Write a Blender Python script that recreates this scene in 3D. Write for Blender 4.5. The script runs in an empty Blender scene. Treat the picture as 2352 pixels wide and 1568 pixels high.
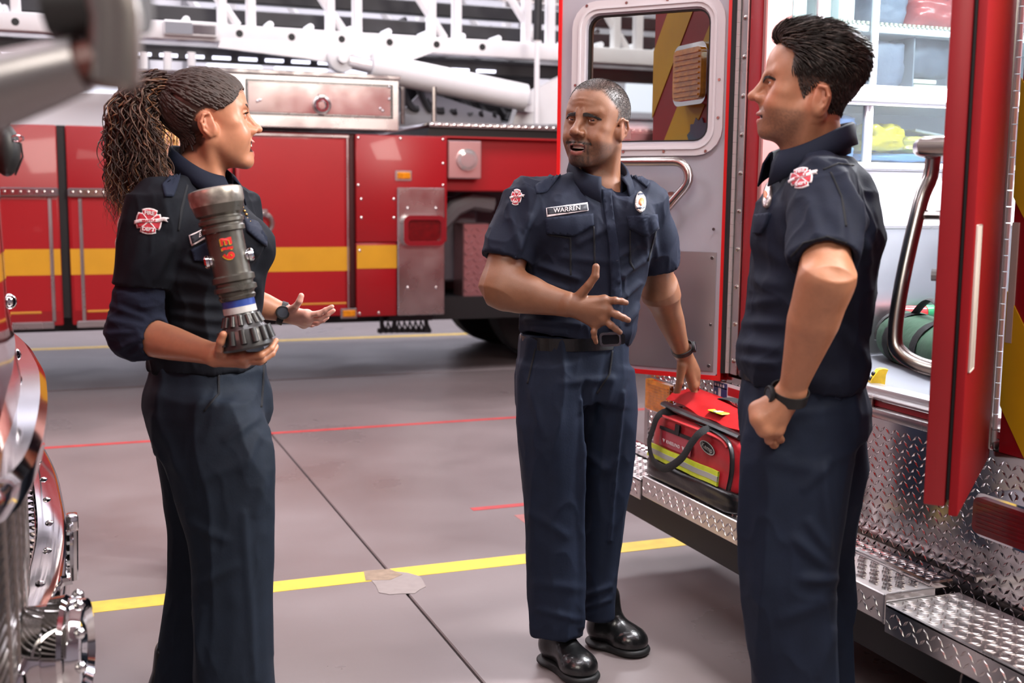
import bpy, bmesh, math, random
import numpy as np
from mathutils import Vector, Matrix, noise as mnoise
from mathutils.bvhtree import BVHTree
random.seed(7); rng = np.random.RandomState(7)
SC = bpy.context.scene; COL = SC.collection
R = math.radians
# ------------------------------------------------------------------ camera, world, light, exposure
F_PX, CXP, CYP, CAM_H = 2650.0, 1176.0, 784.0, 1.46
YAW, PITCH, ROLL = R(21.2), math.atan(341.0 / F_PX), 0.01
_sy, _cy, _sp, _cp = math.sin(YAW), math.cos(YAW), math.sin(PITCH), math.cos(PITCH)
cam_fw = np.array([_sy * _cp, _cy * _cp, -_sp]); _rt = np.array([_cy, -_sy, 0.0]); _up = np.cross(_rt, cam_fw)
cam_rt = _rt * math.cos(ROLL) + _up * math.sin(ROLL); cam_up = _up * math.cos(ROLL) - _rt * math.sin(ROLL)
cd = bpy.data.cameras.new('camera'); cam = bpy.data.objects.new('camera', cd); COL.objects.link(cam)
cd.sensor_width = 36.0; cd.lens = 36.0 * F_PX / 2352.0; cd.clip_start = 0.05; cd.clip_end = 100
M4 = Matrix(((cam_rt[0], cam_up[0], -cam_fw[0], 0), (cam_rt[1], cam_up[1], -cam_fw[1], 0), (cam_rt[2], cam_up[2], -cam_fw[2], CAM_H), (0, 0, 0, 1)))
cam.matrix_world = M4
cd.dof.use_dof = True; cd.dof.focus_distance = 3.35; cd.dof.aperture_fstop = 3.2
SC.camera = cam
SC.view_settings.view_transform = 'Standard'; SC.view_settings.look = 'None'
SC.view_settings.exposure = 0.25; SC.view_settings.gamma = 1.0; SC.view_settings.use_curve_mapping = False
try:
    SC.cycles.use_denoising = True; SC.cycles.max_bounces = 7; SC.cycles.diffuse_bounces = 3; SC.cycles.glossy_bounces = 4
    SC.cycles.caustics_reflective = False; SC.cycles.caustics_refractive = False; SC.cycles.sample_clamp_indirect = 6
except Exception: pass
W = bpy.data.worlds.new('world'); SC.world = W; W.use_nodes = True
W.node_tree.nodes['Background'].inputs[0].default_value = (0.62, 0.60, 0.66, 1); W.node_tree.nodes['Background'].inputs[1].default_value = 0.16
def area(name, loc, target, sx, sy, power, col):
    l = bpy.data.lights.new(name, 'AREA'); l.shape = 'RECTANGLE'; l.size = sx; l.size_y = sy; l.energy = power; l.color = col
    o = bpy.data.objects.new(name, l); COL.objects.link(o); o.location = loc
    o.rotation_euler = (Vector(target) - Vector(loc)).to_track_quat('-Z', 'Y').to_euler(); return o
COOL = (0.97, 0.94, 1.0); WARM = (1.0, 0.93, 0.84)
for lx, ly, pw in ((0.8, 1.0, 105), (0.8, 5.4, 120), (0.8, 10.2, 230), (5.0, 6.5, 150), (5.4, 10.6, 230), (-3.4, 3.0, 90), (-3.4, 9.8, 180)):
    area('ceiling_lamp', (lx, ly, 5.55), (lx, ly, 0), 3.2, 1.0, pw, COOL)
area('softbox_lamp', (3.4, 0.2, 4.3), (1.2, 3.0, 1.0), 2.4, 1.8, 300, WARM)
area('softbox_lamp', (-2.2, -1.6, 4.2), (0.6, 3.4, 1.0), 2.2, 1.6, 105, WARM)
area('ambulance_cabin_lamp', (3.3, 2.85, 2.47), (3.3, 2.85, 0), 1.8, 0.4, 70, (0.95, 0.97, 1.0))
area('ambulance_cabin_lamp', (2.55, 2.85, 2.47), (2.55, 3.1, 0), 0.36, 0.26, 45, (0.95, 0.97, 1.0))  # unseen second lamp, added to brighten the wall inside the doorway
# pixel of the 2352x1568 photograph -> point on a plane of the place
def ray(px, py): return cam_fw + cam_rt * ((px - CXP) / F_PX) - cam_up * ((py - CYP) / F_PX)
CAM = np.array([0, 0, CAM_H])
def fl(px, py, z=0.0): d = ray(px, py); return CAM + d * ((z - CAM_H) / d[2])
def atX(px, py, x): d = ray(px, py); return CAM + d * (x / d[0])
def atY(px, py, y): d = ray(px, py); return CAM + d * (y / d[1])
def J(px, py, h):            # camera-aligned frame for figures: x right, y away, z up, at horizontal distance h
    d = ray(px, py); k = np.array([d @ _rt, d[0] * _sy + d[1] * _cy, d[2]]); p = k * (h / k[1]); p[2] += CAM_H; return p
# ------------------------------------------------------------------ materials
def lin(c): return tuple((x / 12.92 if x <= 0.04045 else ((x + 0.055) / 1.055) ** 2.4) for x in c)
def srgb(r, g, b): return lin((r / 255.0, g / 255.0, b / 255.0))
MATS = {}
def mat(name, col=(128, 128, 128), rough=0.5, metal=0.0, var=0.0, vscale=8.0, bump=0.0, bscale=60.0, coat=0.0, sss=0.0, attr=False, emit=0.0, trans=0.0, alpha=1.0, spec=0.5, rvar=0.0, stretch=None, sheen=0.0, weave=0.0):
    if name in MATS: return MATS[name]
    m = bpy.data.materials.new(name); m.use_nodes = True; nt = m.node_tree; N, L = nt.nodes, nt.links
    b = N['Principled BSDF']; c = srgb(*col)
    b.inputs['Base Color'].default_value = (*c, 1); b.inputs['Roughness'].default_value = rough; b.inputs['Metallic'].default_value = metal
    b.inputs['Coat Weight'].default_value = coat; b.inputs['Coat Roughness'].default_value = 0.05
    b.inputs['Specular IOR Level'].default_value = spec
    if sheen: b.inputs['Sheen Weight'].default_value = sheen; b.inputs['Sheen Roughness'].default_value = 0.4
    if sss: b.inputs['Subsurface Weight'].default_value = sss; b.inputs['Subsurface Radius'].default_value = (0.012, 0.004, 0.002); b.inputs['Subsurface Scale'].default_value = 1.0
    if emit: b.inputs['Emission Color'].default_value = (*c, 1); b.inputs['Emission Strength'].default_value = emit
    if trans: b.inputs['Transmission Weight'].default_value = trans
    if alpha < 1: b.inputs['Alpha'].default_value = alpha
    tc = N.new('ShaderNodeTexCoord'); vec = tc.outputs['Object']
    if stretch:
        mp = N.new('ShaderNodeMapping'); mp.inputs['Scale'].default_value = stretch; L.new(vec, mp.inputs[0]); vec = mp.outputs[0]
    src = None
    if attr:
        a = N.new('ShaderNodeAttribute'); a.attribute_name = 'Col'; src = a.outputs['Color']; L.new(src, b.inputs['Base Color'])
    if var or rvar:
        nz = N.new('ShaderNodeTexNoise'); nz.inputs['Scale'].default_value = vscale; nz.inputs['Detail'].default_value = 6; L.new(vec, nz.inputs['Vector'])
    if var:
        mr = N.new('ShaderNodeMapRange'); mr.inputs[1].default_value = 0.3; mr.inputs[2].default_value = 0.7; mr.inputs[3].default_value = 1 - var; mr.inputs[4].default_value = 1 + var; L.new(nz.outputs[0], mr.inputs[0])
        mx = N.new('ShaderNodeMix'); mx.data_type = 'RGBA'; mx.blend_type = 'MULTIPLY'; mx.inputs[0].default_value = 1
        if src: L.new(src, mx.inputs[6])
        else: mx.inputs[6].default_value = (*c, 1)
        L.new(mr.outputs[0], mx.inputs[7]); L.new(mx.outputs[2], b.inputs['Base Color'])
    if rvar:
        m2 = N.new('ShaderNodeMapRange'); m2.inputs[1].default_value = 0.3; m2.inputs[2].default_value = 0.7; m2.inputs[3].default_value = max(0.02, rough - rvar); m2.inputs[4].default_value = rough + rvar
        L.new(nz.outputs[0], m2.inputs[0]); L.new(m2.outputs[0], b.inputs['Roughness'])
    hgt = None
    if bump:
        n2 = N.new('ShaderNodeTexNoise'); n2.inputs['Scale'].default_value = bscale; n2.inputs['Detail'].default_value = 4; L.new(vec, n2.inputs['Vector']); hgt = n2.outputs[0]
        bp = N.new('ShaderNodeBump'); bp.inputs['Strength'].default_value = bump; bp.inputs['Distance'].default_value = 0.004; L.new(hgt, bp.inputs['Height']); L.new(bp.outputs[0], b.inputs['Normal'])
    if weave:
        wv = N.new('ShaderNodeTexWave'); wv.inputs['Scale'].default_value = 260; wv.bands_direction = 'DIAGONAL'; L.new(vec, wv.inputs['Vector'])
        b2 = N.new('ShaderNodeBump'); b2.inputs['Strength'].default_value = weave; b2.inputs['Distance'].default_value = 0.0015; L.new(wv.outputs[0], b2.inputs['Height'])
        if bump: L.new(bp.outputs[0], b2.inputs['Normal'])
        L.new(b2.outputs[0], b.inputs['Normal'])
    MATS[name] = m; return m
def glass(name, col, alpha_mix, rough=0.02):     # thin pane: mostly transparent with a glossy coat
    m = bpy.data.materials.new(name); m.use_nodes = True; nt = m.node_tree; N, L = nt.nodes, nt.links; N.clear()
    o = N.new('ShaderNodeOutputMaterial'); t = N.new('ShaderNodeBsdfTransparent'); g = N.new('ShaderNodeBsdfGlossy'); mx = N.new('ShaderNodeMixShader')
    t.inputs[0].default_value = (*srgb(*col), 1); g.inputs['Roughness'].default_value = rough
    lw = N.new('ShaderNodeLayerWeight'); lw.inputs[0].default_value = alpha_mix; L.new(lw.outputs[1], mx.inputs[0])
    L.new(t.outputs[0], mx.inputs[1]); L.new(g.outputs[0], mx.inputs[2]); L.new(mx.outputs[0], o.inputs[0]); return m
# ------------------------------------------------------------------ mesh building
WM = {}
def reg(o, M): WM[o.name] = M; return o
def tag(o, label=None, cat=None, group=None, kind=None):
    if label: o['label'] = label
    if cat: o['category'] = cat
    if group: o['group'] = group
    if kind: o['kind'] = kind
    return o
def thing(name, label, cat, loc, group=None, rz=0.0):
    o = bpy.data.objects.new(name, None); COL.objects.link(o); o.location = loc; o.rotation_euler = (0, 0, rz); o.empty_display_size = 0.1
    reg(o, Matrix.Translation(Vector(loc)) @ Matrix.Rotation(rz, 4, 'Z')); return tag(o, label, cat, group)
def link_mesh(name, me, m, parent=None, world=True, origin=None, kind=None, label=None):
    o = bpy.data.objects.new(name, me); COL.objects.link(o)
    if parent is not None:
        o.parent = parent; P = WM[parent.name]
        if world: me.transform(P.inverted())
        reg(o, P)
    elif origin is not None:
        me.transform(Matrix.Translation(-Vector(origin))); o.location = origin; reg(o, Matrix.Translation(Vector(origin)))
    else: reg(o, Matrix.Identity(4))
    if m is not None:
        for mm in (m if isinstance(m, (list, tuple)) else [m]): me.materials.append(mm)
    if kind: o['kind'] = kind
    if label: o['label'] = label
    return o
def v3(p): return Vector((float(p[0]), float(p[1]), float(p[2])))
def rotm(ex, ey): ex = v3(ex).normalized(); ez = ex.cross(v3(ey)).normalized(); ey = ez.cross(ex); return Matrix((ex, ey, ez)).transposed()
class MB:
    def __init__(s): s.bm = bmesh.new()
    def box(s, c, size, rot=None, bev=0.0, seg=1):
        r = bmesh.ops.create_cube(s.bm, size=1.0); vs = r['verts']
        for v in vs: v.co = Vector((v.co.x * size[0], v.co.y * size[1], v.co.z * size[2]))
        if bev > 0:
            es = list({e for v in vs for e in v.link_edges})
            r2 = bmesh.ops.bevel(s.bm, geom=es + vs, offset=bev, segments=seg, affect='EDGES', profile=0.5); vs = list({v for f in r2['faces'] for v in f.verts} | {v for v in vs if v.is_valid})
            seen = set(vs); st = list(vs)
            while st:
                a = st.pop()
                for e in a.link_edges:
                    b = e.other_vert(a)
                    if b not in seen: seen.add(b); st.append(b)
            vs = list(seen)
        rm = rot if rot is not None else Matrix.Identity(3)
        for v in vs: v.co = rm @ v.co + v3(c)
        return s
    def bx(s, lo, hi, bev=0.0, seg=1):
        return s.box([(a + b) / 2 for a, b in zip(lo, hi)], [abs(b - a) for a, b in zip(lo, hi)], None, bev, seg)
    def tube(s, pts, r, n=8, caps=True, flat=None, closed=False, upv=(0, 0, 1), fixed=False):
        pts = [v3(p) for p in pts]; m = len(pts); rs = r if hasattr(r, '__len__') else [r] * m; rings = []; prev = None
        for i, p in enumerate(pts):
            if closed: t = pts[(i + 1) % m] - pts[i - 1]
            else: t = pts[min(i + 1, m - 1)] - pts[max(i - 1, 0)]
            if t.length < 1e-9: t = Vector((0, 0, 1))
            t.normalize()
            if prev is None or (fixed and t.cross(v3(upv)).length > .35):
                a = t.cross(v3(upv))
                if prev is not None and a.dot(prev) < 0: a = -a
                if a.length < 1e-3: a = t.cross(Vector((1, 0, 0)))
                a.normalize()
            else:
                a = prev - t * prev.dot(t)
                if a.length < 1e-6: a = t.cross(Vector((1, 0, 0)))
                a.normalize()
            prev = a; b = t.cross(a); fx = flat or 1.0
            rings.append([s.bm.verts.new(p + a * (rs[i] * math.cos(2 * math.pi * k / n)) + b * (rs[i] * fx * math.sin(2 * math.pi * k / n))) for k in range(n)])
        for i in range(m if closed else m - 1):
            A, B = rings[i], rings[(i + 1) % m]
            for k in range(n): s.bm.faces.new((A[k], A[(k + 1) % n], B[(k + 1) % n], B[k]))
        if caps and not closed: s.bm.faces.new(rings[0][::-1]); s.bm.faces.new(rings[-1])
        return s
    def lathe(s, prof, o, axis, n=24):
        ax = v3(axis).normalized(); a = ax.cross(Vector((0, 0, 1)))
        if a.length < 1e-3: a = Vector((1, 0, 0))
        a.normalize(); b = ax.cross(a); o = v3(o); rings = []
        for t, r in prof:
            if r < 1e-6: rings.append([s.bm.verts.new(o + ax * t)])
            else: rings.append([s.bm.verts.new(o + ax * t + (a * math.cos(2 * math.pi * k / n) + b * math.sin(2 * math.pi * k / n)) * r) for k in range(n)])
        for A, B in zip(rings[:-1], rings[1:]):
            for k in range(n):
                k2 = (k + 1) % n
                if len(A) == 1 and len(B) == 1: continue
                if len(A) == 1: s.bm.faces.new((A[0], B[k2], B[k]))
                elif len(B) == 1: s.bm.faces.new((A[k], A[k2], B[0]))
                else: s.bm.faces.new((A[k], A[k2], B[k2], B[k]))
        return s
    def prism(s, poly, o, ex, ey, depth, bev=0.0):
        ex, ey, o = v3(ex), v3(ey), v3(o); ez = ex.cross(ey).normalized()
        a = [s.bm.verts.new(o + ex * x + ey * y) for x, y in poly]; b = [s.bm.verts.new(o + ex * x + ey * y + ez * depth) for x, y in poly]; n = len(poly)
        s.bm.faces.new(a[::-1]); s.bm.faces.new(b)
        for k in range(n): s.bm.faces.new((a[k], a[(k + 1) % n], b[(k + 1) % n], b[k]))
        return s
    def ball(s, c, r, u=12, v=8, sc=(1, 1, 1), rot=None):
        r0 = bmesh.ops.create_uvsphere(s.bm, u_segments=u, v_segments=v, radius=r)
        for w in r0['verts']:
            q = Vector((w.co.x * sc[0], w.co.y * sc[1], w.co.z * sc[2])); w.co = (rot @ q if rot is not None else q) + v3(c)
        return s
    def frame(s, outer, inner, o, ex, ey, depth):     # ring between two loops with equal point counts
        ex, ey, o = v3(ex), v3(ey), v3(o); ez = ex.cross(ey).normalized(); n = len(outer)
        P = lambda q, d: s.bm.verts.new(o + ex * q[0] + ey * q[1] + ez * d)
        a = [P(q, 0) for q in outer]; b = [P(q, depth) for q in outer]; c = [P(q, 0) for q in inner]; d = [P(q, depth) for q in inner]
        for k in range(n):
            j = (k + 1) % n
            for q in ((a[j], a[k], c[k], c[j]), (b[k], b[j], d[j], d[k]), (a[k], a[j], b[j], b[k]), (c[j], c[k], d[k], d[j])): s.bm.faces.new(q)
        return s
    def build(s, name, m, parent=None, smooth=35, origin=None, kind=None, label=None):
        me = bpy.data.meshes.new(name); bmesh.ops.recalc_face_normals(s.bm, faces=s.bm.faces[:]); s.bm.to_mesh(me); s.bm.free()
        if smooth: me.shade_smooth(); me.set_sharp_from_angle(angle=R(smooth))
        return link_mesh(name, me, m, parent, True, origin, kind, label)
def rrect(x0, y0, x1, y1, r, n=5):
    out = []
    for cx, cy, a0 in ((x1 - r, y1 - r, 0), (x0 + r, y1 - r, 90), (x0 + r, y0 + r, 180), (x1 - r, y0 + r, 270)):
        for k in range(n + 1): a = R(a0 + 90 * k / n); out.append((cx + r * math.cos(a), cy + r * math.sin(a)))
    return out
def dup(o, parent=None, loc=None):
    c = o.copy(); COL.objects.link(c); reg(c, WM.get(o.name, Matrix.Identity(4)))
    if parent is not None: c.parent = parent
    if loc is not None: c.location = loc
    for ch in list(o.children): dup(ch, c)
    return c
def text_mesh(txt, size, bold=0.0, align='CENTER'):
    cu = bpy.data.curves.new('t', 'FONT'); cu.body = txt; cu.size = size; cu.align_x = align; cu.align_y = 'CENTER'; cu.offset = bold; cu.resolution_u = 3
    o = bpy.data.objects.new('t', cu); COL.objects.link(o); bpy.context.view_layer.update()
    me = bpy.data.meshes.new_from_object(o.evaluated_get(bpy.context.evaluated_depsgraph_get()))
    V = np.array([v.co[:2] for v in me.vertices]) if len(me.vertices) else np.zeros((0, 2)); Fc = [tuple(p.vertices) for p in me.polygons]
    bpy.data.objects.remove(o); bpy.data.curves.remove(cu); bpy.data.meshes.remove(me); return V, Fc
def flat_text(name, txt, size, o, ex, ey, m, parent, off=0.001, bold=0.0, sx=1.0):
    V, Fc = text_mesh(txt, size, bold); ex, ey, o = v3(ex), v3(ey), v3(o); ez = ex.cross(ey)
    me = bpy.data.meshes.new(name); me.from_pydata([(o + ex * (x * sx) + ey * y + ez * off)[:] for x, y in V], [], Fc); return link_mesh(name, me, m, parent)
def treads(mb, o, ex, ey, wx, wy, pitch=0.045, L=0.028, w=0.008, hgt=0.0022, rand=0.0, inside=None):
    ex, ey, o = v3(ex), v3(ey), v3(o); ez = ex.cross(ey).normalized(); bm = mb.bm; j = 0; y = pitch * 0.5
    while y < wy - pitch * 0.3:
        x = pitch * (0.5 if j % 2 else 0.25); i = 0
        while x < wx - pitch * 0.2:
            if inside is None or inside(x, y):
                s = 1 if (i + j) % 2 else -1; d = Vector((math.cos(R(45 * s)), math.sin(R(45 * s)))); nn = Vector((-d.y, d.x))
                P = lambda a, b, c: bm.verts.new(o + ex * (x + d.x * a + nn.x * b) + ey * (y + d.y * a + nn.y * b) + ez * c)
                a0, a1, b0, b1 = P(-L / 2, 0, 0), P(L / 2, 0, 0), P(0, -w / 2, 0), P(0, w / 2, 0); t0, t1 = P(-L * .3, 0, hgt), P(L * .3, 0, hgt)
                for f in ((a0, b0, t0), (b0, t1, t0), (b0, a1, t1), (a1, b1, t1), (b1, t0, t1), (b1, a0, t0)): bm.faces.new(f)
            x += pitch * 0.5; i += 1
        y += pitch * 0.5; j += 1
    return mb
# ------------------------------------------------------------------ shared materials
m_red = mat('fire_red_paint', (158, 10, 22), 0.38, coat=0.15, var=0.05, vscale=1.5)
m_red2 = mat('fire_red_panel', (166, 12, 23), 0.40, coat=0.15, var=0.05, vscale=2)
m_yel = mat('yellow_reflective_tape', (218, 158, 34), 0.4, var=0.04)
m_gold = mat('gold_pinstripe', (214, 152, 60), 0.35)
m_alu = mat('brushed_aluminium', (196, 192, 192), 0.28, 1.0, var=0.06, vscale=4, rvar=0.06)
m_dp = mat('polished_tread_plate', (205, 200, 200), 0.13, 1.0, rvar=0.04, vscale=9)
m_chrome = mat('chrome', (225, 225, 228), 0.05, 1.0)
m_steel = mat('brushed_steel', (176, 170, 166), 0.26, 1.0, var=0.05)
m_black = mat('black_rubber', (18, 18, 20), 0.55)
m_dark = mat('dark_metal', (46, 45, 48), 0.5, 0.4, var=0.15)
m_white = mat('white_paint', (236, 234, 236), 0.35, var=0.02)
m_wht2 = mat('white_laminate', (240, 241, 246), 0.3)
m_grey = mat('grey_door_skin', (172, 168, 176), 0.42, var=0.03)
m_redl = mat('red_lens', (112, 5, 12), 0.3, coat=0.25, var=0.25, vscale=40)
m_amb = mat('amber_lens', (226, 140, 26), 0.1, coat=1.0, var=0.3, vscale=40)
m_clear = mat('clear_lens', (214, 208, 206), 0.08, 0.6, coat=1.0)
m_tyre = mat('tyre_rubber', (24, 23, 24), 0.8, bump=0.2)
m_glass = glass('clear_glass', (225, 232, 232), 0.22)
m_gtint = glass('door_glass', (226, 229, 226), 0.22)
# ------------------------------------------------------------------ floor, walls, ceiling
m_conc = mat('sealed_concrete', (126, 114, 113), 0.34, var=0.14, vscale=1.1, rvar=0.09, bump=0.04, bscale=30)
m_joint = mat('dark_joint_base', (52, 46, 46), 0.8)  # dark floor base that shows in the joints between slabs
fl_o = tag(MB().bx((-8, -7, -0.2), (14, 14.5, -0.012)).build('floor', m_joint), kind='structure')
JX, JY = 1.125, (8.92, 1.9)
xs = [(-8, JX - 3.9), (JX - 3.894, JX - .004), (JX + .004, JX + 3.9), (JX + 3.906, 14)]; ys = [(-7, JY[1] - 3.3), (JY[1] - 3.292, JY[0] - .02), (JY[0] + .02, 14.5)]
for a, b in xs:
    for c, d in ys: MB().bx((a, c, -0.05), (b, d, 0), 0.004).build('slab', m_conc, fl_o)
m_fy = mat('worn_yellow_floor_paint', (240, 200, 62), 0.4, var=0.12, vscale=14); m_fr = mat('red_floor_paint', (190, 58, 58), 0.45, var=0.15, vscale=14)
for y, w, x0, x1, mm in ((4.17, 0.115, -5, 12, m_fy), (6.93, 0.05, -5, 12, m_fr), (11.3, 0.12, -6, 12, m_fy), (4.93, 0.05, 1.72, 12, m_fr)):
    MB().bx((x0, y - w / 2, 0.0), (x1, y + w / 2, 0.0012)).build('floor_line', mm, fl_o)
m_fr2 = mat('faded_red_floor_paint', (172, 104, 98), 0.45, var=0.1, vscale=20)
a, b = fl(1160, 1168), fl(1222, 1205)
MB().bx((a[0], b[1] + 0.13, 0), (a[0] + 0.34, b[1] + 0.17, 0.001)).bx((a[0], b[1] - 0.1, 0), (a[0] + 0.035, b[1] + 0.13, 0.001)).build('floor_line', m_fr2, fl_o)
c = fl(888, 1322); pc = []
for k in range(14): t = 2 * math.pi * k / 14; pc.append((0.11 * math.cos(t) * random.uniform(.75, 1.1), 0.15 * math.sin(t) * random.uniform(.75, 1.15)))
MB().prism(pc, (c[0] + .02, c[1] - .1, 0.0), (1, 0, 0), (0, 1, 0), 0.0018).build('filler_patch', mat('pale_filler', (146, 133, 128), 0.5, var=0.1, vscale=20), fl_o)
pc2 = [(-.07, -.05), (.02, -.075), (.08, -.03), (.05, .05), (-.05, .06)]
MB().prism(pc2, (c[0] - .02, c[1] + .02, 0.0), (1, 0, 0), (0, 1, 0), 0.0026).build('chipped_spall', mat('chipped_concrete', (150, 128, 108), 0.8, var=0.2, vscale=30), fl_o)
m_wall = mat('pale_wall', (222, 220, 226), 0.6); m_ceil = mat('ceiling_white', (214, 212, 216), 0.7)
for n, lo, hi in (('wall_back', (-8, 14.4, 0), (14, 14.6, 6.4)), ('wall_left', (-8.2, -7, 0), (-8, 14.4, 6.4)), ('wall_right', (14, -7, 0), (14.2, 14.4, 6.4)), ('wall_front', (-8, -7.2, 0), (14, -7, 6.4))):
    tag(MB().bx(lo, hi).build(n, m_wall), kind='structure')
tag(MB().bx((-8, -7, 6.2), (14, 14.4, 6.4)).build('ceiling', m_ceil), kind='structure')
# bay doors in the back wall: frames, panels and window rows
m_bd = mat('bay_door_white', (210, 210, 218), 0.45); m_lit = mat('daylit_pane', (232, 236, 250), 0.3, emit=0.9); m_bf = mat('bay_door_rail', (120, 118, 124), 0.5)
for n, x0 in enumerate((-3.2, 1.5, 6.2)):
    d = tag(MB().bx((x0 - .12, 14.30, 0), (x0 + 4.2, 14.40, 4.4)).build('door_%d' % (n + 1), m_bf), kind='structure')
    for k in range(7):
        MB().bx((x0, 14.25, k * .61 + .03), (x0 + 4.08, 14.32, k * .61 + .60), .01).build('door_panel', m_bd, d)
        if k in (2, 3, 4, 5):
            for q in range(5): MB().bx((x0 + .14 + q * .79, 14.235, k * .61 + .12), (x0 + .78 + q * .79, 14.262, k * .61 + .50), .01).build('pane', m_lit, d)
# ceiling light fixtures (the lamps hang just below them)
m_tube = mat('lamp_diffuser', (250, 248, 255), 0.5, emit=3.0)
for i, (lx, ly) in enumerate(((0.8, 1.0), (0.8, 5.4), (0.8, 10.2), (5.0, 6.5), (5.4, 10.6), (-3.4, 3.0), (-3.4, 9.8))):
    t = thing('ceiling_light', ['long ceiling light above the yellow floor line', 'long ceiling light above the red floor line', 'long ceiling light above the ladder truck', 'long ceiling light above the open ambulance', 'long ceiling light beyond the white ladder', 'long ceiling light above the chrome engine', 'long ceiling light over the back corner'][i], 'ceiling light', (lx, ly, 5.6), 'ceiling lights of the bay')
    MB().bx((lx - 1.65, ly - .5, 5.68), (lx + 1.65, ly + .5, 5.78), .01).build('housing', m_white, t)
    for q in (-.3, 0, .3): MB().bx((lx - 1.55, ly + q - .07, 5.63), (lx + 1.55, ly + q + .07, 5.68), .01).build('tube', m_tube, t)
    for q in (-1.2, 1.2): MB().tube([(lx + q, ly, 5.78), (lx + q, ly, 6.2)], .01, 6).build('hanger', m_dark, t)
# ------------------------------------------------------------------ ladder truck across the bay
YT = 8.6
tx = lambda px, py=500: float(atY(px, py, YT)[0]); tz = lambda px, py: float(atY(px, py, YT)[2])
lt = thing('ladder_truck', 'red fire ladder truck with yellow stripe and white aerial ladder parked behind the group', 'fire truck', (1.5, YT + 1.2, 0))
xL = -2.6; zB, zT = 0.51, 1.89
MB().bx((xL, YT + .06, zB + .06), (tx(1024), YT + 2.4, zT), .01).build('body_core', mat('dark_red_recess', (70, 10, 14), 0.5), lt)
def panel(px0, px1, z0, z1, m=m_red, name='compartment_door', y=0.0, th=.06, parent=lt, bev=.012):
    return MB().bx((px0, YT + y, z0), (px1, YT + y + th, z1), bev, 2).build(name, m, parent)
z_mid = tz(100, 441); z_s0, z_s1 = tz(100, 632), tz(100, 572)
def stripe(x0, x1, parent): MB().bx((x0 + .004, YT - .003, z_s0), (x1 - .004, YT + .002, z_s1)).build('yellow_stripe', m_yel, parent)
def rail(x0, x1, parent, z=None):
    z = z_mid if z is None else z
    b = MB().bx((x0, YT - .03, z - .03), (x1, YT + .004, z + .03), .008)
    n = int((x1 - x0) / .05)
    for k in range(n): b.ball((x0 + .03 + k * .05, YT - .03, z), .014, 6, 4, (1, .4, .8))
    b.build('drip_rail', m_dp, parent)
def goldline(x0, x1, z, parent): MB().bx((x0, YT - .004, z - .009), (x1, YT + .002, z + .009), .004).build('gold_line', m_gold, parent)
x135, x158 = tx(137, 500), tx(157, 500); x540 = tx(543)
for x0, x1, vt in ((xL, x135, x135 - .06), (x158, x540 - .02, x158 + .08)):
    d = panel(x0, x1, zB, zT)
    MB().bx((x0 + .02, YT - .002, zB + .1), (x1 - .015, YT + .001, z_mid - .05), .001).build('inner_panel', m_red2, d)
    stripe(x0, x1, d); rail(x0, x1, d); goldline(x0 + (.1 if x0 > 0 else 1), x1 - .14, tz(100, 717), d)
    MB().bx((vt - .012, YT - .01, zB + .03), (vt + .012, YT + .002, z_mid - .04), .004).build('edge_trim', m_alu, d)
    MB().bx((x0 + .03, YT - .012, zB - .02), (x1 - .06, YT + .03, zB + .03), .006).build('kick_trim', m_alu, d)
MB().bx((x135, YT + .04, zB + .05), (x158, YT + .07, zT)).build('roller_gap', m_black, lt)
x805, x820, x910, x1028 = tx(803), tx(818), tx(911), tx(1027)
d = panel(x540, x805, zB + .01, zT - .01); MB().bx((x540 + .03, YT - .002, zB + .05), (x805 - .04, YT + .001, zT - .05), .001).build('inner_panel', m_red2, d)
stripe(x540, x805, d); goldline(tx(690, 700), x805 - .03, tz(745, 697), d)
MB().bx((x540, YT - .012, zT - .035), (x805, YT + .002, zT - .015), .004).bx((x805 - .02, YT - .012, zB + .03), (x805 - .008, YT + .002, zT - .03), .003).build('edge_trim', m_alu, d)
def ring_latch(cx, cz, y, parent, r=.075, m=m_chrome):
    b = MB().lathe([(0, r * 1.15), (.008, r * 1.15), (.012, r), (.004, r * .8), (-.004, r * .6), (-.004, 0)], (cx, y, cz), (0, -1, 0), 20)
    l = b.build('latch_dish', m_alu, parent)
    MB().tube([(cx + r * .7 * math.cos(t), y - .016, cz + r * .7 * math.sin(t)) for t in np.linspace(0, 2 * math.pi, 19)[:-1]], .012, 6, closed=True, upv=(0, 1, 0)).build('pull_ring', m, parent)
    MB().bx((cx - r * .5, y - .02, cz + r * .9), (cx + r * .5, y, cz + r * 1.35), .006).build('latch_tab', m_alu, parent)
ring_latch(tx(603, 512), tz(603, 512), YT, d)
up = panel(x820, x1028, tz(920, 556), zT - .005, name='end_panel'); lo = panel(x820, x910, zB, tz(920, 556) - .004, name='end_panel', bev=.006)
MB().bx((x820 + .004, YT - .003, tz(870, 616)), (x910, YT + .002, tz(870, 563))).build('yellow_stripe', m_yel, lo)
b = MB()
for px, py in ((823, 316), (920, 318), (1018, 320), (823, 425), (1018, 375), (1018, 425), (830, 457), (905, 457), (830, 500), (905, 500), (826, 720), (870, 718), (826, 575)):
    b.ball((tx(px, py), YT - .002, tz(px, py)), .012, 8, 5, (1, .5, 1))
b.build('panel_bolts', m_chrome, up)
def marker(px0, px1, py0, py1, parent=lt, name='marker_light'):
    x0, x1, z0, z1 = tx(px0, py0), tx(px1, py0), tz(px0, py1), tz(px0, py0)
    l = MB().bx((x0, YT - .02, z0), (x1, YT, z1), .008).build(name, m_amb, parent)
    MB().bx((x0 - .012, YT - .008, z0 - .012), (x1 + .012, YT + .002, z1 + .012), .004).build('bezel', m_alu, l)
marker(911, 942, 395, 411); marker(786, 816, 712, 728)
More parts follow.
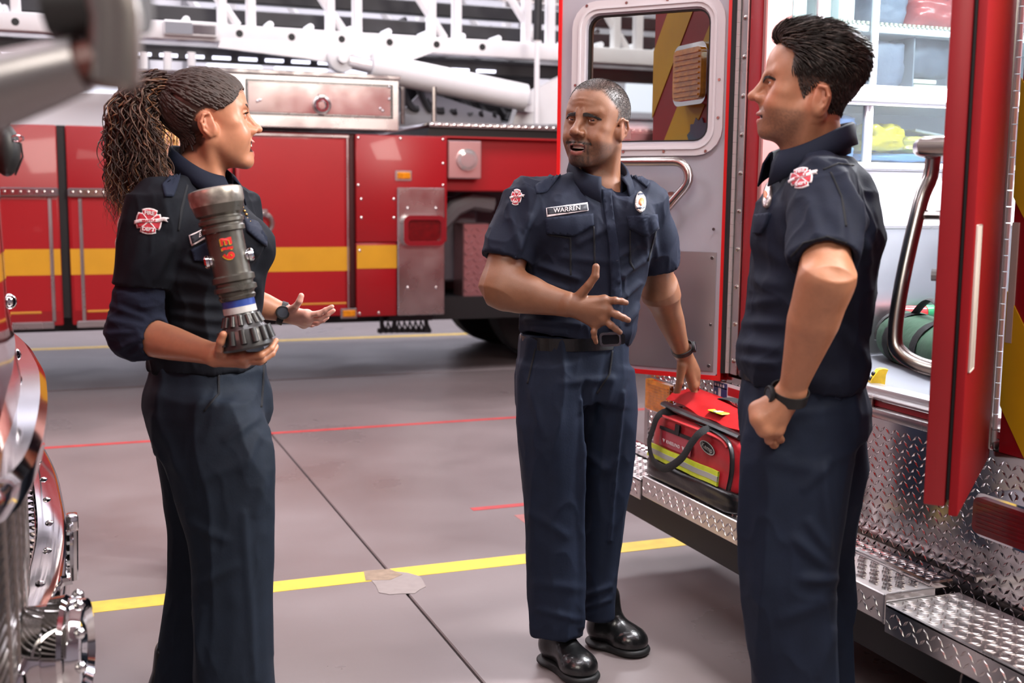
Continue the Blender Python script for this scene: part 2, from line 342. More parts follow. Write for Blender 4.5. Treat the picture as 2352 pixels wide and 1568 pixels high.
# stainless light tower panel
sp = MB().bx((tx(912), YT - .02, tz(960, 723)), (tx(1020), YT + .05, tz(960, 431)), .006).build('stainless_panel', m_alu, lt)
b = MB()
for px, py in ((935, 478), (1000, 478), (935, 660), (1000, 660)): b.ball((tx(px, py), YT - .022, tz(px, py)), .014, 8, 5, (1, .6, 1))
b.build('panel_bolts', m_chrome, sp)
x0, x1, z0, z1 = tx(921, 520), tx(1016, 520), tz(968, 563), tz(968, 494)
MB().frame(rrect(x0, z0, x1, z1, .05), rrect(x0 + .035, z0 + .035, x1 - .035, z1 - .035, .03), (0, YT - .02, 0), (1, 0, 0), (0, 0, 1), .06).build('tail_light_bezel', m_chrome, sp)
ln = MB().prism(rrect(x0 + .035, z0 + .035, x1 - .035, z1 - .035, .03), (0, YT - .03, 0), (1, 0, 0), (0, 0, 1), .03).build('tail_light_lens', m_redl, sp)
b = MB()
for k in range(6): b.bx((x0 + .05, YT - .064, z0 + .05 + k * .022), (x1 - .05, YT - .058, z0 + .058 + k * .022))
b.build('lens_ribs', m_redl, sp)
# square scene light
x0, x1, z0, z1 = tx(1031, 365), tx(1108, 365), tz(1070, 410), tz(1070, 323)
sl = MB().bx((x0, YT + .02, z0), (x1, YT + .1, z1), .008).build('scene_light', mat('pinkish_satin_steel', (214, 176, 176), 0.3, 0.8), lt)
cx, cz = tx(1074, 367), tz(1074, 367)
MB().lathe([(0, .085), (.02, .085), (.022, .07), (.03, .062), (.035, .03), (.03, 0)], (cx, YT + .02, cz), (0, -1, 0), 24).build('lamp_lens', m_clear, sl)
# beam and open chassis to the right
MB().bx((x1028 - .02, YT + .12, tz(1150, 440)), (9.0, YT + .4, tz(1150, 312)), .01).build('chassis_beam', m_red, lt)
MB().bx((x1028 - .02, YT + .05, tz(1150, 318)), (9.0, YT + .45, zT), .01).build('beam_cap', m_red2, lt)
MB().bx((x1028 - .1, YT + 1.0, .5), (9.0, YT + 2.2, 1.5)).build('frame_box', mat('chassis_grey', (84, 82, 90), 0.5), lt)  # plain grey box filling the open frame behind the tank
MB().bx((tx(1033), YT + .55, .72), (tx(1150), YT + .95, 1.42), .02).build('tank_cover', mat('grey_tank', (110, 104, 112), 0.5, 0.3), lt)
bx_ = MB().bx((tx(1092), YT + .3, tz(1110, 690)), (tx(1155), YT + .55, tz(1110, 515)), .01); treads(bx_, (tx(1092), YT + .3, tz(1110, 690)), (1, 0, 0), (0, 0, 1), tx(1155) - tx(1092), tz(1110, 515) - tz(1110, 690), .1, .05, .014, .006)
bx_.build('tread_box', mat('pink_reflecting_plate', (196, 150, 152), 0.3, 0.8), lt)
hs = MB()
for k in range(3): hs.tube([(tx(1040) + .03 * k, YT + .35 + .1 * k, tz(1040, 520)), (tx(1075), YT + .33 + .1 * k, tz(1075, 480)), (tx(1115), YT + .34 + .1 * k, tz(1115, 462)), (tx(1165), YT + .35 + .1 * k, tz(1165, 470))], .07, 8)
hs.build('hose_roll', mat('grey_hose', (120, 116, 120), 0.7), lt)
wx = tx(1140, 720)
for wx_, n in ((wx + .75, 1), (wx - 4.6, 0), (wx + 2.1, 1)):
    for yy in (YT + .75, YT + 2.0):
        w = MB().lathe([(-.14, .3), (-.15, .48), (-.12, .53), (.12, .53), (.15, .48), (.14, .3)], (wx_, yy, .53), (0, -1, 0), 32).build('wheel', m_tyre, lt)
        MB().lathe([(.1, .31), (.13, .3), (.1, .2), (.16, .16), (.19, .1), (.19, 0)], (wx_, yy, .53), (0, -1, 0), 24).build('wheel_hub', m_red, w)
MB().bx((xL, YT + .25, .44), (9, YT + 2.35, .62)).build('underframe', m_black, lt)
ft = MB()
for px in (885, 915, 990): ft.tube([(tx(px), YT + .15, zB + .05), (tx(px) + .02, YT + .18, tz(px, 765))], .018, 6)
ft.tube([(tx(880), YT + .18, tz(880, 765)), (tx(1005), YT + .18, tz(1005, 765))], .02, 6)
for k in range(9): ft.tube([(tx(885 + 13 * k), YT + .16, tz(900, 770)), (tx(892 + 13 * k), YT + .2, tz(900, 745)), (tx(899 + 13 * k), YT + .16, tz(900, 770))], .012, 5)
ft.bx((tx(900), YT + .1, tz(900, 742)), (tx(1005), YT + .3, zB + .03), .01)
ft.build('folding_step', m_dark, lt)
# stainless cabinet on top
cx0, cx1, cz0, cz1 = tx(548, 235), tx(916, 235), tz(740, 296), tz(740, 176)
cb = MB().bx((cx0 - .35, YT - .01, cz0), (cx1, YT + .7, cz1), .008).build('top_cabinet', m_alu, lt)
MB().frame([(cx0 + .05, cz0 + .09), (cx1 - .05, cz0 + .09), (cx1 - .05, cz1 - .04), (cx0 + .05, cz1 - .04)], [(cx0 + .062, cz0 + .1), (cx1 - .062, cz0 + .1), (cx1 - .062, cz1 - .05), (cx0 + .062, cz1 - .05)], (0, YT - .009, 0), (1, 0, 0), (0, 0, 1), .006).build('door_seal', m_black, cb)
MB().bx((cx0 + .065, YT - .016, cz0 + .105), (cx1 - .065, YT - .005, cz1 - .055), .004).build('cabinet_door', mat('satin_steel', (205, 190, 190), 0.16, 1.0, rvar=.05, vscale=3), cb)
ring_latch(tx(738, 242), tz(738, 242), YT - .016, cb, .06)
b = MB()
for px, py in ((590, 233), (596, 230), (872, 250), (878, 255), (893, 200), (893, 228)): b.ball((tx(px, py), YT - .018, tz(px, py)), .011, 8, 5)
b.build('cabinet_screws', m_chrome, cb)
MB().bx((cx0 - .35, YT - .04, cz1 - .004), (cx1 + .01, YT + .02, cz1 + .03), .006).build('cabinet_lip', m_dp, cb)
# tread plate deck
dk = MB().bx((tx(990, 290), YT + .05, tz(1130, 296)), (9, YT + 1.6, tz(1130, 283)), .02, 2).build('tread_deck', m_dp, lt)
b = MB()
for k in range(60): b.ball((tx(998, 290) + k * .06, YT + .048, tz(1130, 289)), .017, 6, 4, (1, .5, .8))
b.build('deck_studs', m_chrome, dk)
MB().bx((tx(992, 300), YT + .09, zT), (9, YT + 1.6, tz(1130, 296))).build('deck_gap', m_black, lt)
# aerial ladder
YL = 9.3
lx_ = lambda px, py=80: float(atY(px, py, YL)[0]); lz = lambda px, py: float(atY(px, py, YL)[2])
al = MB()
zb0, zb1 = lz(900, 118), lz(900, 78)
beam = MB().bx((lx_(-150), YL, zb0), (9.5, YL + .16, zb1), .02, 2).build('ladder_beam', m_white, lt)
b = MB()
for px, py in ((35, 50), (168, 60), (550, 77), (670, 85), (785, 90), (895, 97), (1003, 102), (1108, 108)):
    b.lathe([(0, .001), (0, .028), (.004, .028), (.004, 0)], (lx_(px, py), YL + .002, lz(px, py)), (0, -1, 0), 14)
b.build('beam_holes', m_black, beam)
zt_ = zb1 + 1.15
for y_, nm in ((YL, 'near'), (YL + 1.05, 'far')):
    if nm == 'far': MB().bx((lx_(-150), y_, zb0), (9.5, y_ + .16, zb1), .02).build('ladder_beam', m_white, lt)
    MB().bx((lx_(-150), y_ + .02, zt_), (9.5, y_ + .14, zt_ + .14), .02).build('ladder_rail', m_white, lt)
    step = lx_(825) - lx_(580)
    for k in range(-4, 14):
        xv = lx_(580) + k * step
        MB().bx((xv - .035, y_ + .03, zb1 - .01), (xv + .035, y_ + .12, zt_ + .02), .01).build('ladder_post', m_white, lt)
        if nm == 'near': MB().bx((xv - .255, y_ + .03, zb1 - .01), (xv - .185, y_ + .12, zt_ + .02), .01).build('ladder_post', m_white, lt)
        MB().tube([(xv + .88 * step, y_ + .08, zb1), (xv + .08, y_ + .08, zb1 + .92)], .036, 8).build('ladder_brace', m_white, lt)
for k in range(44):
    xr = lx_(-100) + k * .32
    MB().tube([(xr, YL + .1, zb1 + .03), (xr, YL + 1.1, zb1 + .03)], .028, 8).build('ladder_rung', m_wht2, lt)
for dz, yy in ((.16, .3), (.38, .62), (.6, .9)):
    MB().bx((lx_(-150), YL + yy, zb1 + dz - .12), (9.5, YL + yy + .1, zb1 + dz), .01).build('inner_ladder_rail', m_dark if dz < .5 else m_steel, lt)
b = MB()
for k in range(26):
    x_ = lx_(300) + k * .26; b.bx((x_, YL + .55, zb1 + .05), (x_ + .1, YL + .6, zb1 + .14), .01).tube([(x_, YL + .5, zb1 + .1), (x_ + .2, YL + .5, zb1 + .3 * random.random())], .02, 5)
b.build('ladder_cables', m_dark, lt)
lp = MB().bx((lx_(375, 65), YL - .05, lz(440, 85)), (lx_(498, 65), YL + .01, lz(440, 50)), .01).build('ladder_lamp', m_white, lt)
MB().bx((lx_(378, 65), YL - .058, lz(440, 81)), (lx_(440, 65), YL - .048, lz(440, 55))).build('lamp_screen', mat('grey_screen', (132, 134, 144), 0.4), lp)
MB().bx((lx_(440, 65), YL - .06, lz(440, 79)), (lx_(494, 65), YL - .05, lz(440, 58)), .004).build('lamp_reflector', m_chrome, lp)
# gusset, hydraulic ram
g = [(505, 92), (1000, 118), (860, 170), (800, 152), (700, 135), (500, 110)]
MB().prism([(lx_(px, py), lz(px, py)) for px, py in g], (0, YL + .02, 0), (1, 0, 0), (0, 0, 1), .05).build('beam_gusset', m_white, lt)
def LT(px, py, y=YL): return atY(px, py, y)
rm = MB().tube([LT(852, 152, YL - .08), LT(1205, 224, YL - .08)], .115, 20).build('hydraulic_ram', m_white, lt)
MB().tube([LT(800, 140, YL - .08), LT(858, 153, YL - .08)], .06, 14).build('ram_rod', mat('pale_rod', (214, 210, 214), 0.25, 0.5), rm)
MB().lathe([(0, .04), (.03, .04), (.03, 0)], LT(787, 133, YL - .14), (0, -1, 0), 16).lathe([(-.1, .11), (0, .11), (.01, .09), (.01, 0)], LT(787, 133, YL - .11), (0, -1, 0), 20).build('pivot_pin', m_white, rm)
MB().lathe([(-.08, .09), (.01, .09), (.01, .03), (.02, .03), (.02, 0)], LT(1213, 232, YL - .1), (0, -1, 0), 18).build('pivot_pin', m_white, rm)
b = MB()
for q in range(9):
    p0 = LT(905 + 30 * q, 135 + 6 * q, YL + .3 + .05 * q); p2 = LT(960 + 30 * q, 250 + 2 * q, YL + .35)
    mq = np.array([.1 * math.sin(q * 2), 0, -.24]); b.tube([(1 - t) ** 2 * p0 + 2 * t * (1 - t) * ((p0 + p2) / 2 + mq) + t * t * p2 for t in np.linspace(0, 1, 10)], .03, 7)
b.bx(LT(930, 270, YL + .5), LT(1200, 150, YL + .9) , .02)
b.build('turntable_hoses', m_dark, lt)
MB().prism([(lx_(px, py), lz(px, py)) for px, py in ((1180, 285), (1200, 225), (1240, 200), (1300, 170), (1300, 285))], (0, YL + .15, 0), (1, 0, 0), (0, 0, 1), .12).build('turntable_plate', m_white, lt)
MB().prism([(lx_(px, py), lz(px, py)) for px, py in ((915, 285), (1000, 200), (1180, 260), (1190, 290))], (0, YL + .4, 0), (1, 0, 0), (0, 0, 1), .05).build('turntable_side', mat('grey_turntable', (150, 148, 154), .5), lt)
MB().tube([LT(1232, 285, YL - .3), LT(1234, 92, YL - .3)], .022, 10).build('hand_pole', m_white, lt)
MB().tube([LT(1234, 92, YL - .3), LT(1238, -60, YL - .3)], .034, 10).build('pole_grip', m_dark, lt)
for px in (925, 997): MB().tube([LT(px, 285, YL - .35), LT(px, 200, YL - .35)], .02, 8).build('deck_stanchion', m_steel, lt)
# rail and lit strip left of the cabinet
MB().bx((tx(250, 157), YT + .3, tz(420, 164)), (tx(545, 160), YT + .42, tz(420, 152)), .01).build('roof_rail', m_dp, lt)
for k in range(3): MB().tube([LT(330 + 55 * k, 165, YL - .3), LT(330 + 55 * k, 120, YL - .3)], .03, 8).build('roof_stanchion', m_white, lt)
MB().bx((xL, YT + 1.4, zT), (lx_(760), YT + 2.2, zT + .35), .02).build('hose_bed_cover', m_wht2, lt)
b = MB()
for k in range(14): b.bx((lx_(310 + 62 * k, 125), YL + .2, lz(500, 129)), (lx_(352 + 62 * k, 125), YL + .24, lz(500, 122)))
b.build('strip_lamps', mat('strip_lamp', (235, 236, 255), .4, emit=2.0), lt)
MB().bx((lx_(-100), YL + .24, lz(500, 135)), (9, YL + .34, lz(500, 100)), .01).build('lower_rail', m_dark, lt)
# ------------------------------------------------------------------ ambulance with both rear doors open
XR = 2.2
am = thing('ambulance', 'red and yellow ambulance with open rear doors and diamond plate bumper', 'ambulance', (XR + 1.5, 2.9, 0))
aY = lambda px, py: float(atX(px, py, XR)[1]); aZ = lambda px, py: float(atX(px, py, XR)[2])
Y0, Y1, ZS, ZF, ZTOP = 1.62, 4.15, 0.815, 0.89, 2.75
m_ared = mat('ambulance_red', (152, 13, 25), 0.42, coat=0.15, var=0.05, vscale=6)
m_bred = mat('bright_red_edge', (224, 32, 34), 0.3, coat=0.4)
m_pink = mat('worn_trim', (150, 96, 92), 0.5)
m_ayel = mat('chevron_yellow', (200, 150, 22), 0.4, var=0.04); m_ared2 = mat('chevron_red', (140, 10, 24), 0.35, var=0.04)
m_stain = mat('stainless_lining', (200, 200, 203), 0.36, 1.0, var=0.04, vscale=2, rvar=.08)
m_vinyl = mat('grey_vinyl_floor', (118, 120, 128), 0.35, var=0.06, vscale=5)
def clip(poly, a, b, c):     # keep a*x+b*y+c >= 0
    out = []
    for i in range(len(poly)):
        p, q = poly[i], poly[(i + 1) % len(poly)]; dp, dq = a * p[0] + b * p[1] + c, a * q[0] + b * q[1] + c
        if dp >= 0: out.append(p)
        if dp * dq < 0: t = dp / (dp - dq); out.append((p[0] + t * (q[0] - p[0]), p[1] + t * (q[1] - p[1])))
    return out
def chevrons(y0, y1, z0, z1, slope, zs, width, parent):   # yellow bands z between slope*y+zs and +width
    rect = [(y0, z0), (y1, z0), (y1, z1), (y0, z1)]
    for s in zs:
        p = clip(clip(rect, -slope, 1, -s), slope, -1, s + width)
        if len(p) > 2: MB().prism([(-y, z) for y, z in p][::-1] if False else [(-y, z) for y, z in p], (XR - .0005, 0, 0), (0, -1, 0), (0, 0, 1), .0025).build('chevron_stripe', m_ayel, parent)
# body shell
MB().bx((XR + .05, Y1 - .04, .45), (7.2, Y1, ZTOP)).bx((XR + .05, Y0, .45), (7.2, Y0 + .04, ZTOP)).bx((XR + .05, Y0, ZTOP - .06), (7.2, Y1, ZTOP)).bx((7.16, Y0, .45), (7.2, Y1, ZTOP)).build('body_shell', m_ared, am)
MB().bx((7.2, Y0 + .1, .5), (8.9, Y1 - .1, 2.1), .2, 3).build('cab', m_ared, am)
yh0, yh1 = 2.27, 3.54           # near and far hinge lines
rl = MB().bx((XR, yh1 - .01, aZ(1560, 845)), (XR + .05, Y1, ZTOP), .004).build('rear_panel', m_ared2, am)
chevrons(yh1 - .01, Y1, .76, ZTOP, -1.25, [z + 1.25 * 4.15 for z in (.8, 1.28, 1.76, 2.24)], .26, rl)
rr = MB().bx((XR, Y0, ZS), (XR + .05, yh0 - .03, ZTOP), .004).build('rear_panel', m_ared2, am)
c1 = atX(2352, 497, XR); c2 = atX(2328, 450, XR); sl_ = float((c1[2] - c2[2]) / (c1[1] - c2[1])); zz0 = float(c2[2] - sl_ * c2[1])
c3 = atX(2312, 662, XR); zz1 = float(c3[2] - sl_ * c3[1]); per = .42
chevrons(Y0, yh0 - .03, ZS, ZTOP, sl_, [zz0, zz1 - (zz0 - zz1) * 0 - .29, zz0 + .55], .29, rr)
MB().bx((XR, yh0 - .03, 2.42), (XR + .08, yh1, ZTOP), .005).build('header', m_ared, am)
# amber warning light and blue emblem on the far rear panel
z0, z1 = 1.785, 2.005; ya, yb = 3.66, 3.90
wl = MB().frame(rrect(-yb, z0, -ya, z1, .04), rrect(-yb + .02, z0 + .02, -ya - .02, z1 - .02, .025), (XR, 0, 0), (0, -1, 0), (0, 0, 1), .05).build('warning_light_bezel', m_chrome, am)
MB().prism(rrect(-yb + .018, z0 + .018, -ya - .018, z1 - .018, .025), (XR, 0, 0), (0, -1, 0), (0, 0, 1), .062).build('warning_light_lens', m_amb, wl)
b = MB()
for k in range(9): b.bx((XR - .067, ya + .03, z0 + .03 + k * .019), (XR - .06, yb - .03, z0 + .036 + k * .019))
b.build('lens_ribs', m_amb, wl)
em = [((.085 if k % 2 else .07) * math.cos(2 * math.pi * k / 24), (.085 if k % 2 else .07) * math.sin(2 * math.pi * k / 24)) for k in range(24)]
MB().prism(em, (XR - .002, 3.78, 1.66), (0, -1, 0), (0, 0, 1), .004).build('blue_emblem', mat('emblem_blue', (58, 84, 112), 0.5), am)
# jamb at the far hinge
hj0, hj1 = 3.385, 3.462
MB().bx((XR - .006, hj0, .83), (XR + .1, hj1, 2.45), .012, 2).build('door_jamb', m_ared, am)
MB().bx((XR - .002, hj0 - .022, .83), (XR + .1, hj0, 2.45), .004).build('jamb_trim', m_pink, am)
m_hk = mat('hinge_steel', (196, 194, 192), .4, .6)
lf = MB().bx((XR - .010, hj1 - .001, .83), (XR, hj1 + .042, 2.45), .002).build('hinge_leaf', m_alu, am)
for k in range(12):
    q = MB().lathe([(0, .009), (.004, .0085), (.007, .004), (.007, 0)], (XR - .010, hj1 + .018, .88 + k * .131), (-1, 0, 0), 10).build('hinge_screw', m_steel, lf)
b = MB()
for k in range(40):
    b.lathe([(0, .0), (0, .0085), (.0398, .0085), (.0398, 0)], (XR - .014, hj1 + .05, .832 + k * .0405), (0, 0, 1), 8)
b.build('hinge_knuckles', m_hk, lf)
MB().bx((XR - .012, hj1 + .044, .83), (XR + .06, yh1 + .0, 2.45)).build('door_seal', m_black, am)
MB().tube([(XR - .02, yh1 - .012, .83), (XR - .02, yh1 - .012, 2.45)], .012, 8).build('door_seal', m_black, am)
# ---- far door, swung open past square
ang = R(140); dd = np.array([-math.sin(ang), -math.cos(ang), 0.0]); dn = np.array([dd[1], -dd[0], 0.0])   # dn points to the outer face
DO = np.array([XR - .02, yh1 + .004, 0.0])
def onDoor(px, py): r = ray(px, py); t = ((DO - CAM) @ dn) / (r @ dn); p = CAM + r * t; return float((p - DO) @ dd), float(p[2])
sw = onDoor(1281, 300)[0]; zb_, zt_d = .815, 2.44
TH = .05
door = MB()
w = [onDoor(*q) for q in ((1352, 30), (1632, 25), (1626, 322), (1346, 330))]
wx0, wx1 = (w[1][0] + w[2][0]) / 2, (w[0][0] + w[3][0]) / 2; wz0, wz1 = (w[2][1] + w[3][1]) / 2, (w[0][1] + w[1][1]) / 2
def rect_n(x0, z0, x1, z1, n=5):       # rectangle outline with as many points as rrect
    out = []
    for cx_, cz_ in ((x1, z1), (x0, z1), (x0, z0), (x1, z0)): out += [(cx_, cz_)] * (n + 1)
    return out
def spread(x0, z0, x1, z1, r, n=5):      # square corner path following rrect's order
    out = []
    for (cx_, cz_), (sx, sz) in (((x1, z1), (1, 1)), ((x0, z1), (-1, 1)), ((x0, z0), (-1, -1)), ((x1, z0), (1, -1))):
        seq = [(cx_, cz_ - sz * r * (1 - k / (n / 2))) if k <= n / 2 else (cx_ - sx * r * ((k - n / 2) / (n / 2)), cz_) for k in range(n + 1)]
        out += seq if (sx * sz > 0) else [(cx_ - sx * r * (1 - k / (n / 2)), cz_) if k <= n / 2 else (cx_, cz_ - sz * r * ((k - n / 2) / (n / 2))) for k in range(n + 1)]
    return out
far = door.frame(spread(.012, zb_, sw - .012, zt_d, .05), rrect(wx0, wz0, wx1, wz1, .05), DO, dd, (0, 0, 1), TH).build('rear_door', m_grey, am, smooth=25)
ED = lambda s, z, o=0.0: DO + dd * s + np.array([0, 0, z]) + dn * o
MB().frame([(0, zb_ - .016), (sw, zb_ - .016), (sw, zt_d + .01), (0, zt_d + .01)], [(.013, zb_ + .001), (sw - .013, zb_ + .001), (sw - .013, zt_d - .003), (.013, zt_d - .003)], DO - dn * .006, dd, (0, 0, 1), TH + .012).build('door_edge', m_bred, far)
MB().frame(rrect(wx0 - .058, wz0 - .05, wx1 + .058, wz1 + .05, .095), rrect(wx0 - .006, wz0 - .006, wx1 + .006, wz1 + .006, .055), DO - dn * .014, dd, (0, 0, 1), .016).build('window_frame', mat('pale_window_frame', (208, 200, 202), .4), far)
MB().frame(rrect(wx0 - .03, wz0 - .028, wx1 + .03, wz1 + .028, .075), rrect(wx0 - .022, wz0 - .02, wx1 + .022, wz1 + .02, .068), DO - dn * .019, dd, (0, 0, 1), .006).build('frame_bead', mat('pale_window_frame2', (214, 208, 210), .3), far)
MB().frame(rrect(wx0 - .008, wz0 - .008, wx1 + .008, wz1 + .008, .056), rrect(wx0 + .006, wz0 + .006, wx1 - .006, wz1 - .006, .045), DO + dn * .004, dd, (0, 0, 1), .02).build('window_gasket', m_black, far)
pane = MB().prism(rrect(wx0, wz0, wx1, wz1, .05), DO + dn * .012, dd, (0, 0, 1), .005).build('window_pane', m_gtint, far)
b = MB()
for s, z in [(wx0 + k * (wx1 - wx0) / 3, zz) for k in range(4) for zz in (wz0 - .035, wz1 + .035)] + [(ss, wz0 + .08 + k * .13) for k in range(2) for ss in (wx0 - .042, wx1 + .042)] + [(.04, 1.0), (.04, 1.34)]:
    b.lathe([(0, .006), (.003, .005), (.003, 0)], ED(s, z, -.014), -dn, 8)
b.build('frame_screws', m_steel, far)
kz = onDoor(1600, 578)[1]
kp = MB().bx((0, 0, 0), (1, 1, 1))
kp.bm.clear(); kp.prism([(.03, zb_ + .015), (sw - .02, zb_ + .015), (sw - .02, kz), (.03, kz)], DO - dn * .004, dd, (0, 0, 1), .005)
kp = kp.build('kick_plate', m_stain, far)
b = MB()
for s, z in ((.045, zb_ + .035), (.045, kz - .02), (sw - .05, kz - .02), (sw - .05, zb_ + .04)): b.lathe([(0, .007), (.004, .006), (.004, 0)], ED(s, z, -.004), -dn, 8)
b.build('kick_plate_screws', m_steel, far)
# mirrored number strip on the glass
gp = MB(); gp.prism([(wx0 + .30, wz0 + .012), (wx0 + .43, wz0 + .012), (wx0 + .43, wz0 + .05), (wx0 + .30, wz0 + .05)], DO + dn * .0185, dd, (0, 0, 1), .001); gp = gp.build('number_strip', mat('strip_grey', (150, 152, 150), .5), far)
flat_text('strip_text', 'F023', .036, ED(wx0 + .365, wz0 + .031, .0172), dd, (0, 0, 1), mat('strip_ink', (44, 46, 50), .6), far, off=0.0)
# grab handle
def handle_pts(s_in, s_out, zt, zb, off, n=6):
    P = [(s_out, zt, 0), (s_out, zt, off), (s_in + .07, zt, off)]
    for k in range(1, n + 1):
        a = R(90 - 135 * k / n + 0); P.append((s_in + .07 - .055 * math.cos(R(90 - 135 * k / n)), zt - .055 + .055 * math.sin(R(90 - 135 * k / n)), off))
    return P
ht = onDoor(1540, 372); hb = onDoor(1605, 415); he = onDoor(1525, 505)
r_ = .055; cx_, cz_ = hb[0] + r_ + .012, ht[1] - r_
P = [(cx_ + .30, ht[1], -.004), (cx_ + .30, ht[1], -.06), (cx_ + .1, ht[1], -.07)]
for k in range(9): a = R(90 + 135 * k / 8); P.append((cx_ + r_ * math.cos(a), cz_ + r_ * math.sin(a), -.07))
P.append((he[0] + .02, he[1] - .02, -.07)); P.append((he[0] + .14, he[1] - .15, -.07)); P.append((he[0] + .17, he[1] - .18, -.05)); P.append((he[0] + .17, he[1] - .18, -.004))
hd = MB().tube([ED(*p) for p in P], .0165, 12).build('grab_handle', m_steel, far)
MB().tube([ED(cx_ + .035, cz_ - .075, -.002), ED(cx_ + .035, cz_ - .075, -.07)], .011, 8).lathe([(0, .026), (.005, .024), (.005, 0)], ED(cx_ + .035, cz_ - .075, 0), -dn, 14).build('handle_foot', m_steel, far)
# ---- near door, edge towards the camera
an = R(131); d2 = np.array([-math.sin(an), math.cos(an), 0.0]); n2 = np.array([-d2[1], d2[0], 0.0])          # n2 = outer face normal
DN = np.array([XR - .02, yh0 + .002, 0.0]); wn = .63
E2 = lambda s, z, o=0.0: DN + d2 * s + np.array([0, 0, z]) + n2 * o
def slab2(s0, s1, z0, z1, o0, o1): 
    b = MB(); b.prism([(s0, z0), (s1, z0), (s1, z1), (s0, z1)], DN + n2 * o0, d2, (0, 0, 1), 1e-4); b.bm.clear()
    ex, ey = v3(d2), Vector((0, 0, 1)); ez = v3(n2)
    for q in [0]:
        vs = [b.bm.verts.new(v3(DN) + ex * s + ey * z + ez * o) for o in (o0, o1) for s, z in ((s0, z0), (s1, z0), (s1, z1), (s0, z1))]
        for f in ((0, 1, 2, 3), (7, 6, 5, 4), (0, 4, 5, 1), (1, 5, 6, 2), (2, 6, 7, 3), (3, 7, 4, 0)): b.bm.faces.new([vs[i] for i in f])
    bmesh.ops.bevel(b.bm, geom=b.bm.edges[:] + b.bm.verts[:], offset=.004, segments=2, affect='EDGES', profile=.5)
    return b
near = slab2(.005, wn, .817, 2.44, -.052, -.009).build('rear_door', m_ared, am)
slab2(.01, wn - .006, .83, 2.43, -.0095, -.001).build('door_seal', m_black, near)
slab2(.0, wn + .004, .80, 2.45, -.001, .018).build('outer_skin', mat('flat_red_skin', (150, 12, 24), 0.6, spec=.3), near)
slab2(-.004, .045, .83, 2.43, .018, .022).build('hinge_leaf', m_steel, near)
b = MB()
for k in range(40): b.lathe([(0, 0), (0, .0085), (.038, .0085), (.038, 0)], E2(-.012, .832 + k * .0405, .024), (0, 0, 1), 8)
b.build('hinge_knuckles', m_hk, near)
slab2(wn - .10, wn - .02, 1.10, 1.405, .018, .021).build('white_tape', mat('white_tape', (216, 208, 200), .5, var=.05), near)
MB().bx((XR - .004, yh0 - .055, 1.10), (XR, yh0 - .034, 1.40)).build('pink_tape', mat('pink_tape', (188, 160, 152), .5), am)
zt2 = 1.565
P = [(wn - .06, zt2, -.052), (wn - .06, zt2, -.095), (wn - .12, zt2, -.11), (.19, zt2, -.11)]
hn = MB().tube([E2(*p) for p in P], .021, 14)
P2 = [(.36, zt2, -.108), (.36, zt2 - .06, -.112), (.38, zt2 - .12, -.128), (.42, zt2 - .30, -.152), (.44, zt2 - .42, -.158), (.45, zt2 - .455, -.14), (.46, zt2 - .475, -.10), (.46, zt2 - .485, -.05)]
cat_ = []
for i in range(len(P2) - 1):
    for k in range(4):
        t = k / 4; p0, p1, p2_, p3 = P2[max(i - 1, 0)], P2[i], P2[i + 1], P2[min(i + 2, len(P2) - 1)]
        cat_.append(tuple(.5 * (2 * b_ + (c_ - a_) * t + (2 * a_ - 5 * b_ + 4 * c_ - d_) * t * t + (3 * b_ - a_ - 3 * c_ + d_) * t ** 3) for a_, b_, c_, d_ in zip(p0, p1, p2_, p3)))
cat_.append(P2[-1]); hn.tube([E2(*p) for p in cat_], .017, 14)
hn = hn.build('grab_handle', m_steel, near)
MB().tube([E2(.38, zt2 - .145, -.13), E2(.40, zt2 - .145, -.05)], .011, 8).build('handle_strut', m_steel, near)
MB().tube([E2(.45, 1.29, -.05), E2(.45, 1.29, -.085)], .014, 10).build('latch_knob', mat('grey_knob', (150, 150, 154), .4), near)
# sill, riser, lower body
yo0, yo1 = yh0 - .02, hj0
MB().bx((XR - .004, yo0, ZS), (XR + .1, yo1, ZS + .03), .01, 2).build('sill_edge', m_alu, am)
MB().bx((XR + .02, yo0, ZS + .028), (XR + .12, yo1, ZS + .058), .004).build('sill_red_strip', m_ared, am)
MB().bx((XR + .012, yo0, ZS + .05), (XR + .05, yo1, ZS + .062), .003).build('sill_channel', m_alu, am)
MB().bx((XR + .045, yo0, ZS + .045), (XR + .11, yo1, ZF + .006), .008, 2).build('sill_plate', m_stain, am)
pn = atX(2002, 925, XR + .03)
MB().lathe([(0, .022), (.004, .022), (.006, .009), (.024, .009), (.026, .013), (.031, .013), (.031, 0)], (XR + .012, float(pn[1]) - .02, ZS + .026), (0, 0, 1), 14).build('sill_pin', m_steel, am)
rz0 = .24
rs = MB().bx((XR, Y0, rz0), (XR + .02, Y1, ZS + .002))
rs = rs.build('tread_riser', m_dp, am)
t = treads(MB(), (XR - .0005, Y1 - .005, rz0 + .02), (0, -1, 0), (0, 0, 1), Y1 - Y0 - .01, ZS - rz0 - .03, pitch=.046, L=.027, w=.0075, hgt=.0024)
t.build('tread_pattern', m_dp, rs, smooth=0, kind='stuff')
MB().bx((XR - .003, Y1 - .03, rz0), (XR + .05, Y1 + .003, .80), .003).build('corner_trim', m_alu, am)
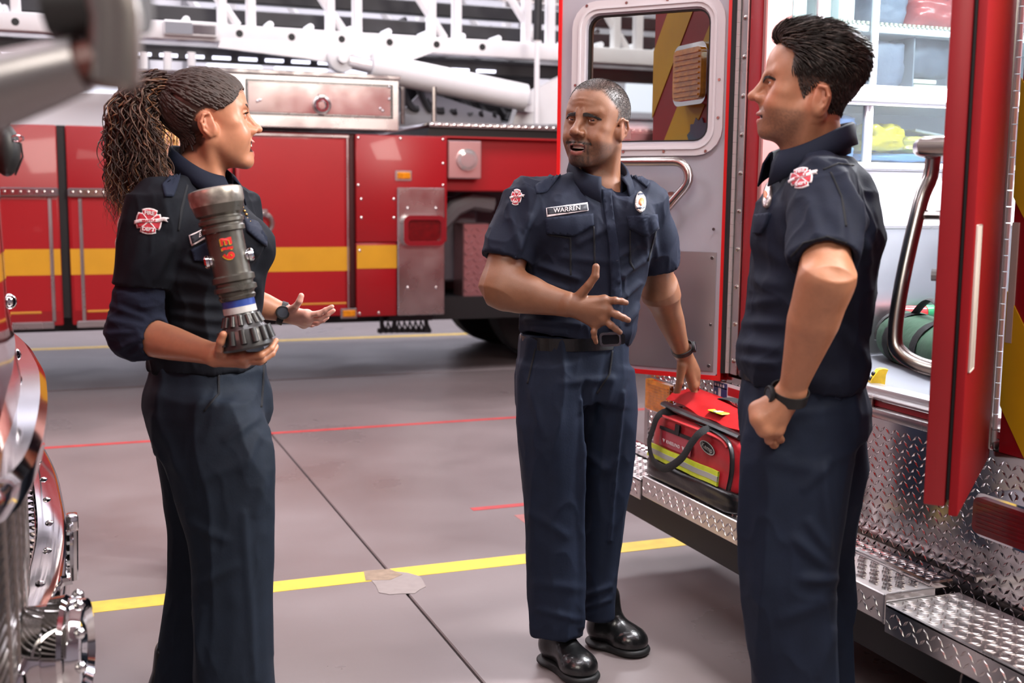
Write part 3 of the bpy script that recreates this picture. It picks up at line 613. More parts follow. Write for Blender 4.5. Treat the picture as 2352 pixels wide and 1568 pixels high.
# lamps on the riser
def lampbox(y0, y1, z0, z1, ml, name, dep=.035, r=.03):
    l = MB().frame(rrect(-y1, z0, -y0, z1, r), rrect(-y1 + .013, z0 + .013, -y0 - .013, z1 - .013, max(.006, r - .012)), (XR, 0, 0), (0, -1, 0), (0, 0, 1), dep).build(name + '_bezel', m_chrome, am)
    n = MB().prism(rrect(-y1 + .01, z0 + .01, -y0 - .01, z1 - .01, max(.006, r - .012)), (XR, 0, 0), (0, -1, 0), (0, 0, 1), dep + .012).build(name + '_lens', ml, l)
    b = MB(); k = z0 + .024
    while k < z1 - .02: b.bx((XR - dep - .0145, y0 + .022, k), (XR - dep - .0115, y1 - .022, k + .004)); k += .011
    b.build('lens_ribs', ml, l)
ya_ = float(atX(1500, 880, XR)[1]); lampbox(3.88, 4.10, .595, .735, m_amb, 'marker_lamp', .022, .012)
lampbox(3.68, 3.85, .595, .725, m_redl, 'brake_lamp', .022, .012)
lampbox(1.80, 2.252, .605, .718, m_redl, 'tail_lamp', .055, .03)
# registration plate
py1, py0, pz1 = 3.615, 3.29, .792; pz0 = pz1 - .152
lp = MB().prism(rrect(-py1, pz0, -py0, pz1, .012), (XR - .004, 0, 0), (0, -1, 0), (0, 0, 1), .003).build('registration_plate', mat('plate_white', (226, 222, 226), .35), am)
MB().bx((XR - .0078, py1 - .095, pz1 - .024), (XR - .0066, py1 - .004, pz1 - .003)).bx((XR - .0078, py1 - .035, pz0 + .05), (XR - .0066, py1 - .004, pz1 - .02)).bx((XR - .0078, py1 - .095, pz1 - .055), (XR - .0066, py1 - .055, pz1 - .02)).build('plate_blue_field', mat('plate_blue', (38, 52, 110), .4), lp)
MB().bx((XR - .0076, py0 + .01, pz1 - .042), (XR - .0066, py1 - .10, pz1 - .012)).build('plate_red_band', mat('plate_red', (176, 26, 34), .4), lp)
b = MB()
for k in range(5):
    st = [((.0075 if q % 2 == 0 else .003) * math.sin(math.pi * q / 5), (.0075 if q % 2 == 0 else .003) * math.cos(math.pi * q / 5)) for q in range(10)]
    b.prism(st, (XR - .0078, py1 - .018 - .018 * k if k < 4 else py1 - .018, pz1 - (.014 if k < 4 else .045)), (0, -1, 0), (0, 0, 1), .0008)
b.build('plate_stars', mat('star_white', (240, 240, 240), .4), lp)
flat_text('plate_text', 'WASHINGTON', .044, (XR - .007, (py0 + py1) / 2 + .0, pz1 - .072), (0, -1, 0), (0, 0, 1), mat('plate_red_ink', (176, 34, 40), .4), lp, off=.0012, bold=.0006, sx=.98)
# bumper: three tread plate sections
m_dp2 = mat('bright_tread_plate', (214, 208, 206), 0.3, 1.0, rvar=0.06, vscale=9)  # bumper brightness put into a paler, rougher copy of the tread plate
def bump_section(y0, y1, zt, x0, x1, name, top='tread', drop=.078):
    s = MB().bx((x0, y0, zt - .012), (x1, y1, zt), .003).bx((x0, y0, zt - drop), (x0 + .012, y1, zt - .002), .003).build(name, m_dp2, am)
    t = treads(MB(), (x0 - .0003, y1 - .004, zt - drop), (0, -1, 0), (0, 0, 1), y1 - y0 - .008, drop, pitch=.05, L=.03, w=.008, hgt=.0024)
    if top == 'tread': treads(t, (x0 + .004, y0 + .004, zt + .0003), (1, 0, 0), (0, 1, 0), x1 - x0 - .01, y1 - y0 - .008, pitch=.046, L=.03, w=.007, hgt=.0026)
    t.build('tread_pattern', m_dp2, s, smooth=0, kind='stuff')
    return s
BX = 1.932
ym0, ym1 = 2.315, 3.655
mid = bump_section(ym0, ym1, .447, BX, 2.085, 'bumper_step', 'grip')
b = MB(); row = 0; x = BX + .03
while x < 2.07:
    y = ym0 + .03 + (.022 if row % 2 else 0)
    while y < ym1 - .03:
        for q in range(5): b.box((x + .003 * math.sin(q), y + (q - 2) * .0065, .4475 + .0025), (.007, .0042, .006 - abs(q - 2) * .0012), Matrix.Rotation(R(20 * (q - 2)), 3, 'Z'))
        y += .052
    x += .021; row += 1
b.build('grip_teeth', m_dp, mid, smooth=0, kind='stuff')
st_ = MB().bx((2.088, ym0 + .01, .435), (2.165, ym1 + .5, .459), .005).build('bumper_back_strip', m_dp, am)
treads(MB(), (2.092, ym0 + .02, .4592), (1, 0, 0), (0, 1, 0), .07, ym1 + .45 - ym0, pitch=.036, L=.03, w=.006, hgt=.0022).build('tread_pattern', m_dp, st_, smooth=0, kind='stuff')
MB().bx((BX - .002, ym0 - .006, .368), (2.09, ym0 + .004, .449), .002).build('bumper_joint', m_alu, am)
nearb = bump_section(1.66, ym0 - .01, .430, BX - .006, 2.165, 'bumper_end')
farb = bump_section(ym1 + .006, 4.16, .430, BX - .004, 2.165, 'bumper_end')
MB().bx((BX + .03, 1.7, .22), (BX + .16, 2.09, .345), .03, 3).build('bumper_guard', mat('black_gloss_guard', (26, 27, 29), .22, coat=.4), am)
MB().bx((BX + .10, 1.75, .22), (2.5, 4.1, .36)).build('chassis_rear', m_black, am)
MB().bx((2.5, 2.2, .3), (8.6, 3.6, .5)).build('chassis_rail', m_black, am)
for wx_ in (3.7, 8.1):
    for yy, sd in ((Y0 + .12, -1), (Y1 - .12, 1)):
        w = MB().lathe([(-.13, .24), (-.14, .36), (-.11, .41), (.11, .41), (.14, .36), (.13, .24)], (wx_, yy, .41), (0, sd, 0), 28).build('wheel', m_tyre, am)
        MB().lathe([(.1, .25), (.12, .24), (.1, .15), (.15, .1), (.16, 0)], (wx_, yy, .41), (0, sd, 0), 20).build('wheel_hub', m_steel, w)
# ---- interior
YI = 3.40
MB().bx((XR + .09, yo0 - .2, ZF - .05), (7.0, YI + .03, ZF)).build('cabin_floor', m_vinyl, am)
MB().bx((XR + .1, 2.24 - .25, 2.50), (7.0, YI + .4, 2.54)).build('cabin_ceiling', m_wht2, am)
MB().bx((6.9, 2.0, ZF), (6.95, YI + .4, 2.52)).build('cabin_bulkhead', m_wht2, am)
MB().bx((XR + .1, 1.98, ZF), (7.0, 2.02, 2.52)).build('cabin_right_wall', m_wht2, am)
MB().bx((3.5, 2.02, ZF), (6.2, 2.45, ZF + .5), .02).build('bench_seat', mat('bench_vinyl', (150, 152, 160), .5), am)
iX = lambda px, py: float(atY(px, py, YI)[0]); iZ = lambda px, py: float(atY(px, py, YI)[2])
zw0, zw1 = iZ(2000, 373), iZ(2000, 242); zu0 = iZ(1990, 195); zl = iZ(2000, 392); zst = iZ(2000, 521)
XE = 4.4
MB().bx((XR + .02, YI, zst), (7.0, YI + .03, zl - .002)).build('wall_panel', m_wht2, am)
MB().bx((XR + .02, YI - .004, ZF), (7.0, YI + .03, zst - .002)).build('steel_wainscot', m_stain, am)
MB().bx((XR + .02, YI - .012, zst - .008), (7.0, YI, zst + .008), .003).build('wainscot_trim', m_alu, am)
MB().bx((XR + .3, YI - .022, zst - .03), (XR + .32, YI - .004, ZF + .05), .003).build('wainscot_strap', m_alu, am)
cabs = MB().bx((XR + .02, YI + .36, zl), (7.0, YI + .40, 2.5)).build('cabinet_back', mat('cabinet_inner', (176, 176, 186), .5), am)
MB().bx((XR + .02, YI - .012, zl), (XE, YI + .36, zw0)).bx((XR + .02, YI - .012, zw1), (XE, YI + .36, zu0)).bx((XR + .02, YI - .012, zw0), (XR + .066, YI + .36, zw1)).bx((XR + .02, YI - .012, zu0), (XR + .066, YI + .36, 2.5)).build('cabinet_carcass', m_wht2, am)
MB().bx((XR + .04, YI - .02, zw1 + .012), (XE, YI - .010, zw1 + .02)).bx((XR + .04, YI - .02, zl + .006), (XE, YI - .010, zl + .012)).build('cabinet_bead', m_alu, am)
lo_edges = [XR + .066, iX(1997, 310), XR + .066 + 2 * (iX(1997, 310) - XR - .066), XE]
up_edges = [XR + .066, iX(1890, 20), iX(2010, 100), iX(2010, 100) + .42, XE]
for z0, z1, es in ((zw0, zw1, lo_edges), (zu0, 2.46, up_edges)):
    for k in range(len(es) - 1):
        dy = .004 if k % 2 else .018
        a, b_ = es[k], es[k + 1]
        wpane = MB().bx((a + .004, YI + dy, z0), (b_ + .012, YI + dy + .004, z1)).build('sliding_pane', m_glass, am)
        MB().bx((b_ - .010, YI + dy - .010, z0), (b_ + .010, YI + dy + .012, z1), .002).build('pane_stile', m_wht2, wpane)
        MB().bx((a, YI + dy - .006, z0), (a + .012, YI + dy + .01, z1), .002).build('pane_stile', m_wht2, wpane)
zsh = float(atY(1890, 55, YI + .1)[2])
sh = MB().bx((XR + .066, YI + .03, zsh - .028), (XE, YI + .35, zsh), .002).build('cabinet_shelf', m_wht2, am)
b = MB()
for k in range(110): b.bx((XR + .07 + k * .02, YI + .024, zsh - .002), (XR + .08 + k * .02, YI + .032, zsh + .008))
b.build('shelf_teeth', mat('shelf_plastic', (200, 196, 176), .5), sh, kind='stuff')
for xq in (up_edges[2] + .21,): MB().bx((xq, YI + .05, zu0), (xq + .006, YI + .35, zsh - .03)).build('shelf_divider', mat('smoky_divider', (120, 122, 134), .3), am)
for q in (2.55, 3.3, 4.3): MB().bx((q - .18, 2.72, 2.485), (q + .18, 2.98, 2.505), .006).build('dome_light', mat('dome_diffuser', (244, 246, 255), .4, emit=4.0), am)
# ---- stored things
def bag_mesh(lo, hi, name, m, label, cat, group=None, n=10, amp=.01, seed=0, puff=.35):
    lo, hi = np.array(lo, float), np.array(hi, float); c = (lo + hi) / 2; hs = (hi - lo) / 2; b = MB(); bm = b.bm
    bmesh.ops.create_cube(bm, size=2.0); bmesh.ops.subdivide_edges(bm, edges=bm.edges[:], cuts=n, use_grid_fill=True)
    for v in bm.verts:
        p = np.array(v.co); r = (np.abs(p) ** 6).sum() ** (1 / 6); q = p / r if r > 0 else p
        q = q * (1 - .02); nz = mnoise.noise(Vector(q * 2.2 + seed)) + .6 * mnoise.noise(Vector(q * 5 + seed)); v.co = Vector(c + q * hs + q * amp * nz)
    zmin = min(v.co.z for v in bm.verts)
    for v in bm.verts: v.co.z += lo[2] - zmin
    o = b.build(name, m, None, 60, origin=(c[0], c[1], lo[2])); return tag(o, label, cat, group)
m_blue = mat('blue_wrapped_linen', (70, 120, 196), 0.22, var=.12, vscale=14, coat=.7, bump=.5, bscale=30)
m_blue2 = mat('pale_blue_wrapped_linen', (104, 150, 212), 0.2, var=.12, vscale=14, coat=.8, bump=.5, bscale=30)
xa, xb = lo_edges[0] + .16, lo_edges[1] - .014
zz = zw0 + .001
for k, (hh, mm, lb) in enumerate(((.055, m_blue2, 'pale blue wrapped linen pack at the bottom of the cabinet stack'), (.05, m_blue, 'blue wrapped linen pack in the middle of the cabinet stack'), (.055, m_blue, 'blue wrapped linen pack on top of the cabinet stack'))):
    bag_mesh((xa, YI + .028, zz), (xb, YI + .31, zz + hh), 'linen_pack', mm, lb, 'linen pack', 'blue linen packs', seed=k, amp=.006); zz += hh + .001
bag_mesh((lo_edges[1] + .02, YI + .05, zw0 + .001), (lo_edges[1] + .50, YI + .33, zw0 + .035), 'linen_pack', m_blue2, 'flat pale blue pack under the yellow gown', 'linen pack', seed=9, amp=.005)
m_ygown = mat('yellow_plastic_gown', (236, 208, 20), 0.25, var=.12, vscale=10, coat=.6, bump=.8, bscale=22)
bag_mesh((lo_edges[1] + .03, YI + .03, zw0 + .037), (lo_edges[1] + .20, YI + .30, zw0 + .135), 'gown_pack', m_ygown, 'folded bright yellow gown pack in the lower cabinet', 'gown pack', seed=4, amp=.012)
bag_mesh((lo_edges[1] + .205, YI + .06, zw0 + .037), (lo_edges[1] + .44, YI + .30, zw0 + .10), 'gown_pack', mat('pale_yellow_pack', (232, 216, 96), .25, var=.1, vscale=10, coat=.6, bump=.8, bscale=22), 'pale yellow plastic pack beside the bright yellow gown', 'gown pack', seed=5, amp=.01)
b = MB().box((lo_edges[1] + .33, YI + .16, zw0 + .112), (.16, .2, .01), Matrix.Rotation(R(8), 3, 'Y'), .003)
tag(b.build('paper_sheet', mat('white_packet', (236, 236, 240), .4, bump=.3, bscale=20), origin=(lo_edges[1] + .33, YI + .16, zw0 + .105)), 'white paper packet lying on the pale yellow pack', 'packet')
m_char = mat('charcoal_pack', (84, 88, 104), .5, var=.2, vscale=8, bump=.6, bscale=18)
bag_mesh((up_edges[2] + .03, YI + .06, zu0 + .001), (up_edges[2] + .20, YI + .33, zu0 + .17), 'equipment_pack', mat('slate_pack', (96, 100, 120), .5, var=.25, vscale=6, bump=.5), 'slate grey pack left of the shelf divider', 'pack', seed=11, amp=.008)
bag_mesh((up_edges[2] + .225, YI + .08, zu0 + .042), (up_edges[2] + .43, YI + .33, zu0 + .20), 'equipment_pack', m_char, 'charcoal pack right of the shelf divider', 'pack', seed=12, amp=.012)
for k in range(2):
    MB_ = MB().box((up_edges[2] + .28 + .05 * k, YI + .12, zu0 + .031 - .019 * k), (.12 + .06 * k, .1, .016), None, .006, 2)
    tag(MB_.build('towel', mat('cream_towel', (226, 226, 214), .7), origin=(up_edges[2] + .28 + .05 * k, YI + .12, zu0 + .022 - .019 * k)), ['small cream folded towel under the charcoal pack', 'long cream folded towel at the bottom of the cabinet'][k], 'towel')
bag_mesh((up_edges[2] + .22, YI + .05, zsh + .001), (up_edges[2] + .46, YI + .33, zsh + .12), 'red_pouch', mat('red_plastic_pouch', (178, 84, 84), .3, var=.15, coat=.6, bump=.6, bscale=18), 'dusty red plastic pouch on the cabinet shelf', 'pouch', seed=21, amp=.012)
bag_mesh((up_edges[2] + .02, YI + .06, zsh + .001), (up_edges[2] + .20, YI + .33, zsh + .14), 'equipment_pack', mat('dusk_pack', (108, 112, 130), .5, var=.2, bump=.5), 'dusky grey pack on the shelf beside the red pouch', 'pack', seed=22, amp=.008)
m_cbox = mat('clear_plastic_box', (214, 220, 220), .15, coat=.5, var=.06, vscale=30)
for k, (dx, w_, h_) in enumerate(((.02, .07, .13), (.10, .06, .10), (up_edges[1] - up_edges[0] + .03, .05, .12), (up_edges[1] - up_edges[0] + .11, .07, .09))):
    x0 = up_edges[0] + dx
    t = thing('storage_box', ['tall clear plastic box at the outer end of the shelf', 'short clear plastic box second along the shelf', 'tall clear plastic box third along the shelf', 'low clear plastic box beside the window post'][k], 'box', (x0 + w_ / 2, YI + .15, zsh), 'clear boxes on the cabinet shelf')
    MB().bx((x0, YI + .06, zsh + .001), (x0 + w_, YI + .26, zsh + h_), .008, 2).build('box_body', m_cbox, t)
    MB().bx((x0 - .003, YI + .057, zsh + h_), (x0 + w_ + .003, YI + .263, zsh + h_ + .012), .003).build('lid', m_wht2, t)
# ---- green duffel with cylinder, yellow bracket
gd = thing('duffel_bag', 'dark green duffel bag with grey reflective band on the ambulance floor', 'bag', (2.95, 3.1, ZF))
m_green = mat('green_canvas', (22, 56, 36), .75, var=.15, vscale=12, bump=.5, bscale=30); m_strap = mat('black_webbing', (26, 26, 28), .8, bump=.3, bscale=200)
g0 = fl(2048, 822, ZF); g1 = fl(2200, 880, ZF); ax = (g1 - g0); ax[2] = 0; Lg = .62; ax = ax / np.linalg.norm(ax); gc0 = np.array([g0[0] + .04, g0[1] + .02, ZF]); sd_ = np.array([-ax[1], ax[0], 0])
rr_ = .095; b = MB(); rings = []
for i in range(19):
    t = i / 18; s = t * Lg; rad = rr_ * (1 - .35 * (abs(2 * t - 1) ** 8)) * (1 + .03 * math.sin(9 * t)); ring = []
    for k in range(24):
        a = 2 * math.pi * k / 24; y_ = math.cos(a) * rad * 1.12; z_ = max(math.sin(a) * rad, -rad * .8) + rr_ * .8 + .004 * math.sin(5 * a + 8 * t)
        ring.append(b.bm.verts.new(v3(gc0 + ax * s + sd_ * y_ + np.array([0, 0, z_]))))
    rings.append(ring)
for A, B in zip(rings[:-1], rings[1:]):
    for k in range(24): b.bm.faces.new((A[k], A[(k + 1) % 24], B[(k + 1) % 24], B[k]))
b.bm.faces.new(rings[0][::-1]); b.bm.faces.new(rings[-1])
b.build('bag_body', m_green, gd, 70)
def hoop(s, w_, m, nm, grow=1.03, a0=-40, a1=220):
    b = MB(); prev = None
    for k in range(17):
        a = R(a0 + (a1 - a0) * k / 16); c = [b.bm.verts.new(v3(gc0 + ax * (s + e) + sd_ * (math.cos(a) * rr_ * 1.12 * grow) + np.array([0, 0, max(math.sin(a), -.8) * rr_ * grow + rr_ * .8]))) for e in (-w_ / 2, w_ / 2)]
        if prev: b.bm.faces.new((prev[0], prev[1], c[1], c[0]))
        prev = c
    bmesh.ops.solidify(b.bm, geom=b.bm.faces[:], thickness=.003); return b.build(nm, m, gd)
hoop(.16, .05, m_strap, 'side_strap', 1.04); hoop(.40, .05, m_strap, 'side_strap', 1.04)
b = MB()
for k in range(9):
    a = R(100 + 12 * k)
bnd = MB().tube([gc0 + ax * .012 + sd_ * (rr_ * .95 * math.cos(a)) + np.array([0, 0, rr_ * .78 + rr_ * .5 * math.sin(a) * 0 - .01 + .0 * a]) for a in np.linspace(.3, 2.8, 7)], .016, 6, flat=.3).build('reflective_band', mat('grey_reflective', (150, 154, 152), .4), gd)
MB().tube([gc0 + ax * .03 + sd_ * (rr_ * .98 * math.cos(a)) + np.array([0, 0, rr_ * .85 + rr_ * .9 * math.sin(a)]) for a in np.linspace(-.2, 3.3, 16)], .006, 6).build('zip', m_black, gd)
MB().tube([gc0 + ax * s + np.array([0, 0, rr_ * 1.8 + .06 * math.sin(math.pi * (s - .14) / .28)]) for s in np.linspace(.14, .42, 10)], .016, 8, flat=.4).build('carry_handle', m_strap, gd)
o0 = atY(2062, 718, 3.33); o1 = atY(2180, 716, 3.32)
oc = thing('oxygen_cylinder', 'red and green oxygen cylinder lying behind the duffel bag', 'cylinder', (o0[0] + .1, 3.33, ZF))
d_ = v3(o1) - v3(o0); Lc = d_.length
MB().lathe([(0, 0), (0, .018), (.01, .025), (Lc * .5, .025), (Lc * .5, 0)], o0, d_, 16).build('red_end', mat('red_cylinder', (178, 30, 30), .3, coat=.4), oc)
MB().lathe([(Lc * .5, 0), (Lc * .5, .027), (Lc * 1.6, .027), (Lc * 1.65, .02), (Lc * 1.65, 0)], o0, d_, 16).build('green_end', mat('green_cylinder', (18, 110, 66), .3, coat=.4), oc)
MB().bx((o0[0] + .02, 3.29, ZF), (o0[0] + .07, 3.37, o0[2] - .02), .008).bx((o0[0] + .3, 3.29, ZF), (o0[0] + .35, 3.37, o0[2] - .02), .008).build('cylinder_cradle', m_dark, oc)
y0_ = fl(2013, 884, ZF)
yb_ = thing('yellow_bracket', 'small yellow wedge bracket with black holes on the ambulance sill', 'bracket', (y0_[0], y0_[1], ZF))
ey_ = np.array([math.cos(YAW), -math.sin(YAW), 0])
pr = [(-.018, 0), (.026, 0), (.028, .032), (.034, .048), (.018, .050), (.006, .047), (-.014, .018), (-.018, .008)]
MB().prism(pr, y0_ + np.array([0, 0, 0]), ey_, (0, 0, 1), -.028).build('wedge', mat('bracket_yellow', (240, 200, 40), .45, var=.12, vscale=60), yb_)
b = MB()
for u, z in ((-.012, .018), (-.003, .033)): b.ball(y0_ + ey_ * u + np.array([.012 * -_sy * 0, 0, z]) + np.array([_sy, _cy, 0]) * .014 + ey_ * -.003, .0072, 10, 6, (1, 1, 1))
b.build('bolt_holes', m_black, yb_)
# ------------------------------------------------------------------ chrome-nosed engine at the edge of the bay
en = thing('fire_engine', 'chrome nosed red fire engine with rounded bumper close at the edge', 'fire truck', (-1.4, 3.1, 0))
def plan(pts, n=40):
    pts = np.array(pts, float); t = np.concatenate([[0], np.cumsum(np.linalg.norm(np.diff(pts, axis=0), axis=1))]); T = np.linspace(0, t[-1], n)
    out = np.stack([np.interp(T, t, pts[:, 0]), np.interp(T, t, pts[:, 1])], 1)
    for _ in range(3): out[1:-1] = .5 * out[1:-1] + .25 * (out[2:] + out[:-2])
    return out
def wallstrip(mb, path, profile):           # sweep (dx, z) profile along a plan path; dx moves towards -X
    rows = [[mb.bm.verts.new((x + dx, y, z)) for dx, z in profile] for x, y in path]
    for A, B in zip(rows[:-1], rows[1:]):
        for k in range(len(profile) - 1): mb.bm.faces.new((A[k], A[k + 1], B[k + 1], B[k]))
    return mb
bp_ = plan([(-.62, 4.75), (-.36, 4.72), (-.20, 4.60), (-.13, 4.40), (-.075, 4.0), (-.045, 3.7), (-.022, 3.2), (-.018, 3.0), (-.034, 2.6), (-.066, 2.35), (-.105, 2.11), (-.16, 1.95), (-.3, 1.86), (-.6, 1.84)], 60)
m_rchr = mat('smooth_chrome_bumper', (214, 208, 210), .07, 1.0)
wallstrip(MB(), bp_, [(-.075, .595), (-.07, .605), (-.012, .605), (-.002, .598), (.004, .58), (.004, .50), (-.004, .47), (-.02, .38), (-.05, .36)]).build('bumper', m_rchr, en, 40)
gs = wallstrip(MB(), bp_, [(-.30, .60), (-.078, .592)]).build('gravel_shield', m_dp, en)
b = MB()
for (x, y) in bp_[3:-3]:
    for k in range(5): b.box((x - .09 - .028 * k, y, .6), (.018, .03, .012), Matrix.Rotation(R(20), 3, 'Z'))
b.build('shield_treads', m_dp, gs, kind='stuff')
b = MB()
for k in range(4, 56, 4): b.ball((bp_[k][0] - .042, bp_[k][1], .606), .011, 8, 5, (1, 1, .6))
b.build('bumper_rivets', m_chrome, en)
rim = plan([(-.5, 4.2), (-.3, 4.1), (-.16, 3.85), (-.108, 3.53), (-.058, 2.98), (-.048, 2.57), (-.052, 2.19), (-.066, 1.9), (-.12, 1.72), (-.3, 1.66)], 40)
wallstrip(MB(), rim, [(-.05, 1.03), (-.01, 1.03), (.004, 1.015), (.004, .99), (-.004, .97), (-.05, .955)]).build('grille_rim', m_rchr, en, 40)
wallstrip(MB(), rim, [(-.05, 1.03), (-.07, 1.2), (-.075, 1.45), (-.10, 1.9), (-.2, 2.6)]).build('cab_face', mat('red_reflecting_face', (150, 26, 22), .08, 0.4, coat=1.0, var=.5, vscale=3), en, 40)  # red reflections on the chrome face painted in as mottled base colour
wallstrip(MB(), rim, [(-.06, .96), (-.10, .60), (-.12, .4)]).build('grille_backing', m_black, en)
b = MB()
for k in range(15): wallstrip(b, rim[3:-2], [(-.075, .615 + k * .0225), (-.052, .612 + k * .0225), (-.050, .605 + k * .0225), (-.075, .602 + k * .0225)])
b.build('grille_bars', m_steel, en)
b = MB()
for (x, y) in rim[4:-3:2]: b.box((x - .054, y, .78), (.014, .01, .34))
b.build('grille_posts', m_steel, en)
MB().bx((-3.6, 1.75, .45), (-.42, 4.45, 2.9), .1, 3).build('cab_body', m_red, en)
for yy in (1.95, 4.2): MB().lathe([(-.14, .3), (-.15, .46), (-.12, .52), (.12, .52), (.15, .46), (.14, .3), (.15, .1), (.15, 0)], (-1.7, yy, .52), (0, 1, 0), 24).build('wheel', m_tyre, en)
for px, py in ((20, 692), (30, 815)):
    p = J(px, py, 2.75); q = _rt * p[0] + np.array([_sy, _cy, 0]) * p[1] + np.array([0, 0, p[2]]); MB().ball(q, .019, 14, 10).tube([q, q + np.array([-.08, 0, 0])], .01, 8).build('chrome_knob', m_chrome, en)
def KW(px, py, h): p = J(px, py, h); return _rt * p[0] + np.array([_sy, _cy, 0]) * p[1] + np.array([0, 0, p[2]])
# siren on the bumper
sc_ = KW(138, 1492, 2.12); si = thing('siren', 'round chrome siren with bright domed nuts mounted low on the engine bumper', 'siren', (float(sc_[0]), float(sc_[1]), .36))
sax = np.array([1, -.18, .02])
MB().lathe([(-.10, .06), (-.09, .085), (-.02, .088), (-.015, .10), (.012, .104), (.02, .098), (.035, .10), (.05, .094), (.052, .08), (.04, .07), (.045, .03), (.03, 0)], sc_, sax, 36).build('siren_body', m_chrome, si)
b = MB()
for k in range(10): a = 2 * math.pi * k / 10; b.ball(sc_ + np.array([.036, .0, 0]) + np.array([0, math.cos(a), math.sin(a)]) * .099, .012, 8, 6)
b.build('dome_nuts', m_chrome, si)
MB().bx((sc_[0] - .02, sc_[1] - .02, .36), (sc_[0] + .02, sc_[1] + .02, sc_[2] - .07), .006).build('siren_foot', m_chrome, si)
h0, h1 = KW(165, 1180, 2.5), KW(166, 1330, 2.5)
MB().tube([h1, h1 + (h0 - h1) * .75], .013, 10).bx(h0 - np.array([.013, .02, .035]), h0 + np.array([.013, .02, 0]), .006, 2).tube([h1, h1 + np.array([-.12, 0, -.01])], .012, 8).build('bumper_post', m_chrome, en)
# mirror arm reaching in close to the lens
a0, a1 = KW(-160, 255, .98), KW(190, 148, .98)
arm = MB().tube([np.array([-.46, 1.84, 1.62]), a0 * .6 + np.array([-.46, 1.84, 1.62]) * .4, a0, (a0 + a1) / 2, a1], [.034, .036, .036, .031, .024], 14).build('mirror_arm', mat('grey_cast_metal', (150, 146, 146), .35, .7), en)
p0, p1, p2 = KW(262, 205, .98), KW(266, 40, .98), KW(240, -60, .98)
MB().tube([p0, p0 + (p1 - p0) * .1, p1, p2], [.017, .0215, .0215, .022], 16).build('mirror_post', mat('grey_cast_metal2', (134, 128, 124), .3, .8), arm)
q0, q1 = KW(120, 12, 1.0), KW(330, 0, 1.0)
MB().tube([q0, (q0 + q1) / 2, q1], [.030, .034, .028], 14).build('mirror_housing', mat('black_housing', (44, 42, 42), .5), arm)
MB().tube([a1 + (a0 - a1) * .1, p0 + (p1 - p0) * .45], .018, 10).build('arm_joint', mat('red_brown_joint', (110, 62, 56), .4), arm)
# black headset hanging on the engine
hp = KW(14, 345, 2.35); hs_ = thing('headset', 'black padded headset hanging under the mirror arm on the engine', 'headset', (float(hp[0]), float(hp[1]), float(hp[2]) - .08))
MB().ball(hp, .05, 16, 12, (.55, .7, 1.05)).build('ear_cup', mat('black_plastic_cup', (30, 31, 32), .5, var=.2, vscale=30), hs_)
MB().tube([hp + np.array([0, 0, .04]), hp + np.array([.02, 0, .08]), hp + np.array([.012, 0, .16]), hp + np.array([-.02, 0, .22])], .011, 8, flat=.4).build('head_band', m_black, hs_)
MB().tube([KW(40, 318, 2.33) + (_rt * .012 * math.cos(t) + np.array([0, 0, .006 * math.sin(t)])) for t in np.linspace(0, 6.28, 15)[:-1]], .0018, 6, closed=True).build('wire_ring', m_chrome, hs_)
MB().tube([KW(30, 320, 2.33), KW(48, 330, 2.33), KW(52, 360, 2.33), KW(35, 402, 2.33)], .002, 6).build('wire', m_black, hs_)
# ------------------------------------------------------------------ red trauma bag on the bumper
XF = 1.955; bY = lambda px, py, x=XF: float(atX(px, py, x)[1]); bZ = lambda px, py, x=XF: float(atX(px, py, x)[2])
tb = thing('trauma_bag', 'open red medical bag with yellow reflective band resting on the bumper', 'bag', (XF + .12, 3.38, .45))
m_bag = mat('red_nylon', (182, 20, 34), .5, var=.14, vscale=10, bump=.4, bscale=26, sheen=.2); m_bag2 = mat('bright_red_nylon', (214, 40, 44), .5, var=.1, vscale=12, bump=.3, bscale=30)
m_vin = mat('black_vinyl', (22, 22, 24), .3, var=.2, vscale=10, bump=.4, bscale=20); m_lime = mat('lime_reflective', (214, 226, 60), .45, var=.08, vscale=30); m_silver = mat('silver_reflective', (176, 176, 168), .4, var=.06)
Ya, Yb = 3.66, 3.04       # far and near ends
def bagblock(lo, hi, m, name, e=8, n=10, amp=.006, seed=1, taper=0.0, bulge=.0):
    lo, hi = np.array(lo), np.array(hi); c = (lo + hi) / 2; hs = (hi - lo) / 2; b = MB(); bmesh.ops.create_cube(b.bm, size=2.0); bmesh.ops.subdivide_edges(b.bm, edges=b.bm.edges[:], cuts=n, use_grid_fill=True)
    for v in b.bm.verts:
        p = np.array(v.co); r = (np.abs(p) ** e).sum() ** (1 / e); m_ = np.abs(p).max(); q = p / r * m_ if r > 0 else p
        nz = mnoise.noise(Vector(q * 2 + seed)) + .5 * mnoise.noise(Vector(q * 5 + seed)); tp = 1 - taper * (q[2] + 1) / 2; q = np.array([q[0] * tp * (1 + bulge * (1 - q[2] ** 2)), q[1] * (1 - taper * .35 * (q[2] + 1) / 2), q[2]]); v.co = Vector(c + q * hs + np.array([1, 1, .6]) * amp * nz * q)
    return b.build(name, m, tb, 70)
base = bagblock((XF - .02, Yb - .01, .4472), (XF + .235, Ya + .02, .525), m_vin, 'bag_base', e=7, seed=3)
body = bagblock((XF - .008, Yb, .505), (XF + .225, Ya, .735), m_bag, 'bag_body', e=9, seed=5, taper=.14)
top = bagblock((XF + .035, Yb + .02, .70), (XF + .215, Ya - .10, .775), m_bag, 'bag_top', e=6, seed=8, taper=.15)
FX = lambda y, z: XF - .0165 + .14 * .115 * max(0, (z - .505) / .23) + .004      # sloping front
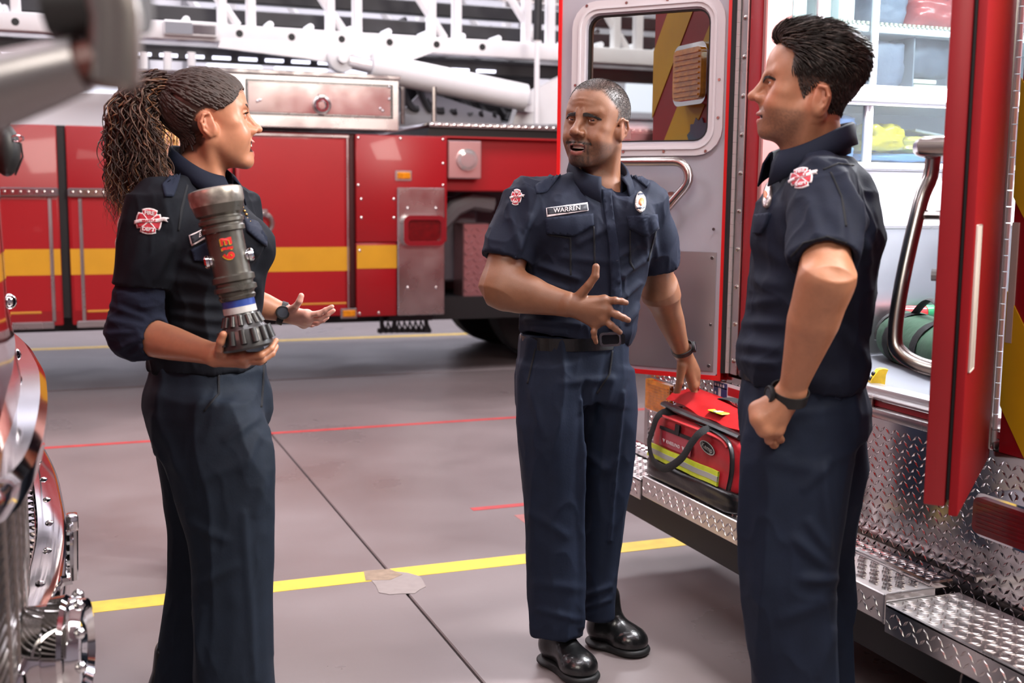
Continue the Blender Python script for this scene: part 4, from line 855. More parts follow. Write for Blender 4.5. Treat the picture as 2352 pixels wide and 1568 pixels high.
def front_strip(y0, y1, z0, z1, m, name, off=.002, parent=body, n=12, wob=.0):
    b = MB(); prev = None
    for k in range(n + 1):
        y = y0 + (y1 - y0) * k / n; w_ = wob * math.sin(k * 1.3); vs = [b.bm.verts.new((FX(y, z) - off, y, z + w_)) for z in (z0, z1)] + [b.bm.verts.new((FX(y, z) - off + .006, y, z + w_)) for z in (z1, z0)]
        if prev:
            for i in range(4): b.bm.faces.new((prev[i], prev[(i + 1) % 4], vs[(i + 1) % 4], vs[i]))
        prev = vs
    return b.build(name, m, parent)
zb0_, zb1_ = .528, .588
front_strip(Ya - .02, Yb + .12, zb0_, zb1_, m_lime, 'lime_band', .003, wob=.0015); front_strip(Ya - .02, Yb + .12, zb0_ + .018, zb1_ - .020, m_silver, 'silver_band', .0045, wob=.0015)
front_strip(Ya - .10, Ya - .32, .600, .668, mat('clear_pocket', (170, 60, 72), .12, coat=.8, bump=.5, bscale=14), 'clear_pocket', .004)
front_strip(Ya - .095, Ya - .325, .668, .682, m_vin, 'pocket_binding', .006); front_strip(Ya - .205, Ya - .235, .67, .715, m_vin, 'pocket_tab', .008)
m_btxt = mat('bag_print_white', (226, 222, 222), .5)
flat_text('pocket_text', 'KNEELPAD', .020, (FX(0, .612) - .0065, Ya - .205, .625), (0, -1, 0), (0, 0, 1), m_btxt, body, bold=.0004)
for yy in (Ya - .138, Ya - .273): MB().prism([(-.008, .008), (0, -.008), (.008, .008), (.004, .008), (0, 0), (-.004, .008)], (FX(0, .612) - .0062, yy, .625), (0, -1, 0), (0, 0, 1), .0008).build('pocket_mark', m_btxt, body)
ov = [(.047 * math.cos(a), .024 * math.sin(a)) for a in np.linspace(0, 2 * math.pi, 28)[:-1]]
lg = MB().prism([(x, y - .18 * x) for x, y in ov], (FX(0, .66) - .004, Ya - .425, .668), (0, -1, 0), (0, 0, 1), .002).build('oval_badge', m_vin, body)
MB().frame([(x, y - .18 * x) for x, y in ov], [(x * .9, y * .86 - .162 * x) for x, y in ov], (FX(0, .66) - .0062, Ya - .425, .668), (0, -1, 0), (0, 0, 1), .0008).build('badge_rim', m_silver, body)
flat_text('badge_text', 'Kemp', .030, (FX(0, .66) - .0066, Ya - .425, .668), v3((0, -1, -.18)).normalized(), v3((0, -.18, 1)).normalized(), m_silver, body, bold=.0003)
def strap(pts, w, m, name, parent, up=(0, 0, 1)):
    return MB().tube(pts, w, 8, flat=.16, upv=up, fixed=True).build(name, m, parent)
def sm(pts, n=6):
    P = [np.array(p, float) for p in pts]; out = []
    for i in range(len(P) - 1):
        a_, b_, c_, d_ = P[max(i - 1, 0)], P[i], P[i + 1], P[min(i + 2, len(P) - 1)]
        for k in range(n): t = k / n; out.append(.5 * (2 * b_ + (c_ - a_) * t + (2 * a_ - 5 * b_ + 4 * c_ - d_) * t * t + (3 * b_ - a_ - 3 * c_ + d_) * t ** 3))
    return out + [P[-1]]
loopP = [(FX(0, .74) + .06, Ya - .135, .755), (FX(0, .73) - .010, Ya - .10, .735), (FX(0, .66) - .026, Ya - .085, .665), (FX(0, .6) - .035, Ya - .085, .595), (FX(0, .54) - .04, Ya - .14, .535), (FX(0, .56) - .045, Ya - .23, .53), (FX(0, .6) - .04, Ya - .325, .60), (FX(0, .66) - .035, Ya - .375, .68), (FX(0, .73) - .015, Ya - .405, .735), (FX(0, .74) + .06, Ya - .43, .76)]
strap(sm(loopP), .0175, m_strap, 'carry_strap', tb, (1, 0, 0))
# zip line over the near end, open lid, pull loop
MB().tube(sm([(FX(0, .74) + .02, Ya - .30, .742), (FX(0, .74) - .002, Yb + .12, .735), (FX(0, .7) - .006, Yb + .055, .70), (FX(0, .6) - .006, Yb + .035, .62), (FX(0, .53) - .006, Yb + .045, .535)]), .0085, 8, flat=.6).build('zip', m_vin, body)
MB().tube(sm([(FX(0, .72) - .004, Ya - .11, .728), (FX(0, .73) - .006, Ya - .25, .728), (FX(0, .73) - .006, Yb + .14, .724), (FX(0, .7) - .006, Yb + .075, .70)]), .006, 6).build('piping', m_bag2, body)
lid = MB(); prof = [(.035, .775), (.06, .805), (.12, .825), (.19, .80), (.215, .775)]; rows = []
for k in range(13):
    y = Ya - .06 - k * (Ya - Yb - .10) / 12; lift = .022 * math.exp(-((k - 2) / 2.2) ** 2) - .012 * k / 12
    rows.append([lid.bm.verts.new((XF + dx, y, z + lift + .004 * math.sin(k * 1.7 + dx * 40))) for dx, z in prof])
for A, B in zip(rows[:-1], rows[1:]):
    for k in range(4): lid.bm.faces.new((A[k], A[k + 1], B[k + 1], B[k]))
bmesh.ops.solidify(lid.bm, geom=lid.bm.faces[:], thickness=.007); lid = lid.build('bag_lid', m_bag2, tb, 60)
MB().tube(sm([(XF + .025, Ya - .07, .772), (XF + .02, Ya - .2, .765), (XF + .025, Yb + .2, .755), (XF + .03, Yb + .05, .745)]), .018, 8, flat=.7).build('lid_lining', m_vin, tb)
MB().bx((XF + .045, Yb + .2, .798), (XF + .10, Yb + .29, .803), .002).build('lime_tab', m_lime, lid); MB().bx((XF + .045, Yb + .235, .801), (XF + .10, Yb + .255, .8045), .001).build('silver_tab', m_silver, lid)
strap(sm([(XF + .17, Ya - .20, .80), (XF + .165, Ya - .25, .825), (XF + .16, Ya - .36, .832), (XF + .165, Ya - .46, .815), (XF + .18, Ya - .5, .79)]), .026, m_strap, 'lid_strap', tb, (0, 0, 1))

for o in bpy.data.objects:          # the bag slumps: its filled height is lower than its cut
    if o.parent is not None and (o.parent is tb or (o.parent.parent is tb)) and o.type == 'MESH' and o.name.split('.')[0] != 'bag_base':
        for v in o.data.vertices: v.co.z = v.co.z if v.co.z < .055 else .055 + (v.co.z - .055) * .80
# ------------------------------------------------------------------ figures: signed distance modelling on a voxel grid, surfaced to one mesh
f32 = np.float32
def nrm(v): v = np.array(v, float); return v / np.linalg.norm(v)
class Vox:
    def __init__(s, lo, hi, h):
        s.lo = np.array(lo, float); s.h = h; s.n = np.ceil((np.array(hi) - s.lo) / h).astype(int) + 1
        s.D = np.full(s.n, 1.0, f32); s.ax = [(s.lo[i] + h * np.arange(s.n[i])).astype(f32) for i in range(3)]; s.fr = None
    def put(s, prim, k=0.0, op='u'):
        fn, lo, hi = prim; lo, hi = np.array(lo, float), np.array(hi, float)
        if s.fr is not None:
            M, c, sc = s.fr; cs = np.array([[(lo, hi)[a][0], (lo, hi)[b][1], (lo, hi)[d][2]] for a in (0, 1) for b in (0, 1) for d in (0, 1)]) * sc @ M.T + c; lo, hi = cs.min(0), cs.max(0)
        pad = k * 1.0 + 3 * s.h
        i0 = np.maximum(np.floor((lo - pad - s.lo) / s.h).astype(int), 0); i1 = np.minimum(np.ceil((hi + pad - s.lo) / s.h).astype(int) + 1, s.n)
        if (i1 <= i0).any(): return s
        sl = tuple(slice(a, b) for a, b in zip(i0, i1)); x, y, z = (s.ax[0][sl[0]][:, None, None], s.ax[1][sl[1]][None, :, None], s.ax[2][sl[2]][None, None, :])
        sc = 1.0
        if s.fr is not None:
            M, c, sc = s.fr; x, y, z = x - f32(c[0]), y - f32(c[1]), z - f32(c[2]); Mi = (M / sc).astype(f32)
            x, y, z = (x * Mi[0, 0] + y * Mi[1, 0] + z * Mi[2, 0], x * Mi[0, 1] + y * Mi[1, 1] + z * Mi[2, 1], x * Mi[0, 2] + y * Mi[1, 2] + z * Mi[2, 2])
        d = fn(x, y, z) * f32(sc); A = s.D[sl]
        if op == 'u': B = smin(A, d, k)
        elif op == 's': B = -smin(-A, d, k)
        else: B = -smin(-A, -d, k)
        s.D[sl] = B; return s
    def mesh(s):
        D, n = s.D, s.n; S = D < 0
        c = [S[a:n[0] - 1 + a, b:n[1] - 1 + b, d:n[2] - 1 + d] for a in (0, 1) for b in (0, 1) for d in (0, 1)]
        al = c[0].copy(); an = c[0].copy()
        for q in c[1:]: al &= q; an |= q
        act = an & ~al; idx = np.argwhere(act); N = len(idx); cid = np.full(act.shape, -1, np.int32); cid[act] = np.arange(N)
        cv = [D[idx[:, 0] + a, idx[:, 1] + b, idx[:, 2] + d] for a in (0, 1) for b in (0, 1) for d in (0, 1)]; off = [(a, b, d) for a in (0, 1) for b in (0, 1) for d in (0, 1)]
        P = np.zeros((N, 3)); cnt = np.zeros(N)
        for i in range(8):
            for ax_ in range(3):
                if off[i][ax_] == 0:
                    j = i + (4, 2, 1)[ax_]; a, b = cv[i], cv[j]; m = (a < 0) != (b < 0); t = a[m] / (a[m] - b[m]); q = np.repeat(np.array([off[i]], float), m.sum(), 0); q[:, ax_] += t; P[m] += q; cnt[m] += 1
        V = (idx + P / cnt[:, None]) * s.h + s.lo; Q = []
        for ax_ in range(3):
            a = S; sl0 = [slice(1, -1)] * 3; sl1 = [slice(1, -1)] * 3; sl0[ax_] = slice(0, -1); sl1[ax_] = slice(1, None)
            e0, e1 = S[tuple(sl0)], S[tuple(sl1)]; m = e0 != e1; I = np.argwhere(m); base = np.zeros(3, int); base[:] = 1; base[ax_] = 0; I = I + base; flip = e0[m]
            u, v = [(1, 2), (2, 0), (0, 1)][ax_]; du = np.zeros(3, int); du[u] = 1; dv = np.zeros(3, int); dv[v] = 1
            g = lambda J_: cid[J_[:, 0], J_[:, 1], J_[:, 2]]
            q = np.stack([g(I - du - dv), g(I - dv), g(I), g(I - du)], 1); q[~flip] = q[~flip][:, ::-1]; Q.append(q)
        Q = np.concatenate(Q); Q = Q[(Q >= 0).all(1)]; return V, Q
def smin(a, b, k):
    if k <= 0: return np.minimum(a, b)
    h = np.clip(0.5 + (b - a) * f32(0.5 / k), 0, 1); return b + (a - b) * h - f32(k) * h * (1 - h)
def E(c, r, rot=None):
    c = np.array(c, float); r = np.array([r] * 3 if np.isscalar(r) else r, float); R_ = None if rot is None else np.array(rot, float); m = r if rot is None else np.full(3, r.max())
    def fn(x, y, z):
        x, y, z = x - f32(c[0]), y - f32(c[1]), z - f32(c[2])
        if R_ is not None: Q = R_.astype(f32); x, y, z = x * Q[0, 0] + y * Q[1, 0] + z * Q[2, 0], x * Q[0, 1] + y * Q[1, 1] + z * Q[2, 1], x * Q[0, 2] + y * Q[1, 2] + z * Q[2, 2]
        a, b, d = x / f32(r[0]), y / f32(r[1]), z / f32(r[2]); k0 = np.sqrt(a * a + b * b + d * d); k1 = np.sqrt((a / f32(r[0])) ** 2 + (b / f32(r[1])) ** 2 + (d / f32(r[2])) ** 2) + f32(1e-6)
        return k0 * (k0 - 1) / k1
    return fn, c - m, c + m
def C(a, b, ra, rb):
    a, b = np.array(a, float), np.array(b, float); ab = b - a; L2 = max(ab @ ab, 1e-12); m = max(ra, rb)
    def fn(x, y, z):
        x, y, z = x - f32(a[0]), y - f32(a[1]), z - f32(a[2]); t = np.clip((x * f32(ab[0]) + y * f32(ab[1]) + z * f32(ab[2])) / f32(L2), 0, 1)
        return np.sqrt((x - t * f32(ab[0])) ** 2 + (y - t * f32(ab[1])) ** 2 + (z - t * f32(ab[2])) ** 2) - (f32(ra) + t * f32(rb - ra))
    return fn, np.minimum(a, b) - m, np.maximum(a, b) + m
def chain(V, pts, rs, k=0.0, kj=0.004, op='u'):
    prims = [C(pts[i], pts[i + 1], rs[i], rs[i + 1]) for i in range(len(pts) - 1)]; lo = np.min([p[1] for p in prims], 0); hi = np.max([p[2] for p in prims], 0)
    def fn(x, y, z):
        d = prims[0][0](x, y, z)
        for p in prims[1:]: d = smin(d, p[0](x, y, z), kj)
        return d
    V.put((fn, lo, hi), k, op)
def LO(a, b, side, rows, n=2.0):         # elliptical loft: rows = (t, rx, ry[, ox, oy])
    a, b = np.array(a, float), np.array(b, float); az = b - a; L = np.linalg.norm(az); az = az / L; sx = np.array(side, float); sx = nrm(sx - az * (sx @ az)); sy = np.cross(az, sx)
    rows = np.array([list(r) + [0, 0] * (len(r) == 3) for r in rows], float); T = np.linspace(0, 1, 65); tab = []
    for j in range(1, 5):     # monotone-ish cubic resample
        v = np.interp(T, rows[:, 0], rows[:, j])
        for _ in range(3): v[1:-1] = .25 * v[:-2] + .5 * v[1:-1] + .25 * v[2:]
        tab.append(v)
    mx = max(rows[:, 1].max(), rows[:, 2].max()) + np.abs(rows[:, 3:]).max(); cs = np.array([a, b]); lo, hi = cs.min(0) - mx, cs.max(0) + mx
    tabf = [q.astype(f32) for q in tab]
    def fn(x, y, z):
        x, y, z = x - f32(a[0]), y - f32(a[1]), z - f32(a[2]); w = x * f32(az[0]) + y * f32(az[1]) + z * f32(az[2]); u = x * f32(sx[0]) + y * f32(sx[1]) + z * f32(sx[2]); v = x * f32(sy[0]) + y * f32(sy[1]) + z * f32(sy[2])
        t = np.clip(w / f32(L), 0, 1) * 64; i = np.minimum(t.astype(np.int32), 63); fr = t - i
        rx, ry, ox, oy = [q[i] * (1 - fr) + q[i + 1] * fr for q in tabf]
        uu, vv = (u - ox) / rx, (v - oy) / ry
        if n == 2.0: k0 = np.sqrt(uu * uu + vv * vv)
        else: k0 = (np.abs(uu) ** f32(n) + np.abs(vv) ** f32(n)) ** f32(1 / n)
        k1 = np.sqrt((uu / rx) ** 2 + (vv / ry) ** 2) + f32(1e-5); kk = np.sqrt(uu * uu + vv * vv); d = (k0 - 1) * kk / k1
        e = np.maximum(-w, w - f32(L)); return np.maximum(d, e)
    return fn, lo, hi
def npnoise(P, freq, seed=0):
    P = np.asarray(P) * freq + 17.3 * seed; i = np.floor(P).astype(np.int64); f = P - i; w = f * f * (3 - 2 * f)
    def hsh(a, b, c): n = (a * 374761393 + b * 668265263 + c * 2147483647 + seed * 1274126177) & 0xFFFFFFFF; n = ((n ^ (n >> 13)) * 1274126177) & 0xFFFFFFFF; return ((n ^ (n >> 16)) & 0xFFFF) / 32767.5 - 1
    r = 0
    for a in (0, 1):
        for b in (0, 1):
            for c in (0, 1): r = r + hsh(i[:, 0] + a, i[:, 1] + b, i[:, 2] + c) * (w[:, 0] if a else 1 - w[:, 0]) * (w[:, 1] if b else 1 - w[:, 1]) * (w[:, 2] if c else 1 - w[:, 2])
    return r
def vnormals(V, Q):
    a = V[Q[:, 2]] - V[Q[:, 0]]; b = V[Q[:, 3]] - V[Q[:, 1]]; fnm = np.cross(a, b); N = np.zeros_like(V)
    for k in range(4): np.add.at(N, Q[:, k], fnm)
    return N / (np.linalg.norm(N, axis=1)[:, None] + 1e-12)
def keep_big(V, Q):
    lab = np.arange(len(V))
    for _ in range(200):
        m = lab[Q].min(1); new = lab.copy()
        for k in range(4): np.minimum.at(new, Q[:, k], m)
        new = new[new]; new = new[new]
        if (new == lab).all(): break
        lab = new
    u, c = np.unique(lab, return_counts=True); keep = lab == u[c.argmax()]; ix = np.cumsum(keep) - 1; return V[keep], ix[Q[keep[Q].all(1)]]
def smoothV(V, Q, it=1, lam=.5):
    for _ in range(it):
        S = np.zeros_like(V); c = np.zeros(len(V))
        for k in range(4): np.add.at(S, Q[:, k], V[Q[:, (k + 1) % 4]] + V[Q[:, (k - 1) % 4]]); np.add.at(c, Q[:, k], 2)
        V = V * (1 - lam) + lam * S / np.maximum(c, 1)[:, None]
    return V
RK = np.stack([_rt, np.array([_sy, _cy, 0.0]), np.array([0, 0, 1.0])], 1)      # figure frame -> world
CAMK = np.array([0, 0, CAM_H])
def k2w(P): return np.asarray(P) @ RK.T
def put_mesh(name, V, F, m, parent, col=None, label=None, kind=None, smooth=True):
    W_ = k2w(V); P = np.array(WM[parent.name].inverted()); W_ = W_ @ P[:3, :3].T + P[:3, 3]; me = bpy.data.meshes.new(name)
    if isinstance(F, np.ndarray):
        n = F.shape[1]; me.vertices.add(len(W_)); me.vertices.foreach_set('co', W_.ravel()); me.loops.add(F.size); me.loops.foreach_set('vertex_index', F.ravel().astype(np.int32)); me.polygons.add(len(F)); me.polygons.foreach_set('loop_start', np.arange(0, F.size, n, dtype=np.int32)); me.update(calc_edges=True); me.validate()
    else: me.from_pydata(W_.tolist(), [], F); me.update()
    if smooth: me.shade_smooth()
    if col is not None:
        at = me.color_attributes.new('Col', 'FLOAT_COLOR', 'POINT'); at.data.foreach_set('color', np.concatenate([col, np.ones((len(col), 1))], 1).astype(f32).ravel())
    return link_mesh(name, me, m, parent, world=False, kind=kind, label=label)
def K(px, py, h): return J(px, py, h)
def pxdir(px, py): d = ray(px, py); return nrm([d @ _rt, d[0] * _sy + d[1] * _cy, d[2]])
def bvh_of(V, Q): return BVHTree.FromPolygons([tuple(v) for v in V], [tuple(int(i) for i in q) for q in Q])
class Surf:          # cloth surface that prints, flaps and buttons are laid on
    def __init__(s, V, Q): s.b = bvh_of(V, Q)
    def at(s, px, py, off=0.0, far=False):
        d = pxdir(px, py); r = s.b.ray_cast(v3(CAMK), v3(d))
        if r[0] is None:
            p = CAMK + d * s.dist; r = s.b.find_nearest(v3(p))
        n = r[1]; p = r[0]
        if n.dot(v3(d)) > 0: n = -n
        s.dist = (p - v3(CAMK)).length; return np.array(p + n * off), np.array(n)
def tess(poly, maxe):
    bm = bmesh.new(); f = bm.faces.new([bm.verts.new((x, y, 0)) for x, y in poly]); bmesh.ops.triangulate(bm, faces=bm.faces[:])
    for _ in range(7):
        es = [e for e in bm.edges if e.calc_length() > maxe]
        if not es: break
        bmesh.ops.subdivide_edges(bm, edges=es, cuts=1); bmesh.ops.triangulate(bm, faces=bm.faces[:])
    bm.verts.index_update(); V = [(v.co.x, v.co.y) for v in bm.verts]; Fc = [[v.index for v in f.verts] for f in bm.faces]; bm.free(); return V, Fc
def decal(name, poly, surf, m, parent, off=.0015, thick=.0015, maxe=9, VF=None, label=None, smooth=True, puff=0.0):
    V2, Fc = VF if VF is not None else tess(poly, maxe); cx_, cy_ = np.mean(V2, 0); surf.dist = getattr(surf, 'dist', 3.0)
    surf.at(cx_, cy_); T = [surf.at(x, y, off + thick) for x, y in V2]; top = [t[0] for t in T]; n = len(top); bot = [p - nn * (thick + off + .001) for p, nn in T]
    ec = {}
    for f in Fc:
        for i in range(len(f)): e = (f[i], f[(i + 1) % len(f)]); ec[e] = 1
    Fs = [list(f) for f in Fc]
    for (a, b) in ec:
        if (b, a) not in ec: Fs.append([b, a, n + a, n + b])
    return put_mesh(name, np.array(top + bot), Fs, m, parent, label=label, smooth=smooth)
def textdecal(name, txt, c, ex, ey, size, surf, m, parent, off=.003, bold=0.0):
    V, Fc = text_mesh(txt, size, bold); V2 = [(c[0] + ex[0] * x + ey[0] * y, c[1] + ex[1] * x + ey[1] * y) for x, y in V]
    return decal(name, None, surf, m, parent, off, .0006, VF=(V2, Fc), smooth=False)
def folds(V, Nn, fl_, h):           # soft ridges along pixel lines: (p0, p1, amp, width)
    d = np.zeros(len(V)); front = np.clip((-(Nn[:, 1]) + .35) / .6, 0, 1)
    for (a, b, amp, w) in fl_:
        A, B = K(*a, h)[[0, 2]], K(*b, h)[[0, 2]]; ab = B - A; P = V[:, [0, 2]] * (h / V[:, 1])[:, None] + np.array([0, CAM_H]) * (1 - h / V[:, 1])[:, None]; q = P - A; t = np.clip(q @ ab / (ab @ ab), 0, 1); ds = np.linalg.norm(q - t[:, None] * ab, axis=1); d += amp * np.exp(-(ds / w) ** 2) * np.sin(np.pi * np.clip(.12 + .76 * t, 0, 1)) ** .5
    return d * front
def cloth(name, G, m, parent, wr=(), fl_=(), h=3.0, label=None, it=1):
    V, Q = G.mesh(); V = smoothV(V, Q, it); N = vnormals(V, Q); d = folds(V, N, fl_, h)
    for (amp, freq, st, seed) in wr:
        P = V * np.array(st); n1 = npnoise(P, freq, seed) + .5 * npnoise(P, freq * 2.1, seed + 3); d = d + amp * (2.2 * (1 - np.clip(np.abs(n1) * 1.25, 0, 1)) ** 2.2 - .55)
    V = V + N * d[:, None]; o = put_mesh(name, V, Q, m, parent, label=label); return o, Surf(V, Q)
# ---- head
def headframe(f, pitch=0.0, roll=0.0):
    f = nrm(f); z = np.array([0, 0, 1.0]); x = nrm(np.cross(f, z)); Rm = np.stack([x, f, z], 1)
    cp, sp = math.cos(pitch), math.sin(pitch); Rp = np.array([[1, 0, 0], [0, cp, -sp], [0, sp, cp]]); cr, sr = math.cos(roll), math.sin(roll); Rr = np.array([[cr, 0, sr], [0, 1, 0], [-sr, 0, cr]]); return Rm @ Rp @ Rr
HD = dict(cheek=1.0, jaw=1.0, nose=1.0, open=.004, smile=0.0, lid=.0036, brow=0.0, lip=1.0, chin=1.0, earz=-.016, squint=0, furrow=0)
def head(G, M, c, s, **kw):
    p = dict(HD); p.update(kw); G.fr = (M, np.array(c), s); S2 = (-1, 1); op_ = p['open']; sm_ = p['smile']; drop = op_ * 1.1
    G.put(E((0, -.014, .034), (.0755, .098, .084)), 0)
    G.put(E((0, .028, .036), (.063, .063, .064)), .03)
    G.put(E((0, .030, -.036), (.057, .056, .074)), .03)
    for x in S2:
        G.put(C((x * .050 * p['jaw'], -.004, -.050 - drop * .5), (x * .020 * p['jaw'], .064, -.098 - drop), .019, .016), .03)
        G.put(E((x * .046, .052, -.022), (.021 * p['cheek'], .024, .017)), .022)
        G.put(E((x * .036, .060, -.052), (.020 * p['cheek'], .022, .022)), .022)
        if sm_: G.put(E((x * .037, .071, -.046), (.014, .013, .012)), .016)
    fu = p.get('full', .5)
    for x in S2:
        G.put(E((x * (.030 + .010 * fu), .040, -.052 - drop * .4), (.024, .034, .036)), .03)
        G.put(E((x * .048, .034, .012), (.018 + .002 * fu, .032, .034)), .025)
    G.put(E((0, .025, -.078 - drop * .6), (.044, .046, .034)), .03)
    G.put(E((0, .076, -.101 - drop), (.021 * p['chin'], .0165, .0165)), .016)
    G.put(E((0, .075, -.073 - drop * .4), (.029, .022, .027)), .018)
    for x in S2:
        G.put(C((x * .010, .0855, .0165 + p['brow'] * .4), (x * .043, .070, .021), .0105, .0095), .014)
        G.put(E((x * .031, .090, -.002), (.0185, .0145, .0125)), .012, 's')
    n_ = p['nose']
    nz = p.get('nz', 0.0)
    br = p.get('bridge', 0.0); G.put(C((0, .083 + br, .010), (0, .107 + .004 * n_, -.036 + nz), .0085 * n_, .0095 * n_), .013)
    G.put(E((0, .1115 + .003 * n_, -.042 + nz), (.0118 * n_, .0115, .0100)), .008)
    for x in S2:
        G.put(E((x * .0135 * n_, .0985, -.0455 + nz), (.0085 * n_, .012, .0088)), .006)
        G.put(E((x * .0068 * n_, .1075, -.0525 + nz), (.0036 * n_, .0062, .0038)), .003, 's')
        if p['furrow']:
            chain(G, [(x * .007, .0940, .010), (x * .0085, .0950, .026)], [.0026, .0016], .006)
            for zz in (.038, .050): chain(G, [(x * .004, .0925, zz + .003), (x * .030, .0835, zz - .001)], [.0014, .0010], .006)
            chain(G, [(x * .021, .098, -.044), (x * .038, .083, -.070)], [.0022, .0015], .004, op='s')
        if p.get('crow'):
            for (a0, a1) in (((.047, .072, -.002), (.058, .054, .004)), ((.047, .072, -.006), (.059, .052, -.007)), ((.046, .072, -.010), (.057, .054, -.019))): chain(G, [(x * a0[0], a0[1], a0[2]), (x * a1[0], a1[1], a1[2])], [.0016, .001], .003, op='s')
        if sm_:
            chain(G, [(x * .021, .099, -.044), (x * .036, .082, -.064)], [.002, .0015], .004, op='s')
    # lips
    mz = -.0735; cz = mz + sm_ * .010; cx_ = .0235 + sm_ * .007; cy_ = .083 - sm_ * .006; L = p['lip']
    for x in S2:
        chain(G, [(x * cx_, cy_, cz), (x * .012, .0935, mz + .0045), (x * .004, .0965, mz + .0048), (0, .0962, mz + .0038)], [.0024, .0042 * L, .0046 * L, .0042 * L], .004)
        chain(G, [(x * cx_, cy_, cz - .001), (x * .012, .0905 - op_ * .3, mz - .0055 - op_ * 1.3), (0, .0935 - op_ * .3, mz - .0075 - op_ * 1.5)], [.0024, .0050 * L, .0058 * L], .004)
    if op_ > .001:
        G.put(E((0, .090, mz - .001 - op_ * .45), (cx_ * .92, .017, op_ * .95)), .002, 's')
        G.put(E((0, .078, mz - .001 - op_ * .45), (cx_ * .9, .02, op_ * 1.1 + .002)), .002, 's')
    else: chain(G, [(-cx_, cy_ + .004, cz), (0, .0985, mz - .001), (cx_, cy_ + .004, cz)], [.0012, .0014, .0012], .0015, op='s')
    G.put(E((0, .088, -.040), (.017, .013, .020)), .010)
    G.put(E((0, .0985, -.0600), (.0032, .004, .007)), .004, 's')
    for x in S2:          # lids over the eyeball, slit open
        G.put(E((x * .0315, .0735, -.002), .0138), .003)
        ry = np.array(Matrix.Rotation(x * R(-4), 3, 'Y')); G.put(E((x * .0318, .0885, -.0028), (.0135, .0085, p['lid']), ry), .0015, 's')
        chain(G, [(x * .020, .0835, .0045), (x * .031, .0875, .0075), (x * .044, .0800, .0030)], [.0018, .0022, .0018], .004)
        # ear
        er = np.array(Matrix.Rotation(R(-22) * x, 3, 'Z') @ Matrix.Rotation(R(12), 3, 'X')); ez = p['earz']; ey = p.get('eary', -.010) + .010
        G.put(E((x * .0745, -.010 + ey, ez), (.0075, .0185, .0315), er), .006)
        G.put(E((x * .0720, .004 + ey, ez - .012), (.008, .010, .016)), .008)
        G.put(E((x * .0835, -.008 + ey, ez + .003), (.0050, .0105, .0200), er), .004, 's'); G.put(E((x * .0735, -.014 + ey, ez), (.0060, .0205, .0290), er), .003)
        chain(G, [(x * .0755, .004 + ey, ez + .012), (x * .0815, -.004 + ey, ez + .026), (x * .0845, -.018 + ey, ez + .024), (x * .0855, -.0255 + ey, ez + .006), (x * .0815, -.021 + ey, ez - .014), (x * .0765, -.008 + ey, ez - .027)], [.0028, .0034, .0036, .0036, .0032, .005], .003)
        chain(G, [(x * .080, -.016 + ey, ez + .014), (x * .0815, -.018 + ey, ez - .002), (x * .079, -.010 + ey, ez - .014)], [.0022, .0025, .0025], .003)
        G.put(E((x * .0765, .0035 + ey, ez - .006), (.003, .004, .0055)), .003)
    G.fr = None
def hloc(V, M, c, s): return (V - c) @ M / s
def blend(col, mask, c): mask = np.clip(mask, 0, 1)[:, None]; return col * (1 - mask) + np.array(c) * mask
def segd(P, pts):
    d = np.full(len(P), 9.0)
    for a, b in zip(pts[:-1], pts[1:]):
        a, b = np.array(a), np.array(b); ab = b - a; t = np.clip((P - a) @ ab / (ab @ ab), 0, 1); d = np.minimum(d, np.linalg.norm(P - a - t[:, None] * ab, axis=1))
    return d
def ss(x, a, b): t = np.clip((x - a) / (b - a), 0, 1); return t * t * (3 - 2 * t)
